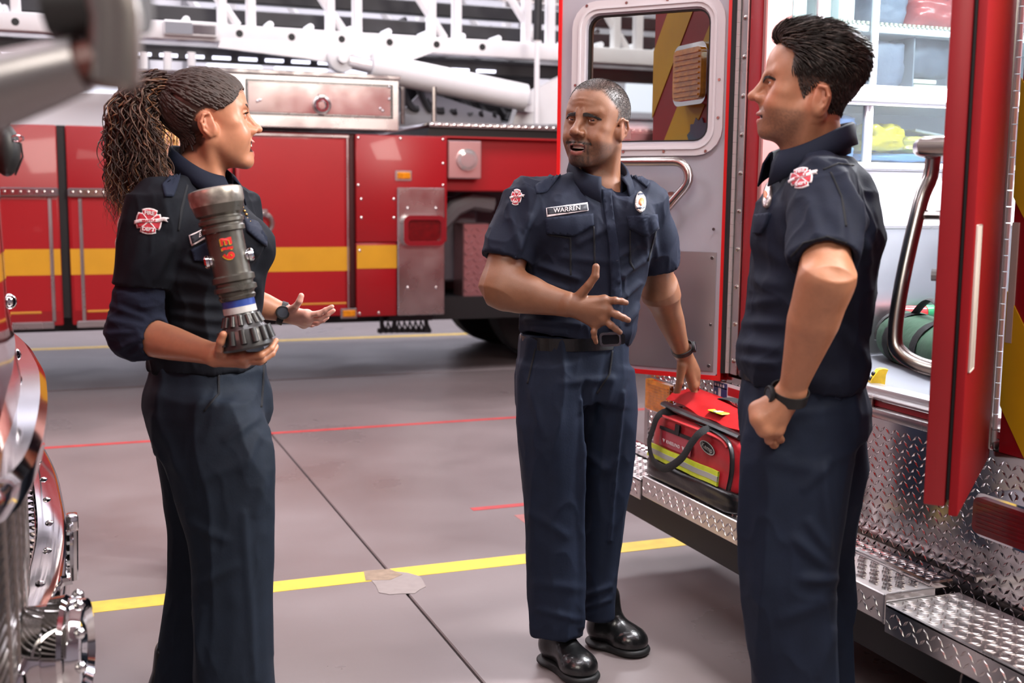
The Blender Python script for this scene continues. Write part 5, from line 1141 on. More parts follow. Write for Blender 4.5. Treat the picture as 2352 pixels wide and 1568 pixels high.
def skincol(V, M, c, s, base, lipc, rose=(0, 0, 0), beard=None, p=None, hands=()):
    pp = dict(HD); pp.update(p or {}); L = hloc(V, M, c, s); b = srgb(*base); col = np.tile(np.array(b), (len(V), 1)); hd_ = np.linalg.norm(L - np.array([0, .0, -.02]), axis=1) < .17
    n = npnoise(V, 55, 1); col *= (1 + .06 * n + .05 * npnoise(V, 180, 2))[:, None]
    mz = -.0735; op_ = pp['open']; sm_ = pp['smile']; cx_ = .0235 + sm_ * .007; cz = mz + sm_ * .010; cy_ = .083 - sm_ * .006
    A = np.abs(L[:, 0]); LA = np.stack([A, L[:, 1], L[:, 2]], 1)
    if any(rose):
        for q, r in (((.040, .072, -.035), .024), ((0, .115, -.042), .014), ((.079, -.012, -.016), .03)): col = blend(col, .35 * np.exp(-(np.linalg.norm(LA - np.array(q), axis=1) / r) ** 2) * hd_, srgb(*rose))
    d = segd(LA, [(cx_, cy_, cz), (.012, .0945, mz + .0042), (0, .0972, mz + .0036)]); d2 = segd(LA, [(cx_, cy_, cz), (.012, .0915, mz - .006 - op_ * 1.3), (0, .0945, mz - .008 - op_ * 1.5)])
    if beard:
        bc, st = beard; m = ss(-L[:, 2], .050, .064) * ss(L[:, 1], -.012, .02) * ss(.150 + L[:, 2], 0, .02); m = np.maximum(m, ss(L[:, 1], .07, .085) * ss(-L[:, 2], .049, .054) * (A < .04)); m *= 1 - .7 * np.exp(-(np.linalg.norm(LA - np.array([.036, .075, -.056]), axis=1) / .014) ** 2)
        col = blend(col, st * m * hd_ * (.8 + .35 * npnoise(V, 400, 5)), srgb(*bc))
    lm = np.maximum(ss(-d, -.0056, -.0042), ss(-d2, -.0066, -.0050)) * hd_; col = blend(col, .85 * lm, srgb(*lipc))
    inm = hd_ & (L[:, 1] < .0925) & (L[:, 1] > .05) & (A < cx_) & (np.abs(L[:, 2] - mz + op_ * .5) < op_ * 1.15) & (op_ > .001); col[inm] = np.array(srgb(60, 18, 18))
    for x in (-1, 1):
        q = (L - np.array([x * .0318, .0885, -.0028])) / np.array([.0135, .0085, pp['lid']]); k0 = np.linalg.norm(q, axis=1); front = (L[:, 1] > .078); col = blend(col, .9 * ss(-np.abs(k0 - 1.02), -.30, -.12) * front * hd_ * (.55 + .45 * ss(L[:, 2], -.004, 0)), srgb(40, 26, 22))
    return col, L, A, hd_
def eyes(parent, M, c, s, look=(0, 0), iris=(62, 38, 22)):
    me_w = mat('eye_white', (232, 226, 222), .15, coat=1.0); me_i = mat('iris_%d' % iris[0], iris, .1, coat=1.0); me_p = mat('pupil', (8, 7, 7), .05, coat=1.0)
    for x in (-1, 1):
        ctr = np.array([x * .0315, .0735, -.002]); b = bmesh.new(); bmesh.ops.create_uvsphere(b, u_segments=20, v_segments=14, radius=.0124); V = np.array([v.co[:] for v in b.verts]); b.verts.index_update(); Fc = [[v.index for v in f.verts] for f in b.faces]; b.free()
        e = put_mesh('eye', (V + ctr) * s @ M.T + c, Fc, me_w, parent)
        d = nrm([math.sin(look[0]), math.cos(look[0]), math.sin(look[1])]); u = nrm(np.cross(d, (0, 0, 1))); w = np.cross(u, d)
        for nm, r, o, mm in (('iris', .0060, .0110, me_i), ('pupil', .0027, .0123, me_p)):
            ring = [ctr + d * math.sqrt(max(.01265 ** 2 - r * r, 0)) + (u * math.cos(t) + w * math.sin(t)) * r for t in np.linspace(0, 2 * math.pi, 17)[:-1]]; mid = ctr + d * (.0128 if nm == 'iris' else .01295); ring2 = [q * .35 + mid * .65 + d * .0 for q in ring]
            VV = np.array(ring + [mid]); FF = [[i, (i + 1) % 16, 16] for i in range(16)]; put_mesh(nm, VV * s @ M.T + c, FF, mm, e)
def teeth(parent, M, c, s, op_, sm_=0, w=.019, fy=.0875):
    b = []; FF = []; mz = -.0735
    for row, zt_, hgt in ((0, mz + .002, .0075),):
        for k in range(-4, 4):
            x0, x1 = k * w / 4 + .0002, (k + 1) * w / 4 - .0002; yy = lambda x: fy - 14 * x * x; n0 = len(b); z1 = zt_; z0 = zt_ - hgt * (1 - .03 * abs(k + .5))
            for y_ in (0, -.004): b += [(x0, yy(x0) + y_, z0), (x1, yy(x1) + y_, z0), (x1, yy(x1) + y_, z1), (x0, yy(x0) + y_, z1)]
            FF += [[n0 + i for i in f] for f in ((0, 1, 2, 3), (7, 6, 5, 4), (0, 4, 5, 1), (3, 2, 6, 7), (1, 5, 6, 2), (0, 3, 7, 4))]
    return put_mesh('teeth', np.array(b) * s @ M.T + c, FF, mat('tooth_enamel', (236, 228, 216), .2, coat=.6), parent, smooth=False)
def strands(name, lines, rad, m, parent, n=4, kind=None, taper=True, label=None, bead=0):
    Vs = []; Fs = []; o = 0
    for ln in lines:
        P = np.asarray(ln); k = len(P); T = np.gradient(P, axis=0); T /= np.linalg.norm(T, axis=1)[:, None] + 1e-12; a = np.cross(T, np.array([.3, .2, .93])); a /= np.linalg.norm(a, axis=1)[:, None] + 1e-9; b = np.cross(T, a); r = rad * (np.random.uniform(.7, 1.2)); rr = r * (np.clip(1.25 * (1 - np.linspace(0, 1, k) ** 3), .12, 1) if taper else np.ones(k))
        rr = rr * (1 + (.20 * np.sin(np.arange(k) * 2.1) if bead else 0)); ang = 2 * np.pi * np.arange(n) / n; ring = P[:, None] + (a[:, None] * np.cos(ang)[None, :, None] + b[:, None] * np.sin(ang)[None, :, None]) * rr[:, None, None]; Vs.append(ring.reshape(-1, 3))
        i = np.arange(k - 1)[:, None]; j = np.arange(n)[None]; Fs.append(np.stack([o + i * n + j, o + i * n + (j + 1) % n, o + (i + 1) * n + (j + 1) % n, o + (i + 1) * n + j], -1).reshape(-1, 4)); o += k * n
    return put_mesh(name, np.concatenate(Vs), np.concatenate(Fs), m, parent, kind=kind, label=label)
def brows(parent, M, c, s, m, pts, n=90, th=.0042, ln=.010):
    for x in (-1, 1):
        P = np.array(pts); L = []
        for k in range(n):
            t = random.random(); q = np.array([np.interp(t, np.linspace(0, 1, len(P)), P[:, i]) for i in range(3)]); q[2] += random.uniform(-1, 1) * th * (1 - .5 * t); q[1] += .0005
            d = nrm([1 - .2 * t, -.35 - .25 * t, .45 * (1 - 1.5 * t)]); l = ln * random.uniform(.6, 1.1); ln_ = np.array([q + d * l * u + np.array([0, .0012 * math.sin(math.pi * u), 0]) for u in (0, .5, 1)]); ln_[:, 0] *= x; L.append(ln_ * s @ M.T + c)
        strands('eyebrow', L, .0007 * s, m, parent, 3)
# ---- hand from joint points; knuckles and fingers listed index to little finger
def hand_pts(G, wrist, kn, fing, thumb, r=.0095, palm=.015, wr=.026):
    for q in kn: G.put(C(wrist, q, wr * .62, palm * .78), .014)
    for a, b in zip(kn[:-1], kn[1:]): G.put(C(a, b, palm * .74, palm * .74), .010)
    m = np.mean([wrist] + list(kn), 0); G.put(C(np.mean([wrist, m], 0), m, palm * 1.15, palm * 1.05), .012)
    for i, (k0, ch) in enumerate(zip(kn, fing)):
        sc = (1.0, 1.05, .97, .84)[i]; pts = [k0] + list(ch); n = len(pts); rs = [r * sc * (1.08 - .32 * j / (n - 1)) for j in range(n)]; chain(G, pts, rs, .0035, .002)
        for j in range(1, n - 1): G.put(E(pts[j], rs[j] * 1.07), .003)
        G.put(E(k0, r * sc * 1.12), .005)
    n = len(thumb); chain(G, thumb, [r * 1.5] + [r * (1.22 - .22 * j / (n - 1)) for j in range(1, n)], .008, .004)
def nails(parent, tips, m):     # tips: (point, direction along finger, outward normal, width)
    for p, d, n, w in tips:
        d = nrm(d); n = nrm(np.array(n) - d * (np.array(n) @ d)); u = np.cross(d, n); V = []; 
        for i in range(5):
            for j in range(4): a = -1 + 2 * i / 4; t = j / 3; V.append(p + u * (a * w) + d * ((t - .55) * w * 2.3) + n * (w * .95 * math.sqrt(max(0, 1 - (a * .85) ** 2)) * (1 - .12 * t)))
        Fc = [[i * 4 + j, i * 4 + j + 1, (i + 1) * 4 + j + 1, (i + 1) * 4 + j] for i in range(4) for j in range(3)]; put_mesh('fingernail', np.array(V), Fc, m, parent)
# ---- uniform details
def emblem(c, ex, ey, surf, parent, mr, mw, ribbon=True):
    X = lambda p: (c[0] + ex[0] * p[0] + ey[0] * p[1], c[1] + ex[1] * p[0] + ey[1] * p[1])
    def cross(s):
        P = []
        for q in range(4):
            a0 = math.pi / 2 * q
            for da, r in ((-42, .80), (-36, 1.0), (-18, .96), (0, .95), (18, .96), (36, 1.0), (42, .80)): a = a0 + R(da); P.append((math.cos(a) * r * s, math.sin(a) * r * s))
        return P
    o = decal('shoulder_patch', [X(p) for p in cross(1.0)], surf, mw, parent, .001, .001, 6, label='red and white cross shaped fire patch')
    decal('patch_field', [X(p) for p in cross(.88)], surf, mr, parent, .0022, .0005, 6)
    for a in (45, 135):
        d = (math.cos(R(a)), math.sin(R(a))); nn = (-d[1], d[0]); decal('patch_bar', [X((d[0] * u + nn[0] * w, d[1] * u + nn[1] * w)) for u, w in ((-.72, -.035), (.72, -.035), (.72, .035), (-.72, .035))], surf, mw, parent, .003, .0005, 7)
    if ribbon: decal('patch_ribbon', [X(p) for p in ((-1.0, -.30), (-.6, -.16), (0, -.10), (.7, .02), (1.05, .16), (1.35, .10), (1.22, .26), (1.4, .40), (1.0, .40), (.6, .26), (0, .14), (-.6, .10), (-1.02, -.06))], surf, mw, parent, .0036, .0006, 6)
    for t, cc, sz in (('FIRE', (0, .58), .40), ('DEPT', (0, -.58), .36)): textdecal('patch_text', t, X(cc), ex, ey, sz, surf, mw, parent, .0034, bold=.012)
    textdecal('patch_text', 'SEATTLE', X((0, .02)), (ex[0] + .16 * ey[0], ex[1] + .16 * ey[1]), ey, .24, surf, mr, parent, .0046, bold=.006)
    return o
def button(px, py, surf, parent, r=.0058, m=None):
    p, n = surf.at(px, py, .001); b = MB(); m = m or mat('navy_button', (30, 34, 48), .25, coat=.5); b.lathe([(0, r), (.002, r), (.0026, r * .86), (.0018, r * .7), (.0018, 0)], k2w(p), k2w(n), 16); return b.build('button', m, parent)
def watch(parent, p, ax_, rx, ry, side, face_dir, w=.019, name='wristwatch', mband=None, mface=None):
    ax_ = nrm(ax_); sx = nrm(np.array(side) - ax_ * (np.array(side) @ ax_)); sy = np.cross(ax_, sx); mband = mband or m_black; b = []; n = 36
    for k in range(n):
        a = 2 * math.pi * k / n; o = sx * math.cos(a); q = sy * math.sin(a)
        for (dw, g) in ((-w / 2, 0), (-w / 2, .003), (w / 2, .003), (w / 2, 0)): b.append(p + sx * math.cos(a) * (rx + g) + sy * math.sin(a) * (ry + g) + ax_ * dw)
    FF = [[k * 4 + j, k * 4 + (j + 1) % 4, ((k + 1) % n) * 4 + (j + 1) % 4, ((k + 1) % n) * 4 + j] for k in range(n) for j in range(4)]; o = put_mesh(name, np.array(b), FF, mband, parent, smooth=False, label='black wristwatch')
    fd = nrm(np.array(face_dir) - ax_ * (np.array(face_dir) @ ax_)); rr = 1 / math.sqrt(((fd @ sx) / rx) ** 2 + ((fd @ sy) / ry) ** 2); c = p + fd * rr
    m1 = mband; MB().lathe([(0, .0185), (.006, .0195), (.010, .018), (.010, .0145)], k2w(c), k2w(fd), 24).build('watch_case', m1, o); MB().lathe([(.0085, .0150), (.009, .0145), (.009, 0)], k2w(c), k2w(fd), 24).build('watch_face', mface or mat('watch_face', (60, 66, 74), .08, coat=1.0), o); return o
def collar(parent, c, right, fwd, m, a=.070, b=.074, th0=14, zb=.075, zf=-.012, leaf=.045, point=.035, spread_=0.0, n=48, fsh=.012):
    right, fwd = nrm(right), nrm(fwd); up = np.array([0, 0, 1.0]); rows = []
    for k in range(n + 1):
        u = k / n; th = R(th0) + (2 * math.pi - 2 * R(th0)) * u; fr = math.cos(th); sd = math.sin(th); w = fr * .5 + .5; w = w * w * (3 - 2 * w) * .6 + w * .4; zt = zb * (1 - w) + zf * w; ft = max(0, fr)
        e = min(u, 1 - u); pt = point * max(0, 1 - e / .20) ** 1.3; sl = .018 + spread_ * ft
        def P(g, z): return c + right * (sd * (a + g)) + fwd * (fr * (b + g) + fsh * w) + up * z
        rows.append([P(-.001, zt - leaf - .02), P(.000, zt - .004), P(.003, zt), P(.009, zt - .004), P(sl * .7, zt - leaf * .55), P(sl, zt - leaf - pt), P(sl - .004, zt - leaf - pt - .001), P(sl * .7 - .005, zt - leaf * .55), P(.005, zt - .010), P(.003, zt - leaf - .02)])
    V = np.array(rows).reshape(-1, 3); q = len(rows[0]); FF = [[k * q + j, k * q + j + 1, (k + 1) * q + j + 1, (k + 1) * q + j] for k in range(n) for j in range(q - 1)]; FF += [list(range(q))[::-1], [n * q + j for j in range(q)]]
    return put_mesh('collar', V, FF, m, parent)
def leg(G, hip, knee, hem, side, rows, k=.04, n=2.2):
    hip, knee, hem = map(np.array, (hip, knee, hem)); az = nrm(hem - hip); L = np.linalg.norm(hem - hip); sx = nrm(np.array(side) - az * (np.array(side) @ az)); sy = np.cross(az, sx); tk = ((knee - hip) @ az) / L; o = knee - (hip + az * tk * L); R_ = []
    for r in rows: t = r[0]; wgt = max(0, 1 - abs(t - tk) / (tk if t < tk else 1 - tk)); wgt = wgt * wgt * (3 - 2 * wgt); R_.append((t, r[1], r[2], (o @ sx) * wgt, (o @ sy) * wgt))
    G.put(LO(hip, hem, sx, R_, n), k)
def belt(parent, c, right, fwd, rx, ry, z0, z1, m, zt=0.0, n=96, label=None):
    right, fwd = nrm(right), nrm(fwd); V = []
    for k in range(n):
        a = 2 * math.pi * k / n; d = right * math.cos(a) * rx + fwd * math.sin(a) * ry; o = nrm(d) * .005
        for z, g in ((z0, 0), (z0, 1), (z1, 1), (z1, 0)): V.append(c + d + o * g + np.array([0, 0, z + zt * math.sin(a)]))
    FF = [[k * 4 + j, k * 4 + (j + 1) % 4, ((k + 1) % n) * 4 + (j + 1) % 4, ((k + 1) % n) * 4 + j] for k in range(n) for j in range(4)]; return put_mesh('belt', np.array(V), FF, m, parent, smooth=False, label=label)
def shoe(parent, heel, toe, m, ms, ankle=None, wd=.047):
    heel, toe = np.array(heel, float), np.array(toe, float); d = nrm(toe - heel); L = np.linalg.norm(toe - heel); side = np.cross(d, (0, 0, 1)); lo = np.minimum(heel, toe) - .09; hi = np.maximum(heel, toe) + .09; lo[2] = -.004; hi[2] = .22
    G = Vox(lo, hi, .0035); P = lambda t, o, z: heel + d * (t * L) + side * o + np.array([0, 0, z])
    G.put(C(P(.16, 0, .060), P(.55, 0, .052), .042, .040)); G.put(E(P(.80, 0, .040), (.052, .052, .038)), .03); G.put(E(P(.72, .0, .045), (.05, .05, .04)), .03); G.put(C(P(.17, 0, .06), P(.24, 0, .17), .043, .045), .03); G.put(C(P(.55, 0, .06), P(.30, 0, .13), .030, .034), .03)
    fn = lambda x, y, z: f32(.024) - z + 0 * x + 0 * y; G.put((fn, lo, hi), .004, 'i')
    for t in (.72,): chain(G, [P(t, -.05, .05), P(t, 0, .083), P(t, .05, .05)], [.003] * 3, .003, op='s')
    V, Q = G.mesh(); V = smoothV(V, Q, 1); o = put_mesh('shoe', V, Q, m, parent)
    S = Vox(lo, hi, .0035); S.put(E(P(.22, 0, .014), (.062, .062, .0145))); S.put(C(P(.2, 0, .014), P(.8, 0, .014), .045, .050), .01); S.put(E(P(.80, 0, .015), (.060, .060, .016)), .02); fn2 = lambda x, y, z: np.maximum(z - f32(.026), f32(.0015) - z) + 0 * x + 0 * y; S.put((fn2, lo, hi), .002, 'i'); V, Q = S.mesh(); put_mesh('sole', V, Q, ms, o)
    L_ = []
    for k in range(4):
        t = .38 + .075 * k; z = .125 - .016 * k; L_.append([P(t, -.022, z - .010), P(t + .01, 0, z + .002), P(t, .022, z - .010)])
    strands('shoelaces', [np.array(q) for q in L_], .0028, ms, o, 6, taper=False); return o
# ------------------------------------------------------------------ uniforms
m_navy = mat('navy_twill', (20, 26, 43), .78, var=.10, vscale=25, bump=.10, bscale=160, spec=.25)
m_navy_t = mat('navy_trouser_twill', (21, 30, 48), .75, var=.10, vscale=25, bump=.10, bscale=160, spec=.25)
m_flap = mat('navy_flap', (22, 29, 47), .78, var=.08, bump=.1, bscale=160, spec=.25)
m_seam = mat('navy_seam', (12, 15, 23), .85)
m_leather = mat('black_leather', (16, 16, 17), .28, bump=.15, bscale=120, coat=.3); m_sole = mat('black_sole', (14, 14, 15), .6)
m_pr = mat('patch_red', (186, 44, 60), .7, bump=.2, bscale=300); m_pw = mat('patch_white', (226, 214, 216), .7); m_nt = mat('name_tape_navy', (22, 26, 38), .6)
m_silv = mat('silver_badge', (220, 216, 210), .22, .6); m_org = mat('badge_orange', (206, 120, 70), .4); m_bdk = mat('badge_ink', (52, 58, 76), .4)
def w2(p): return k2w(np.array(p, float))
# ================================================================== man in the middle
H0 = 3.52
bw = w2([K(1340, 1470, H0)[0], H0, 0]); mm_ = thing('person', 'man in navy uniform with hand spread on his belly, reaching to the red bag', 'person', (float(bw[0]), float(bw[1]), 0))
SKIN2 = (134, 90, 65)
m_skin2 = mat('warm_brown_skin', SKIN2, .47, sss=.12, attr=True, bump=.08, bscale=420, spec=.5)
fh = nrm([-math.sin(R(34)), -math.cos(R(34)), 0]); HM = headframe(fh, R(3), R(-4)); HC = K(1371, 281, 3.50); HS = 1.085
ft_ = nrm([math.sin(R(22)), -math.cos(R(22)), 0]); rt_ = np.array([ft_[1], -ft_[0], 0])          # chest forward and his right
hp2 = dict(cheek=.98, jaw=1.0, nose=1.06, open=.0082, lid=.0017, brow=-.014, nz=.005, lip=1.12, chin=1.1, furrow=1, smile=.1)
G = Vox(K(1080, 900, 3.4) * [1, 0, 0] + [-.03, 3.12, .78], K(1640, 200, 3.5) * [1, 0, 0] + [.06, 4.10, 1.86], .0028)
head(G, HM, HC, HS, **hp2)
nb = K(1374, 408, 3.535)
G.put(LO(K(1382, 318, 3.535), nb + [0.0, .012, -.06], rt_, [(0, .058, .064), (.5, .062, .066), (1, .074, .074)]), .02)
G.put(C(HC + HM @ np.array([.045, .02, -.07]) * HS, nb + ft_ * .05 + rt_ * .012 + [0, 0, -.03], .016, .016), .02); G.put(C(HC + HM @ np.array([-.055, -.02, -.06]) * HS, nb + ft_ * .055 - rt_ * .01 + [0, 0, -.03], .017, .015), .02)
G.put(E(nb + ft_ * .040 + [0, 0, -.055], (.065, .045, .06)), .02)
rs2, re2, rw2 = K(1203, 468, 3.47), K(1146, 662, 3.40), K(1308, 700, 3.325)
ls2, le2, lw2 = K(1490, 465, 3.56), K(1517, 672, 3.70), K(1566, 806, 3.90)
G.put(C(rs2, nb - [0, 0, .12], .045, .06), .03); G.put(C(ls2, nb - [0, 0, .12], .045, .06), .03)
sideR = nrm(np.cross(re2 - rs2, [0, 1, 0]))
G.put(LO(rs2, re2, sideR, [(0, .056, .056), (.45, .060, .060), (.75, .058, .056), (1, .048, .048)]), .02)
fa = rw2 - re2; G.put(E(re2, .052), .045)
G.put(LO(re2 - fa * .06, rw2, [0, 0, 1], [(0, .050, .044), (.15, .062, .050), (.35, .060, .048), (.6, .050, .040), (.85, .040, .031), (1, .037, .026)]), .03)
G.put(C(re2 + fa * .1 + [0, 0, .02], re2 + fa * .45 + [0, 0, .02], .036, .03), .03)
G.put(LO(ls2, le2, [1, 0, 0], [(0, .05, .055), (.5, .056, .058), (1, .044, .046)]), .02); G.put(E(le2, .045), .045)
fa = lw2 - le2; G.put(LO(le2 - fa * .04, lw2, [1, 0, -.3], [(0, .046, .044), (.2, .051, .048), (.5, .045, .044), (.8, .033, .037), (1, .027, .034)]), .045)
hh = 3.318
kn = [K(1388, 690, hh), K(1394, 712, hh - .006), K(1386, 732, hh - .002), K(1368, 743, hh + .008)]
hand_pts(G, rw2, kn, [[K(1413, 690, hh - .012), K(1428, 692, hh - .006), K(1438, 695, hh)], [K(1417, 723, hh - .018), K(1432, 730, hh - .012), K(1443, 735, hh - .004)], [K(1404, 747, hh - .014), K(1414, 755, hh - .008), K(1424, 763, hh)], [K(1364, 762, hh - .002), K(1365, 774, hh + .002), K(1369, 786, hh + .008)]], [K(1330, 681, hh), K(1352, 655, hh - .015), K(1367, 634, hh - .02), K(1369, 613, hh - .018)], r=.0108, palm=.020, wr=.042)
for q, w_ in ((kn[0], .25), (kn[1], .3), (kn[2], .3), (kn[3], .2)):
    a = q + (rw2 - q) * .75; chain(G, [q + [0, -.012, .002], a + [0, -.019, 0]], [.0026, .0022], .006)
hw = 3.93
kl = [K(1592, 886, hw + .02), K(1601, 880, hw + .05), K(1609, 881, hw + .08), K(1614, 887, hw + .105)]
hand_pts(G, lw2, kl, [[K(1597, 908, hw + .02), K(1597, 920, hw + .03), K(1593, 930, hw + .04)], [K(1609, 908, hw + .06), K(1612, 923, hw + .065), K(1609, 938, hw + .07)], [K(1619, 908, hw + .09), K(1623, 922, hw + .095), K(1622, 936, hw + .10)], [K(1623, 906, hw + .12), K(1628, 917, hw + .12), K(1629, 928, hw + .12)]], [K(1566, 838, hw - .03), K(1561, 878, hw - .02), K(1552, 908, hw), K(1545, 934, hw + .02)], r=.0112, palm=.021, wr=.040)
for q in kl[:3]: a = q + (lw2 - q) * .7; chain(G, [q + [-.004, -.014, .002], a + [-.004, -.022, 0]], [.0028, .0022], .006)
V, Q = keep_big(*G.mesh()); V = smoothV(V, Q, 1, .35)
col, L, A, hd_ = skincol(V, HM, HC, HS, SKIN2, (142, 78, 70), (134, 74, 56), ((58, 44, 38), .68), hp2)
gz = L[:, 2]; go = np.maximum(ss(.024 - A, -.004, .004) * ss(-.097 - gz, -.004, .004) * ss(gz + .140, 0, .01), np.exp(-((A - .0305) / .0032) ** 2) * ss(-.062 - gz, -.002, .004) * ss(gz + .122, 0, .01)); go = np.maximum(go, np.exp(-((gz + .0625 + .10 * np.clip(A - .012, 0, .03)) / .0030) ** 2) * (A < .031) * (A > .003)) * (L[:, 1] > .055) * hd_
col = blend(col, .92 * go * (.85 + .3 * npnoise(V, 300, 6)), srgb(44, 33, 28))
thr = .073 - .9 * np.clip(A - .044, 0, .03) - .55 * np.clip(.055 - L[:, 1], 0, .06) - 2.6 * np.clip(-.005 - L[:, 1], 0, .05); thr = np.where(L[:, 1] < -.035, np.maximum(thr, -.062), thr)
hm = ss(L[:, 2] - thr, -.004, .016) * hd_; sb = (A > .055) & (L[:, 1] > -.002) & (L[:, 1] < .020) & (L[:, 2] > -.012) & (L[:, 2] < .06); hm = np.maximum(hm, .8 * sb * hd_)
hm *= ~((A > .066) & (np.linalg.norm(np.stack([L[:, 1] + .010, L[:, 2] + .016], 1), axis=1) < .034)); hl = hm > .3
gm = ss(A, .05, .07) * ss(L[:, 1], -.06, .03) * ss(-L[:, 2], -.07, .0); hair_c = np.array(srgb(52, 46, 44)) * (1 - gm[:, None]) + np.array(srgb(112, 104, 100)) * gm[:, None]; sp = np.clip(.8 + .4 * npnoise(V, 520, 8), .2, 1.3)
hk = (hm * .85)[:, None]; col = col * (1 - hk) + hair_c * sp[:, None] * hk
put_mesh('body', V, Q, m_skin2, mm_, col)
idx = np.where(hl)[0]; Nn = vnormals(V, Q); np.random.seed(3); pick = np.random.choice(idx, min(len(idx), 8000), False); pick = pick[np.random.rand(len(pick)) < hm[pick] ** 1.5]; mh = mat('cropped_hair', (46, 42, 42), .6, var=.4, vscale=120); mg = mat('greying_hair', (128, 124, 120), .55)
LA_, LB_ = [], []
for i in pick:
    n = Nn[i]; t = HM @ np.array([0, .2, -.9]); t = t - n * (t @ n); q = V[i] - n * .0006; ln = np.array([q, q + n * .0022 + t * .0015, q + n * .0034 + t * .0040]); (LB_ if random.random() < .12 + .5 * gm[i] else LA_).append(ln)
strands('hair', LA_, .00055, mh, mm_, 3); strands('grey_hair', LB_, .0005, mg, mm_, 3, label='greying cropped hair at the temples')
brows(mm_, HM, HC, HS, mat('dark_brow_hair', (30, 24, 22), .6), [(.008, .0970, .0098), (.022, .0955, .0098), (.036, .0885, .0085), (.050, .0745, .0025)], 260, .0042)
bl = []
bi = np.where(hd_ & (L[:, 1] > .066) & (A < .040) & ((np.abs(L[:, 2] + .0625) < .0025) & (A > .004)))[0]
for i in np.random.choice(bi, min(len(bi), 1400), False): n = Nn[i]; t = HM @ np.array([0, .1, -1.0]); q = V[i]; bl.append(np.array([q - n * .0005, q + n * .0015 + t * .002, q + n * .0018 + t * .005]))
strands('beard', bl, .00055, mat('beard_hair', (40, 32, 30), .6), mm_, 3)
eyes(mm_, HM, HC, HS, (R(-14), R(-3)), (26, 16, 12)); teeth(mm_, HM, HC, HS, .0075)
# shirt
G = Vox([rs2[0] - .22, 3.20, .95], [ls2[0] + .13, 3.86, 1.64], .004)
pelv, neck = K(1322, 772, 3.52), nb + [0, .0, -.02]
TS = lambda G, e=0.0: G.put(LO(pelv, neck + [0, 0, -.005], rt_, [(0, .172 + e, .118 + e), (.08, .182 + e, .128 + e), (.25, .178 + e, .124 + e), (.5, .186 + e, .132 + e), (.72, .200 + e, .138 + e), (.86, .182 + e, .118 + e), (.94, .135 + e, .092 + e), (1, .075 + e, .074 + e)], 2.25))
TS(G)
G.put(E(K(1270, 520, 3.43), (.085, .06, .07)), .05); G.put(E(K(1455, 505, 3.47), (.065, .06, .07)), .05)
G.put(C(rs2 + [.015, 0, .012], nb + rt_ * .06 + [0, .01, -.028], .066, .040), .05); G.put(C(ls2 + [-.015, 0, .012], nb - rt_ * .06 + [0, .01, -.028], .064, .040), .05)
hemR, hemL = rs2 + (re2 - rs2) * .66, ls2 + (le2 - ls2) * .66
G.put(LO(rs2 - (re2 - rs2) * .06, hemR, sideR, [(0, .064, .066), (.4, .074, .074), (.75, .076, .074), (1, .075, .073)]), .035)
G.put(LO(ls2 - (le2 - ls2) * .06, hemL, [1, 0, 0], [(0, .060, .064), (.4, .066, .070), (1, .068, .070)]), .035)
for a, b in ((rs2, hemR), (ls2, hemL)):
    d = nrm(b - a); G.put(LO(b - d * .09, b + d * .03, nrm(np.cross(d, [0, 1, 0])), [(0, .05, .05), (.3, .062, .061), (1, .0655, .0635)]), .004, 's')
G.put(C(nb + [0, -.01, .0], nb + [0, -.05, .10], .062, .075), .01, 's')
vv = nb + ft_ * .105; chain(G, [vv + [0, 0, .03], vv + [0, 0, -.005], vv + ft_ * .01 + [0, 0, -.040]], [.034, .022, .004], .004, op='s')
fo = [((1240, 610), (1330, 640), .008, .012), ((1230, 640), (1300, 665), .006, .010), ((1330, 560), (1400, 520), .004, .012), ((1210, 735), (1330, 745), .007, .012), ((1225, 755), (1300, 765), .006, .009), ((1405, 600), (1460, 560), .006, .012), ((1420, 640), (1470, 600), .007, .012), ((1425, 690), (1465, 650), .007, .010), ((1440, 740), (1462, 700), .006, .009), ((1170, 470), (1190, 570), .006, .014), ((1215, 500), (1185, 590), .007, .014), ((1240, 430), (1215, 520), .005, .012), ((1490, 500), (1505, 585), .006, .012), ((1400, 440), (1420, 500), .003, .014), ((1290, 590), (1385, 600), .004, .016), ((1465, 480), (1480, 560), .005, .010)]
sh2, S2_ = cloth('shirt', G, m_navy, mm_, [(.0060, 6.5, (1, 1, .5), 4), (.0018, 17, (1, 1, .6), 5)], [(a, b, c * 1.6, d * .85) for a, b, c, d in fo], 3.42)
collar(mm_, nb + [0, .0, .006], rt_, ft_, m_navy, a=.079, b=.082, th0=24, zb=.078, zf=-.006, leaf=.046, point=.030, spread_=.022)
decal('placket', [(1381, 436), (1404, 440), (1418, 560), (1425, 640), (1428, 720), (1424, 755), (1400, 757), (1402, 700), (1402, 640), (1398, 560), (1388, 490)], S2_, m_flap, sh2, .002, .003, 12)
for px, py in ((1400, 474), (1413, 535), (1415, 600), (1415, 661)): button(px, py, S2_, sh2)
for nm, P, bt in (('pocket_flap', [(1252, 502), (1361, 492), (1363, 517), (1318, 541), (1256, 536)], (1314, 528)), ('pocket_flap', [(1439, 497), (1505, 494), (1511, 523), (1487, 543), (1445, 524)], (1485, 527))):
    decal(nm, P, S2_, m_flap, sh2, .004, .0035, 9); button(*bt, S2_, sh2)
for P in ([(1257, 536), (1312, 545), (1313, 632), (1309, 632), (1308, 548), (1260, 541)], [(1362, 520), (1366, 520), (1368, 610), (1364, 612)], [(1446, 528), (1449, 528), (1449, 600), (1458, 618), (1455, 620), (1445, 602)], [(1505, 528), (1508, 528), (1490, 600), (1487, 600)]): decal('pocket_seam', P, S2_, m_seam, sh2, .001, .0012, 12)
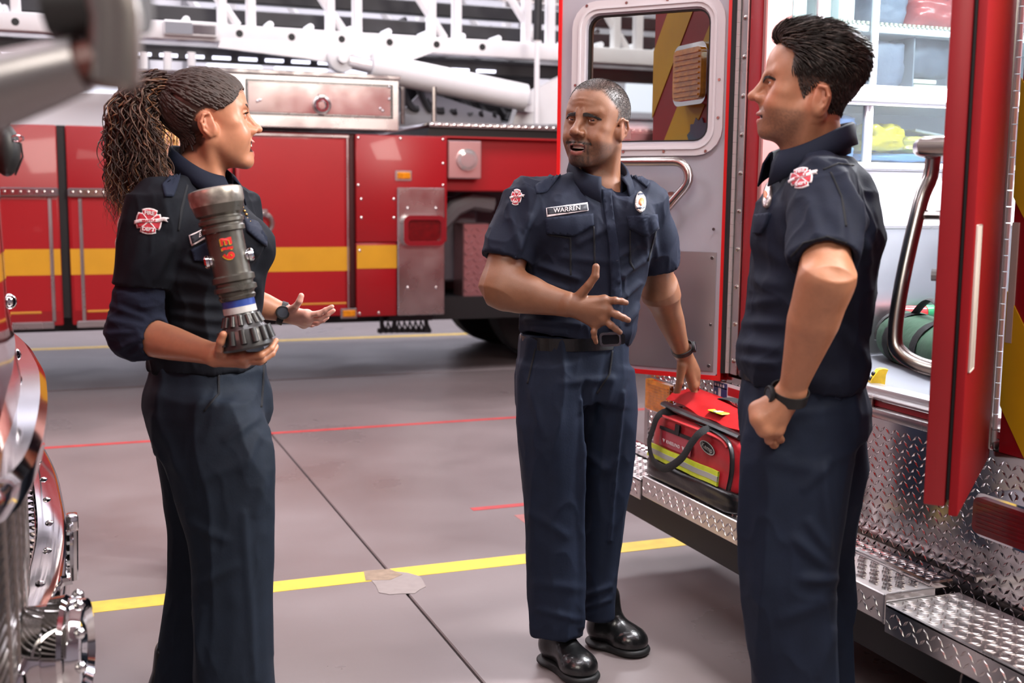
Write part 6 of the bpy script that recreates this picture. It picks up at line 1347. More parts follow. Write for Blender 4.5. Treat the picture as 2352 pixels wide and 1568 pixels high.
nt_ = [(1254, 479), (1349, 466), (1351, 484), (1256, 499)]; o = decal('name_tape', nt_, S2_, m_pw, sh2, .003, .001, 12)
cx_ = np.mean(nt_, 0); decal('tape_field', [tuple(cx_ + (np.array(q) - cx_) * np.array([.955, .72])) for q in nt_], S2_, m_nt, sh2, .0045, .0005, 12)
textdecal('tape_text', 'WARREN', (1302, 482.5), (1, -.12), (0, -1), 14.5, S2_, m_pw, sh2, .0058, bold=.010)
bd = [(1470 + 10.5 * math.cos(t) * (1 + .12 * math.cos(2 * t)) - 4 * math.sin(t) * .3, 466 - 23 * math.sin(t)) for t in np.linspace(0, 2 * math.pi, 21)[:-1]]
o = decal('badge', bd, S2_, m_silv, sh2, .004, .003, 6, label='silver oval badge')
decal('badge_seal', [(1471 + 5.5 * math.cos(t), 467 - 8 * math.sin(t)) for t in np.linspace(0, 6.28, 13)[:-1]], S2_, m_org, sh2, .0075, .001, 5)
for dy in (-15, 14): decal('badge_band', [(1464, 466 + dy - 1.6), (1476, 465 + dy - 1.6), (1476, 465 + dy + 1.6), (1464, 466 + dy + 1.6)], S2_, m_bdk, sh2, .0075, .0006, 5)
for P, bt in (([(1228, 428), (1276, 396), (1288, 403), (1256, 442), (1232, 446)], (1274, 403)), ([(1448, 404), (1460, 400), (1492, 420), (1486, 432)], (1459, 408))):
    decal('epaulette', P, S2_, m_flap, sh2, .003, .003, 8); button(*bt, S2_, sh2, .005)
emblem((1186, 453), (13.0, 1.5), (3.5, -20), S2_, sh2, m_pr, m_pw)
# trousers
hipc = K(1322, 800, 3.53); G = Vox([hipc[0] - .24, 3.24, .02], [hipc[0] + .26, 3.90, 1.06], .0054)
kr = [(K(1264, 880, 3.48)), K(1272, 1150, 3.46), K(1276, 1452, 3.44)]; kl_ = [K(1391, 880, 3.57), K(1385, 1150, 3.60), K(1367, 1408, 3.60)]
G.put(LO(K(1318, 910, 3.53), K(1320, 766, 3.525), rt_, [(0, .155, .118), (.35, .172, .128), (.75, .172, .122), (1, .168, .116)], 2.3))
leg(G, kr[0] + [0, 0, .05], kr[1], kr[2], rt_, [(0, .080, .095), (.07, .096, .114), (.2, .104, .116), (.45, .092, .098), (.6, .084, .088), (.8, .078, .082), (1, .075, .084)])
leg(G, kl_[0] + [0, 0, .05], kl_[1], kl_[2], rt_, [(0, .078, .092), (.07, .092, .110), (.2, .097, .112), (.45, .083, .096), (.6, .070, .086), (.8, .060, .078), (1, .057, .080)])
fo = [((1345, 880), (1345, 1010), -.012, .010), ((1400, 800), (1350, 1010), -.005, .010), ((1338, 920), (1330, 1440), .011, .007), ((1428, 900), (1398, 1240), .009, .006), ((1205, 850), (1250, 1000), .004, .012), ((1240, 1000), (1250, 1300), -.003, .03), ((1405, 870), (1380, 960), .006, .012), ((1290, 880), (1400, 870), .005, .012), ((1225, 1180), (1300, 1230), .004, .015), ((1345, 1040), (1400, 1080), .005, .012), ((1350, 1100), (1410, 1060), .004, .014), ((1340, 1370), (1400, 1345), .006, .010), ((1345, 1395), (1400, 1375), .005, .008), ((1240, 1400), (1320, 1420), .005, .012), ((1235, 1340), (1325, 1350), .004, .016)]
tr2, T2_ = cloth('trousers', G, m_navy_t, mm_, [(.0048, 8, (1, 1, .2), 14), (.0014, 15, (1, 1, .5), 15)], [(a, b, c * 1.3, d) for a, b, c, d in fo], 3.46)
decal('fly_seam', [(1405, 805), (1409, 805), (1402, 860), (1372, 905), (1369, 902), (1398, 858)], T2_, m_seam, tr2, .0005, .001, 10)
decal('pocket_seam', [(1228, 800), (1232, 800), (1214, 880), (1210, 880)], T2_, m_seam, tr2, .0005, .0012, 10)
bo = belt(mm_, K(1320, 780, 3.524), rt_, ft_, .1705, .1200, -.019, .019, m_leather, label='black leather belt')
m_bk = mat('black_buckle', (40, 40, 42), .12, .9)
bc = K(1403, 779, 3.40); bx_e = nrm([1, .28, .02]); bz = np.array([-.10, 0, 1.0]); b = MB(); by = np.cross(bx_e, bz)
rr_o = rrect(-.038, -.021, .030, .021, .012); rr_i = rrect(-.031, -.014, .024, .014, .008); MB().frame(rr_o, rr_i, w2(bc - by * -.0), w2(bx_e), w2(bz), .006).build('buckle_frame', m_steel, bo); MB().prism(rrect(-.030, -.0165, .044, .0165, .01), w2(bc + np.array([0, .004, 0])), w2(bx_e), w2(bz), .005).build('buckle_plate', m_leather, bo)
watch(mm_, K(1567, 800, 3.885), lw2 - le2, .036, .031, [1, 0, 0], [1, -.35, .25])
sk = (K(1250, 1462, 3.50) * [1, 1, 0], K(1345, 1528, 3.36)); tr_h = K(1252, 1455, 3.52); shoe(mm_, [K(1258, 1470, 3.47)[0], 3.50, 0], [K(1352, 1500, 3.33)[0], 3.30, 0], m_leather, m_sole)
shoe(mm_, [K(1365, 1420, 3.62)[0], 3.63, 0], [K(1474, 1450, 3.52)[0], 3.53, 0], m_leather, m_sole)
# ================================================================== man at the ambulance, hand on hip
H3 = 2.68
bw = w2([K(1840, 1500, H3)[0], H3, 0]); m3 = thing('person', 'dark haired man in profile with hand on hip beside the open ambulance doors', 'person', (float(bw[0]), float(bw[1]), 0))
SKIN3 = (178, 122, 92); m_skin3 = mat('tanned_skin', SKIN3, .45, sss=.12, attr=True, bump=.08, bscale=420)
f3 = nrm([-math.cos(R(9)), math.sin(R(9)), 0]); hp3 = dict(cheek=1.05, jaw=1.08, nose=.94, nz=.009, bridge=.005, open=.0036, lid=.0010, brow=-.010, lip=.95, chin=1.12, smile=.8, earz=-.030, eary=-.024, crow=1)
HM3 = headframe(f3, R(6), 0); HS3 = 1.03; HC3 = K(1855, 199, 2.655)
tf3 = nrm([-math.cos(R(4)), -math.sin(R(4)), 0]); tr3_ = np.array([tf3[1], -tf3[0], 0])     # chest forward (left of picture), his right is away
G = Vox([K(1690, 300, 2.5)[0], 2.15, .86], [K(2030, 300, 2.7)[0], 3.0, 1.90], .0027)
head(G, HM3, HC3, HS3, **hp3)
nb3 = K(1868, 365, 2.66)
G.put(LO(K(1868, 235, 2.658), nb3 + [0, 0, -.03], tr3_, [(0, .044, .046), (.25, .053, .058), (.55, .060, .065), (1, .070, .072)]), .045)
chain(G, [HC3 + HM3 @ np.array([-.058, -.02, -.06]) * HS3, nb3 + tf3 * .05 - tr3_ * .015], [.016, .014], .02)
s3, e3, w3 = K(1884, 440, 2.50), K(1898, 640, 2.33), K(1818, 900, 2.45)
G.put(C(s3, nb3 + [0, .04, -.10], .05, .06), .03); G.put(C(nb3 + [0, .02, -.05], nb3 + [.02, .16, -.12], .05, .05), .02)
sd3 = nrm(np.cross(e3 - s3, [0, 1, 0])); G.put(LO(s3, e3, [1, 0, 0], [(0, .052, .052), (.5, .058, .055), (.8, .052, .049), (1, .043, .041)]), .035)
G.put(E(e3 + [.004, .0, -.002], .043), .035); G.put(E(e3 + [.022, -.014, .004], .018), .02)
fa = w3 - e3; G.put(LO(e3 - fa * .05, w3, [1, 0, .2], [(0, .047, .044), (.18, .056, .050), (.4, .055, .047), (.7, .040, .036), (.9, .031, .029), (1, .030, .026)]), .03)
chain(G, [e3 + [-.025, -.018, 0], e3 + fa * .35 + [-.015, -.018, 0], e3 + fa * .7], [.03, .028, .018], .02)
kn = [K(1782, 985, 2.46), K(1758, 984, 2.445), K(1744, 962, 2.445), K(1740, 940, 2.46)]
hand_pts(G, w3, kn, [[K(1788, 1004, 2.49), K(1796, 1012, 2.515), K(1800, 1016, 2.53)], [K(1768, 1010, 2.47), K(1778, 1020, 2.50), K(1786, 1022, 2.53)], [K(1752, 985, 2.47), K(1764, 1004, 2.50), K(1776, 1010, 2.53)], [K(1744, 958, 2.485), K(1756, 980, 2.51), K(1768, 990, 2.54)]], [K(1808, 925, 2.47), K(1800, 950, 2.50), K(1800, 975, 2.53), K(1800, 995, 2.55)], r=.0102, palm=.023, wr=.038)
for q in kn: G.put(E(q + [0, -.006, 0], .0125), .006)
for q in kn[:3]: chain(G, [q + [0, -.014, 0], q + (w3 - q) * .6 + [0, -.021, 0]], [.0024, .002], .006)
V, Q = keep_big(*G.mesh()); V = smoothV(V, Q, 1, .35)
col, L, A, hd_ = skincol(V, HM3, HC3, HS3, SKIN3, (176, 100, 90), (196, 104, 80), ((92, 70, 58), .62), hp3)
ybd = np.interp(L[:, 2], [-.03, -.015, .02, .035, .075, .09], [.012, .022, .036, .046, .044, .062]); topm = ss(L[:, 2] - (.082 - .5 * np.clip(A - .03, 0, .03)), -.003, .006); sidem = (A > .040) * ss(ybd - L[:, 1], 0, .004) * (L[:, 2] > -.024); backm = ss(-.028 - L[:, 1], 0, .004) * ss(L[:, 2], -.052, -.044)
hm3 = np.maximum(np.maximum(topm, sidem), backm) * hd_
earm = (A > .066) & (np.linalg.norm(np.stack([L[:, 1] + .024, (L[:, 2] + .030) * .85], 1), axis=1) < .031); hm3 *= ~earm; hm3 *= ~((A > .05) & (L[:, 1] > -.050) & (L[:, 1] < -.020) & (L[:, 2] < -.03)); col = blend(col, .9 * hm3, srgb(40, 32, 28))
put_mesh('body', V, Q, m_skin3, m3, col)
# hair: brushed up and back mass of locks
Nn = vnormals(V, Q); idx = np.where(hm3 > .5)[0]; np.random.seed(11); random.seed(11); pick = np.random.choice(idx, min(len(idx), 6200), False); m_hair3 = mat('dark_brown_hair', (48, 38, 34), .42, var=.35, vscale=90); m_hair3b = mat('brown_hair_highlight', (92, 78, 70), .4, var=.2, vscale=90)
la, lb = [], []
upK = HM3 @ np.array([0, 0, 1.0]); fK = HM3 @ np.array([0, 1.0, 0])
for i in pick:
    l = L[i]; n = Nn[i]; t_ = np.clip((l[2] - .02) / .07, 0, 1); fr = np.clip((l[1] + .01) / .08, 0, 1); hgt = .0065 + .019 * t_ + .008 * t_ * fr; ln = hgt * (2.0 - .3 * t_) * random.uniform(.85, 1.1)
    back = HM3 @ np.array([0, -1.0, 0]); down = -upK; w = np.random.randn(3) * .10; clump = np.array([npnoise(V[i:i + 1], 30, q)[0] for q in (1, 2, 3)]) * .38
    d0 = nrm(n * (.45 + .75 * t_) + fK * (.75 * fr * t_) + upK * .3 * t_ + (back * .5 + down * .7) * (1 - t_) + w + clump * .5); tg = back * (.95 * t_ + .35) + down * (.9 - .75 * t_) + upK * .10 * fr; tg = tg - n * (tg @ n) * .9; d1 = nrm(tg + w + clump + n * .08 * t_)
    P = [V[i] - n * .003]; k = 6
    for q in range(k): u = min(1, q / (k - 1) * 1.25); P.append(P[-1] + nrm(d0 * (1 - u) + d1 * u) * ln / (k - 1))
    (lb if random.random() < .22 * t_ * (1 - fr * .4) else la).append(np.array(P))
strands('hair', la, .0015, m_hair3, m3, 3); strands('hair_highlights', lb, .0011, m_hair3b, m3, 4)
brows(m3, HM3, HC3, HS3, mat('dark_brow_hair2', (42, 32, 28), .6), [(.010, .0965, .0010), (.024, .0955, .0065), (.038, .088, .0085), (.049, .076, .0040)], 260, .0038)
eyes(m3, HM3, HC3, HS3, (0, R(-8)), (54, 36, 24)); teeth(m3, HM3, HC3, HS3, .0035)
# shirt
G = Vox([K(1672, 500, 2.5)[0] - .02, 2.30, .93], [K(2030, 500, 2.7)[0] + .02, 2.95, 1.66], .004)
p3 = K(1838, 868, 2.68); n3 = nb3 + [0, 0, -.015]
G.put(LO(p3, n3, tr3_, [(0, .168, .132, 0, .004), (.06, .178, .143, 0, .004), (.14, .172, .140, 0, .004), (.3, .168, .130, 0, -.004), (.5, .178, .128, 0, -.008), (.68, .190, .124, 0, -.010), (.82, .180, .106, 0, -.008), (.93, .125, .084, 0, 0), (1, .070, .072, 0, 0)], 2.3))
G.put(E(K(1795, 515, 2.62), (.05, .08, .07)), .05); G.put(E(K(1955, 500, 2.62), (.055, .09, .11)), .05)
G.put(C(s3 + [0, .02, .008], nb3 + [.005, -.055, -.030], .064, .040), .05); G.put(C(nb3 + [.0, .05, -.03], nb3 + [.02, .19, -.085], .042, .06), .05)
hem3 = s3 + (e3 - s3) * .80
G.put(LO(s3 - (e3 - s3) * .08, hem3, [1, 0, 0], [(0, .062, .062), (.35, .072, .070), (.75, .068, .068), (1, .066, .066)]), .035)
d = nrm(hem3 - s3); G.put(LO(hem3 - d * .07, hem3 + d * .03, [1, 0, 0], [(0, .05, .05), (.3, .056, .056), (1, .059, .058)]), .004, 's')
G.put(C(nb3 + [0, 0, .0], nb3 + [.005, 0, .10], .062, .075), .01, 's')
fo = [((1700, 700), (1790, 690), .006, .012), ((1690, 740), (1800, 745), .008, .013), ((1690, 790), (1790, 800), .009, .014), ((1700, 825), (1780, 838), .007, .010), ((1720, 640), (1800, 655), .005, .014), ((1930, 400), (1990, 600), .007, .010), ((1950, 390), (2005, 560), .006, .009), ((1915, 395), (1975, 520), .006, .010), ((1985, 560), (1990, 760), .007, .014), ((1955, 620), (1968, 800), .006, .014), ((1830, 350), (1900, 385), .006, .010), ((1860, 335), (1940, 380), .005, .009), ((1790, 480), (1815, 590), .006, .014), ((1860, 470), (1880, 540), .005, .014), ((1925, 470), (1935, 560), .006, .012), ((1745, 560), (1800, 600), .005, .014), ((1940, 760), (1985, 840), .007, .014), ((1890, 430), (1925, 520), .004, .014)]
sh3, S3_ = cloth('shirt', G, m_navy, m3, [(.0060, 6.5, (1, 1, .5), 24), (.0018, 16, (1, 1, .6), 25)], [(a, b, c * 1.3, d) for a, b, c, d in fo], 2.52)
collar(m3, nb3 + [0, 0, .012], tr3_, tf3, m_navy, a=.076, b=.080, th0=22, zb=.072, zf=.004, leaf=.050, point=.030, spread_=.016)
emblem((1841, 409), (27, -5), (-1.5, -25), S3_, sh3, m_pr, m_pw)
bd = [(1766 + 8 * math.cos(t) - 8 * math.sin(t) * -.55, 451 - 29 * math.sin(t)) for t in np.linspace(0, 2 * math.pi, 19)[:-1]]
o = decal('badge', bd, S3_, mat('dark_silver_badge', (150, 136, 134), .3, .8, var=.3, vscale=120), sh3, .005, .004, 6, label='silver badge seen edge on'); decal('badge_seal', [(1764 + 4 * math.cos(t), 452 - 9 * math.sin(t)) for t in np.linspace(0, 6.28, 11)[:-1]], S3_, m_org, sh3, .0095, .001, 5)  # badge silver set darker and more mottled than on the other badge
o = decal('pocket_flap', [(1738, 494), (1772, 490), (1762, 520), (1752, 535), (1734, 536)], S3_, m_flap, sh3, .004, .004, 8)
decal('yoke_seam', [(1890, 388), (1925, 374), (1962, 378), (1962, 381), (1926, 377), (1892, 391)], S3_, m_seam, sh3, .0006, .001, 8)
decal('sleeve_seam', [(1906, 395), (1911, 396), (1935, 450), (1945, 520), (1941, 520), (1931, 452)], S3_, m_seam, sh3, .0006, .001, 8)
decal('sleeve_hem_seam', [(1815, 588), (1845, 556), (1900, 541), (1944, 556), (1944, 559), (1900, 545), (1847, 559), (1817, 592)], S3_, m_seam, sh3, .0005, .001, 8)
# trousers
G = Vox([K(1690, 1100, 2.6)[0] - .06, 2.36, .02], [K(2000, 1100, 2.7)[0] + .08, 3.02, 1.10], .0054)
G.put(LO(K(1842, 985, 2.69), K(1840, 845, 2.68), tr3_, [(0, .165, .146, 0, -.006), (.4, .172, .148, 0, -.004), (.8, .164, .134, 0, 0), (1, .160, .128)], 2.3))
leg(G, K(1836, 980, 2.60) + [0, 0, .04], K(1812, 1300, 2.57), K(1838, 1790, 2.60), tr3_, [(0, .080, .110), (.07, .098, .130), (.18, .106, .128), (.42, .092, .110), (.6, .086, .100), (.8, .080, .094), (1, .078, .100)])
leg(G, K(1868, 980, 2.80) + [0, 0, .04], K(1862, 1300, 2.84), K(1895, 1740, 2.86), tr3_, [(0, .078, .108), (.07, .096, .128), (.18, .104, .126), (.42, .090, .102), (.6, .082, .092), (.8, .076, .090), (1, .074, .098)])
fo = [((1905, 1060), (1850, 1120), .006, .012), ((1900, 1300), (1830, 1240), .008, .014), ((1915, 1330), (1850, 1330), .010, .014), ((1905, 1270), (1860, 1200), .007, .012), ((1900, 1380), (1800, 1420), .005, .018), ((1910, 1450), (1880, 1550), .006, .014), ((1960, 900), (1975, 1000), .005, .012), ((1715, 1000), (1702, 1300), .005, .012), ((1945, 1300), (1960, 1420), .008, .014), ((1890, 1080), (1905, 1250), .007, .012), ((1780, 1060), (1880, 1080), .004, .018), ((1740, 900), (1730, 1000), .004, .014)]
tr3, T3_ = cloth('trousers', G, m_navy_t, m3, [(.0050, 7.5, (1, 1, .2), 34), (.0015, 14, (1, 1, .5), 35)], [(a, b, c * 1.3, d) for a, b, c, d in fo], 2.55)
belt(m3, K(1839, 851, 2.68), tr3_, tf3, .168, .136, -.017, .017, m_leather, label='black leather belt')
decal('back_pocket', [(1920, 903), (1955, 898), (1956, 903), (1922, 909)], T3_, m_seam, tr3, .001, .0015, 8); decal('pocket_tab', [(1917, 905), (1934, 912), (1930, 920), (1916, 914)], T3_, m_flap, tr3, .001, .002, 8)
watch(m3, K(1812, 905, 2.452), w3 - e3, .0395, .036, [1, 0, .2], [-1, -.35, .3], w=.026)
for hx, hd_y, tx_ in ((1838, 2.60, -.20), (1895, 2.86, -.19)):
    a = K(hx + 30, 1700, hd_y); shoe(m3, [a[0] + .06, hd_y, 0], [a[0] - .20, hd_y - .02, 0], m_leather, m_sole)
# ================================================================== woman with the nozzle
H1 = 3.0
bw = w2([K(480, 1500, H1)[0], H1, 0]); wm = thing('person', 'woman with long curly ponytail cradling a hose nozzle in one arm', 'person', (float(bw[0]), float(bw[1]), 0))
SKIN1 = (186, 128, 98); m_skin1 = mat('golden_brown_skin', SKIN1, .40, sss=.14, attr=True, bump=.05, bscale=420)
f1 = nrm([math.cos(R(20)), math.sin(R(20)), 0]); hp1 = dict(cheek=1.22, jaw=1.0, nose=.84, nz=.004, open=.0120, lid=.0032, lip=.95, chin=1.08, smile=1.0, earz=-.020, eary=-.014, full=1.1)
HM1 = headframe(f1, R(7), R(-2)); HS1 = 1.03; HC1 = K(481, 272, 2.99)
tf1 = nrm([.95, -.30, 0]); tr1_ = np.array([tf1[1], -tf1[0], 0])
G = Vox([K(330, 500, 2.8)[0] - .10, 2.45, .98], [K(775, 500, 3.2)[0] + .05, 3.42, 1.80], .0027)
head(G, HM1, HC1, HS1, **hp1)
nb1 = K(458, 408, 2.99)
G.put(LO(K(470, 320, 2.985), nb1 + [0, 0, -.03], tr1_, [(0, .048, .054), (.5, .050, .058), (1, .064, .066)]), .02)
chain(G, [HC1 + HM1 @ np.array([.052, -.02, -.06]) * HS1, nb1 + tf1 * .05 + tr1_ * .012], [.014, .012], .02)
s1, e1, w1 = K(345, 470, 2.83), K(308, 765, 2.80), K(497, 815, 2.70)
G.put(C(nb1 + [0, 0, .02], nb1 - [0, 0, .12], .050, .055), .02); G.put(C(s1, nb1 - [0, 0, .12], .045, .05), .03)
G.put(LO(s1, e1, [1, 0, 0], [(0, .048, .05), (.5, .050, .052), (1, .044, .044)]), .02); G.put(E(e1, .042), .02)
fa = w1 - e1; G.put(LO(e1 - fa * .03, w1, [0, 0, 1], [(0, .044, .042), (.2, .047, .045), (.5, .041, .040), (.8, .030, .031), (1, .026, .028)]), .02)
# right hand under the nozzle base: fingers wrap on the far side, thumb on the near side
kn = [K(556, 818, 2.655), K(562, 826, 2.67), K(562, 830, 2.695), K(556, 830, 2.72)]
hand_pts(G, w1, kn, [[K(600, 815, 2.64), K(622, 800, 2.655), K(634, 782, 2.675)], [K(602, 826, 2.655), K(624, 812, 2.675), K(634, 796, 2.70)], [K(598, 830, 2.69), K(616, 818, 2.71), K(622, 802, 2.735)], [K(588, 830, 2.72), K(602, 820, 2.745), K(608, 806, 2.77)]], [K(505, 812, 2.67), K(504, 800, 2.62), K(507, 784, 2.605), K(513, 768, 2.60)], r=.0088, palm=.017, wr=.034)
# left arm reaching out, palm up
s1l, e1l, w1l = K(545, 470, 3.16), K(565, 690, 3.22), K(652, 718, 3.24)
G.put(C(s1l, nb1 - [0, 0, .12], .045, .05), .03); G.put(C(s1l, e1l, .045, .040), .02); G.put(LO(e1l, w1l, [0, 0, 1], [(0, .040, .040), (.5, .037, .036), (1, .026, .030)]), .02)
kn = [K(706, 722, 3.20), K(708, 731, 3.215), K(704, 738, 3.235), K(698, 743, 3.255)]
hand_pts(G, w1l, kn, [[K(732, 720, 3.19), K(748, 712, 3.185), K(763, 704, 3.18)], [K(735, 731, 3.205), K(752, 722, 3.20), K(766, 713, 3.20)], [K(728, 741, 3.23), K(742, 735, 3.23), K(752, 729, 3.23)], [K(716, 746, 3.255), K(727, 743, 3.26), K(736, 739, 3.265)]], [K(668, 712, 3.22), K(680, 703, 3.19), K(688, 691, 3.18), K(692, 679, 3.18)], r=.0082, palm=.017, wr=.032)
V, Q = keep_big(*G.mesh()); V = smoothV(V, Q, 1, .35)
col, L, A, hd_ = skincol(V, HM1, HC1, HS1, SKIN1, (188, 96, 92), (212, 124, 100), None, hp1)
pl = ss(V[:, 0], K(650, 700, 3.2)[0], K(670, 700, 3.2)[0]) * ss(V[:, 1], 3.05, 3.12); col = blend(col, .8 * pl, srgb(226, 172, 158))
thr = .058 - 1.0 * np.clip(A - .040, 0, .03) - .55 * np.clip(.055 - L[:, 1], 0, .04) - 2.4 * np.clip(.004 - L[:, 1], 0, .05); thr = np.where(L[:, 1] < -.03, np.maximum(thr, -.085), thr)
hm1 = ss(L[:, 2] - thr, -.004, .010) * hd_; hm1 *= ~((A > .062) & (np.linalg.norm(np.stack([L[:, 1] + .008, L[:, 2] + .018], 1), axis=1) < .036)); col = blend(col, .92 * hm1, srgb(34, 25, 22))
put_mesh('body', V, Q, m_skin1, wm, col)
m_hair1 = mat('dark_curly_hair', (56, 42, 37), .62, var=.35, vscale=60); m_hair1b = mat('honey_brown_hair', (124, 86, 58), .45, var=.3, vscale=60); m_hair1c = mat('brown_hair', (98, 74, 62), .45, var=.3, vscale=60)
# rows of braids over the scalp, gathered high at the back
Nn = vnormals(V, Q); b1 = bvh_of(V, Q); tieL = np.array([0, -.092, .084]); tie = HC1 + HM1 @ tieL * HS1; random.seed(5); np.random.seed(5); Ls = []; cen = HC1 + HM1 @ np.array([0, -.015, .03]) * HS1
eard = np.linalg.norm(L[:, 1:] - np.array([-.010, -.014]), axis=1); idx = np.where((hm1 > .45) & (eard > .036) & ~((L[:, 2] < .0) & (L[:, 1] > -.045)))[0]; edge = np.where((hm1 > .35) & (hm1 < .97) & (L[:, 1] > -.03) & (L[:, 2] > .016))[0]
for rep, (nst, off0, src) in enumerate(((360, .0030, edge), (460, .0035, idx), (220, .0065, idx))):
    for i in np.random.choice(src, min(nst, len(src)), False):
        p0 = V[i]; P = []
        d0 = p0 - cen; d1 = tie - cen; a0, a1 = d0 / np.linalg.norm(d0), d1 / np.linalg.norm(d1); om = math.acos(np.clip(a0 @ a1, -1, 1))
        if om < .25: continue
        ph = random.random() * 6
        for u in np.linspace(0, 1, 22):
            a = (math.sin((1 - u) * om) * a0 + math.sin(u * om) * a1) / math.sin(om); r = b1.ray_cast(v3(cen + a * .2), v3(-a))
            q = np.array(r[0]) if r[0] is not None else cen + a * .1
            P.append(q + a * (off0 * (.4 + .9 * u) + .0015 * math.sin(u * 30 + ph)))
        Ls.append(np.array(P))
strands('braided_hair', Ls, .0035, m_hair1, wm, 5, taper=False, bead=1)
MB().tube([w2(tie + HM1 @ (np.array([math.cos(t) * .017, -.004, math.sin(t) * .017]))) for t in np.linspace(0, 2 * math.pi, 17)[:-1]], .008, 6, closed=True).build('hair_tie', mat('black_hair_tie', (24, 20, 20), .6), wm)
La, Lb, Lc = [], [], []
for k in range(760):
    u = random.random(); v = random.random(); hh = 2.97 + random.uniform(-.10, .06); ex_ = 250 + 150 * u + random.gauss(0, 7); ey_ = min(300 + 240 * v ** .5, 470 + 95 * (1 - abs(2 * u - .9) ** 1.4)) + random.gauss(0, 12)
    endp = K(ex_, ey_, hh); st = tie + np.random.randn(3) * .013
    out = np.array([-.075 - .05 * (1 - u), (hh - 2.97) * .6, .040 - .03 * u]); n = 64; P = []; ph = random.random() * 6.28; am = random.uniform(.003, .0085); trn = random.choice((14, 20, 26, 34)) * random.uniform(.8, 1.2); s2 = random.choice((-1, 1))
    mid = st + out + np.array([(endp[0] - st[0]) * .30, 0, -.01]); le_ = np.linalg.norm(endp - st); jx, jz = random.uniform(15, 30), random.random() * 6
    for t in np.linspace(0, 1, n):
        q = (1 - t) ** 2 * st + 2 * t * (1 - t) * mid + t * t * endp; w_ = am * min(1, t * 3.5) * (.8 + .5 * t); an = ph + s2 * trn * 6.28 * t * le_; q = q + np.array([math.cos(an), math.sin(an), .5 * math.sin(an * .5 + jz)]) * w_ + np.array([math.sin(jx * t * le_ + jz), 0, math.cos(jx * t * le_ + ph)]) * .010 * t; P.append(q)
    r = random.random(); (Lb if (r < .10 or (v > .8 and r < .35)) else (Lc if r < .5 else La)).append(np.array(P))
strands('ponytail', La, .0027, m_hair1, wm, 3); strands('ponytail_highlights', Lb, .0021, m_hair1b, wm, 3); strands('ponytail_brown_curls', Lc, .0025, m_hair1c, wm, 3)
Le = []
for k in range(40):
    i = random.choice(idx); 
    if L[i][1] > .02 or L[i][2] < -.02: p = V[i]; Le.append(np.array([p + Nn[i] * .004 + np.array([.004 * math.sin(t * 9), .004 * math.cos(t * 7), -.018 * t]) + Nn[i] * .006 * t for t in np.linspace(0, 1, 8)]))
strands('baby_hair', Le, .0006, m_hair1c, wm, 4)
brows(wm, HM1, HC1, HS1, mat('dark_brow_hair3', (44, 32, 28), .6), [(.012, .0955, .0150), (.026, .0925, .0215), (.040, .083, .0225), (.050, .072, .0165)], 150, .0026, .008)
eyes(wm, HM1, HC1, HS1, (0, R(3)), (58, 40, 28)); teeth(wm, HM1, HC1, HS1, .0105, w=.026, fy=.0935)
lash = []
for x in (-1, 1):
    for k in range(16): t = k / 15; b_ = np.array([x * (.021 + .024 * t), .0890 - .010 * t * t, .0015 - .002 * t]); d = np.array([x * (.3 + .7 * t), 1.0 - .3 * t, .55]); lash.append(np.array([(b_ + nrm(d) * l) * HS1 @ HM1.T + HC1 for l in (0, .004, .008)]))
strands('eyelashes', lash, .0006, mat('black_lashes', (18, 14, 14), .6), wm, 3)
# undershirt sleeve and shirt
G = Vox([K(235, 700, 2.8)[0] - .03, 2.55, .98], [K(400, 700, 2.8)[0] + .03, 3.02, 1.42], .004)
hemL = e1 + (w1 - e1) * .26
G.put(LO(s1 + (e1 - s1) * .60, e1 + [0, 0, .0], [1, 0, 0], [(0, .056, .056), (.35, .063, .063), (1, .060, .060)])); G.put(E(e1 + [-.002, 0, -.002], (.062, .060, .060)), .03); G.put(LO(e1 - fa * .05, hemL, [0, 0, 1], [(0, .058, .056), (.6, .057, .055), (1, .050, .050)]), .03)
d = nrm(fa); G.put(LO(hemL - d * .05, hemL + d * .02, [0, 0, 1], [(0, .040, .040), (1, .046, .046)]), .004, 's')
m_under = mat('navy_knit_sleeve', (32, 37, 54), .85, var=.1, vscale=40, bump=.15, bscale=200, spec=.2)
fo = [((250, 700), (330, 730), .006, .008), ((252, 735), (325, 750), .007, .008), ((255, 765), (315, 762), .006, .007), ((270, 800), (330, 775), .007, .008), ((300, 815), (345, 780), .006, .007), ((262, 670), (350, 700), .005, .010), ((330, 820), (358, 780), .005, .006), ((280, 690), (360, 715), .005, .009)]
cloth('undershirt_sleeve', G, m_under, wm, [(.0018, 20, (1, 1, 1.6), 44)], fo, 2.76)
G = Vox([K(240, 500, 2.8)[0], 2.60, .99], [K(640, 560, 3.0)[0] + .08, 3.36, 1.62], .004)
p1 = K(478, 838, 3.0); n1 = nb1 + [0, 0, -.015]
G.put(LO(p1, n1, tr1_, [(0, .150, .136), (.1, .146, .128), (.22, .142, .116), (.4, .150, .124, 0, .006), (.6, .166, .142, 0, .012), (.72, .172, .132, 0, .010), (.84, .164, .104), (.93, .112, .078), (1, .062, .064)], 2.25))
for sg, q in ((1, K(540, 560, 2.88)), (-1, K(570, 555, 3.02))): G.put(E(q, (.068, .068, .065)), .045)
G.put(C(s1 + [.012, .01, .006], nb1 + tr1_ * .055 + [0, 0, -.030], .060, .036), .05); G.put(C(s1l + [-.02, -.01, .0], nb1 - tr1_ * .055 + [0, 0, -.035], .058, .036), .05)
hs1 = s1 + (e1 - s1) * .64
G.put(LO(s1 - (e1 - s1) * .05, hs1, [1, 0, 0], [(0, .060, .060), (.3, .069, .068), (.7, .069, .069), (1, .067, .068)]), .035)
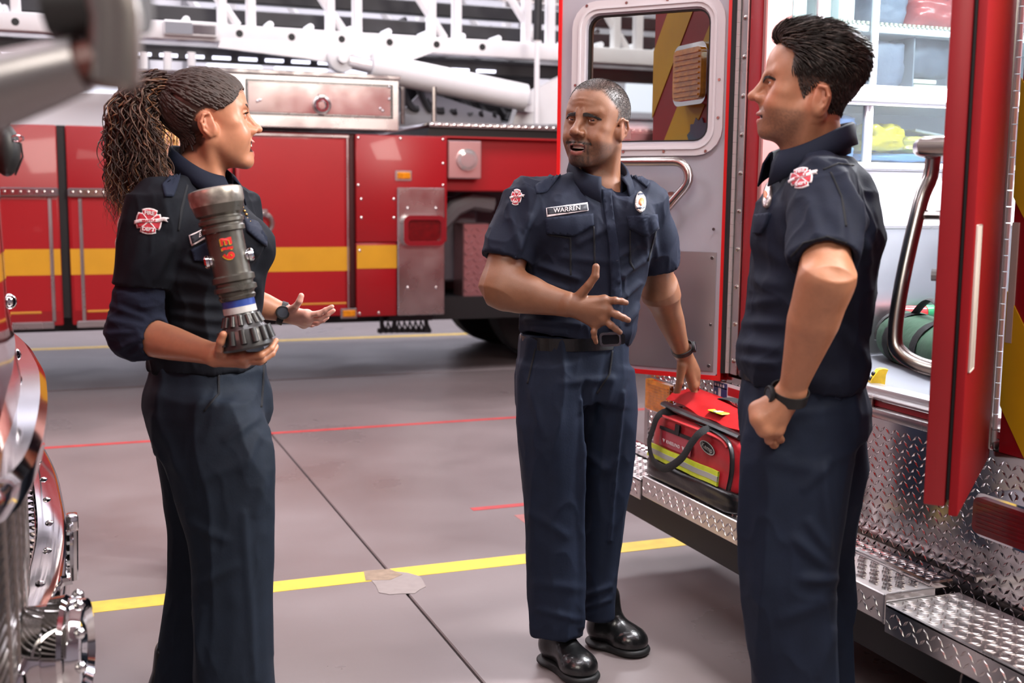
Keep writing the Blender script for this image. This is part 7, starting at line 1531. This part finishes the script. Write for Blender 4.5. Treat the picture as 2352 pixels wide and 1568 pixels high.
G.put(LO(s1l - (e1l - s1l) * .05, s1l + (e1l - s1l) * .7, [1, 0, 0], [(0, .055, .055), (.5, .062, .062), (1, .060, .060)]), .03)
G.put(C(nb1 + [.0, 0, .0], nb1 + [.01, -.01, .10], .054, .070), .01, 's')
fo = [((395, 560), (360, 640), .006, .012), ((440, 560), (400, 660), .006, .014), ((400, 690), (510, 700), .006, .012), ((395, 720), (510, 735), .006, .011), ((400, 745), (510, 770), .005, .012), ((560, 520), (608, 570), .004, .010), ((590, 640), (600, 780), .006, .012), ((570, 610), (596, 700), .005, .010), ((385, 640), (500, 655), .005, .014), ((330, 520), (300, 640), .004, .016), ((372, 430), (380, 520), .004, .012), ((420, 600), (480, 620), .005, .012)]
sh1, S1_ = cloth('shirt', G, mat('black_navy_twill', (16, 19, 27), .8, var=.1, vscale=25, bump=.1, bscale=160, spec=.2), wm, [(.0060, 6.5, (1, 1, .5), 54), (.0016, 16, (1, 1, .6), 55)], [(a, b, c * 1.3, d) for a, b, c, d in fo], 2.86)
collar(wm, nb1 + [.004, 0, .004], tr1_, tf1, m_navy, a=.064, b=.070, th0=20, zb=.078, zf=.000, leaf=.046, point=.028, spread_=.018)
emblem((342, 508), (31, 3), (3, -32), S1_, sh1, m_pr, m_pw)
o = decal('name_tape', [(434, 541), (500, 512), (505, 532), (440, 565)], S1_, m_pw, sh1, .003, .001, 10); decal('tape_field', [(437.5, 543), (499, 515.5), (503, 529.5), (442, 560)], S1_, m_nt, sh1, .0045, .0005, 10)
textdecal('tape_text', 'B', (462, 540), (1, -.44), (.1, -1), 16, S1_, m_pw, sh1, .0058, bold=.012)
decal('pocket_flap', [(438, 572), (500, 546), (506, 575), (478, 600), (446, 600)], S1_, m_flap, sh1, .003, .003, 9)
decal('pocket_flap', [(560, 500), (590, 512), (611, 545), (611, 566), (590, 552), (566, 530)], S1_, m_flap, sh1, .003, .003, 9); button(588, 538, S1_, sh1, .005); button(452, 585, S1_, sh1, .005)
decal('epaulette', [(372, 425), (400, 395), (415, 402), (396, 452), (378, 452)], S1_, m_flap, sh1, .003, .003, 8); button(402, 404, S1_, sh1, .005)
decal('sleeve_seam', [(428, 424), (432, 426), (420, 480), (412, 530), (408, 530), (414, 480)], S1_, m_seam, sh1, .0006, .001, 8)
for k in range(6): p, n = S1_.at(551 + 4.5 * k, 470 + 8 * k, .002); MB().ball(w2(p), .0045, 8, 6).build('badge_bead', mat('brass_bead', (176, 140, 84), .25, .9), sh1)
watch(wm, K(648, 719, 3.238), w1l - e1l, .031, .028, [0, 0, 1], [.3, -.8, .1], w=.017)
# trousers
G = Vox([K(330, 1100, 2.9)[0] - .05, 2.68, .02], [K(640, 1100, 3.05)[0] + .05, 3.30, 1.12], .0054)
G.put(LO(K(476, 1010, 3.0), K(482, 834, 3.0), tr1_, [(0, .140, .120, 0, 0), (.25, .162, .142), (.42, .170, .152, 0, 0), (.6, .166, .150, 0, 0), (.82, .150, .138), (1, .145, .134)], 2.25))
leg(G, K(486, 950, 2.90) + [0, 0, .03], K(532, 1270, 2.88), K(545, 1800, 2.90), tr1_, [(0, .075, .105), (.07, .098, .140), (.14, .103, .146), (.35, .090, .112), (.5, .086, .100), (.75, .098, .104), (1, .112, .118)], k=.06)
leg(G, K(474, 950, 3.09) + [0, 0, .03], K(470, 1270, 3.12), K(412, 1760, 3.12), tr1_, [(0, .073, .103), (.07, .096, .138), (.14, .101, .142), (.35, .088, .108), (.5, .084, .096), (.75, .092, .100), (1, .106, .114)], k=.06)
fo = [((505, 860), (490, 930), .004, .008), ((560, 900), (470, 1000), .004, .016), ((590, 960), (520, 1010), .006, .012), ((590, 1000), (560, 1080), .005, .012), ((360, 960), (430, 1130), .004, .014), ((470, 1100), (560, 1060), .004, .016), ((460, 1340), (540, 1300), .005, .016), ((470, 1400), (455, 1560), .007, .012), ((560, 1180), (585, 1560), .005, .012), ((620, 1020), (628, 1500), .006, .010), ((440, 1200), (520, 1240), .005, .014), ((610, 1080), (585, 1180), .004, .012)]
tr1, T1_ = cloth('trousers', G, mat('slate_navy_trouser_twill', (25, 34, 47), .75, var=.1, vscale=25, bump=.1, bscale=160, spec=.25), wm, [(.0046, 7.5, (1, 1, .2), 64), (.0014, 14, (1, 1, .5), 65)], [(a, b, c * 1.3, d) for a, b, c, d in fo], 2.86)
decal('pocket_seam', [(500, 842), (504, 842), (504, 905), (470, 946), (467, 943), (500, 903)], T1_, m_seam, tr1, .0008, .0015, 9)
decal('fly_seam', [(604, 832), (608, 832), (606, 880), (602, 935), (598, 935), (602, 880)], T1_, m_seam, tr1, .0006, .001, 9)
for hx, hd_y in ((545, 2.90), (425, 3.12)):
    a = K(hx, 1700, hd_y); shoe(wm, [a[0] - .09, hd_y, 0], [a[0] + .16, hd_y - .04, 0], m_leather, m_sole)
# ---- hose nozzle in her arm
q0, q1 = K(492, 432, 2.665), K(570, 800, 2.655); nza = q1 - q0; nL = np.linalg.norm(nza); nw0 = w2(q0); nax = w2(q1) - nw0
nz = thing('hose_nozzle', 'dark grey ribbed fire hose nozzle with silver bumper held upright by the woman', 'nozzle', tuple(float(v) for v in w2(q1)))
m_nz = mat('dark_anodised_metal', (92, 89, 83), .30, .6, var=.15, vscale=20, rvar=.08); m_nz2 = mat('worn_silver_metal', (150, 144, 136), .38, .7, var=.35, vscale=40, rvar=.1); m_nzb = mat('black_ribbed_rubber', (34, 33, 34), .42, coat=.3)
u = nL
MB().lathe([(0, .0), (0, .046), (.004, .060), (.012, .0625), (.09 * u, .0615), (.11 * u, .058), (.11 * u, .03)], nw0, nax, 32).build('bumper_ring', m_nz2, nz)
MB().lathe([(.105 * u, .03), (.105 * u, .0595), (.16 * u, .054), (.175 * u, .047), (.185 * u, .047), (.195 * u, .052), (.215 * u, .052), (.225 * u, .047), (.235 * u, .047), (.245 * u, .050), (.27 * u, .050), (.275 * u, .0435), (.52 * u, .0425), (.535 * u, .043), (.545 * u, .049), (.575 * u, .049), (.585 * u, .043), (.60 * u, .043), (.61 * u, .049), (.635 * u, .049), (.645 * u, .042), (.66 * u, .040), (.67 * u, .043), (.69 * u, .040), (.70 * u, .034)], nw0, nax, 36).build('nozzle_barrel', m_nz, nz)
MB().lathe([(.69 * u, .03), (.69 * u, .0375), (.735 * u, .0378), (.735 * u, .03)], nw0, nax, 32).build('blue_band', mat('blue_sticker', (40, 66, 140), .35, var=.2, vscale=60), nz)
MB().lathe([(.735 * u, .03), (.735 * u, .0382), (.775 * u, .0385), (.775 * u, .03)], nw0, nax, 32).build('white_band', mat('scuffed_white_label', (190, 188, 186), .45, var=.15, vscale=60), nz)
MB().lathe([(.775 * u, .03), (.775 * u, .036), (.83 * u, .042), (.865 * u, .050), (.88 * u, .055), (.985 * u, .060), (1.0 * u, .056), (1.0 * u, 0)], nw0, nax, 36).build('nozzle_base', m_nzb, nz)
nx = v3(nax).normalized(); na = nx.cross(Vector((0, 1, 0))).normalized(); nb_ = nx.cross(na); b = MB()
for k in range(14):
    a = 2 * math.pi * k / 14; d = na * math.cos(a) + nb_ * math.sin(a); b.tube([v3(nw0) + nx * (.79 * u) + d * .037, v3(nw0) + nx * (.85 * u) + d * .045], [.006, .007], 8); b.tube([v3(nw0) + nx * (.875 * u) + d * .054, v3(nw0) + nx * (.96 * u) + d * .0605], [.008, .008], 8)
b.build('grip_lugs', m_nzb, nz, smooth=80, kind='stuff')
vw = v3(CAM) - v3(nw0); sd = nx.cross(vw).normalized(); fv = sd.cross(nx)
for sg in (-1, 1): c = v3(nw0) + nx * (.435 * u) + sd * (sg * .040) + fv * .008; MB().lathe([(-.012, .012), (.003, .012), (.005, .015), (.012, .016), (.016, .012), (.016, 0)], c, sd * sg, 18).build('pivot_bolt', m_chrome, nz)
etx = mat('nozzle_red_ink', (206, 36, 34), .4); ety = mat('nozzle_yellow_ink', (226, 176, 40), .4)
V2, F2 = text_mesh('E19', .034, .0012)
for nm, mm_k, dx, off in (('nozzle_text_shadow', ety, (.0018, -.0022), .0008), ('nozzle_text', etx, (0, 0), .0016)):
    W_ = []
    for x, y in V2:
        s_, t_ = x + dx[0], y + dx[1]; ss_ = .375 * u + s_; rad = .0432 + off; an_ = t_ / rad; W_.append((v3(nw0) + nx * ss_ - sd * (math.sin(an_) * rad) + fv * (math.cos(an_) * rad))[:])
    me = bpy.data.meshes.new(nm); me.from_pydata(W_, [], F2); link_mesh(nm, me, mm_k, nz)
# ================================================================== blonde person half hidden behind the woman
H4 = 4.35
bw = w2([K(430, 1200, H4)[0], H4, 0]); p4 = thing('person', 'blonde person in a pale pink top mostly hidden behind the ponytailed woman', 'person', (float(bw[0]), float(bw[1]), 0))
SK4 = (222, 168, 152); f4 = nrm([.96, -.28, 0]); HM4 = headframe(f4, R(2)); HC4 = K(366, 350, H4); nb4 = K(356, 440, H4)
G = Vox([K(262, 500, H4)[0] - .04, H4 - .30, .85], [K(520, 500, H4)[0], H4 + .30, 1.78], .005)
head(G, HM4, HC4, .98, open=.0, jaw=.95); r4 = np.array([f4[1], -f4[0], 0])
G.put(C(HC4 + [0, 0, -.05], nb4 + [0.01, 0, -.06], .052, .058), .03); G.put(C(nb4 + r4 * .15 + [.05, 0, -.10], nb4 - r4 * .15 + [.05, 0, -.10], .05, .05), .03)
a0, a1, a2 = nb4 + r4 * .17 + [.04, 0, -.08], K(292, 560, H4 - .20), K(430, 640, H4 - .24)
G.put(C(a0, a1, .046, .038), .02); G.put(C(a1, a2, .038, .030), .015)
b0, b1, b2 = nb4 - r4 * .17 + [.04, 0, -.08], K(420, 640, H4 + .2), K(480, 720, H4 + .15); G.put(C(b0, b1, .046, .038), .02); G.put(C(b1, b2, .038, .030), .015)
for w_, sgn in ((a2, -1), (b2, 1)):
    for k in range(4): G.put(C(w_, w_ + [.10, .0, .02 - .018 * k], .012, .008), .008)
    G.put(E(w_ + [.04, 0, -.005], (.045, .016, .034)), .012); G.put(C(w_, w_ + [.055, sgn * .01, .045], .012, .009), .008)
V, Q = G.mesh(); V = smoothV(V, Q, 1); col, L, A, hd_ = skincol(V, HM4, HC4, .98, SK4, (206, 130, 124), (226, 150, 134))
put_mesh('body', V, Q, mat('fair_skin', SK4, .5, sss=.1, attr=True), p4, col)
G = Vox([K(270, 500, H4)[0] - .05, H4 - .30, .80], [K(540, 500, H4)[0] + .05, H4 + .32, 1.56], .006)
tc = nb4 + [.05, 0, -.04]; G.put(LO(K(420, 850, H4), tc, r4, [(0, .16, .11), (.35, .145, .10), (.7, .17, .12), (.88, .17, .10), (1, .07, .06)], 2.2)); G.put(C(a0, a0 + (a1 - a0) * .4, .058, .054), .03); G.put(C(b0, b0 + (b1 - b0) * .4, .058, .054), .03)
cloth('top', G, mat('pale_pink_knit', (216, 160, 152), .85, var=.06, bump=.15), p4, [(.004, 7, (1, 1, .6), 71)])
G = Vox([K(380, 900, H4)[0] - .2, H4 - .28, .02], [K(480, 900, H4)[0] + .2, H4 + .30, .98], .007)
for sgn in (-1, 1): leg(G, K(430, 860, H4 + sgn * .09), K(440, 1010, H4 + sgn * .10) * [1, 1, 1], K(438, 1150, H4 + sgn * .10) * [1, 1, 0] + [0, 0, .04], r4, [(0, .10, .12), (.3, .09, .10), (.6, .07, .08), (1, .06, .07)])
cloth('trousers', G, m_navy_t, p4, [(.004, 6, (1, 1, .5), 72)])
for sgn in (-1, 1): a = K(438, 1150, H4 + sgn * .10); shoe(p4, [a[0] - .07, a[1], 0], [a[0] + .17, a[1] - .03, 0], m_leather, m_sole)
Lh = []; random.seed(9); np.random.seed(9); idx = np.where(hd_ & ((L[:, 2] > .055) | ((L[:, 1] < .0) & (L[:, 2] > -.06))))[0]; Nn = vnormals(V, Q)
for i in np.random.choice(idx, 900):
    n = Nn[i]; p = V[i]; P = [p]; ph = random.random() * 6
    for k in range(10): t = k / 9; P.append(P[-1] + (n * .012 * (1 - t) + HM4 @ np.array([0, -.35, 0]) * .02 * (1 - t) + np.array([.004 * math.sin(ph + k), .004 * math.cos(ph + k * 1.3), -.020 * (.3 + t)])))
    Lh.append(np.array(P))
strands('hair', Lh, .003, mat('blonde_hair', (196, 150, 92), .5, var=.25, vscale=60), p4, 4)
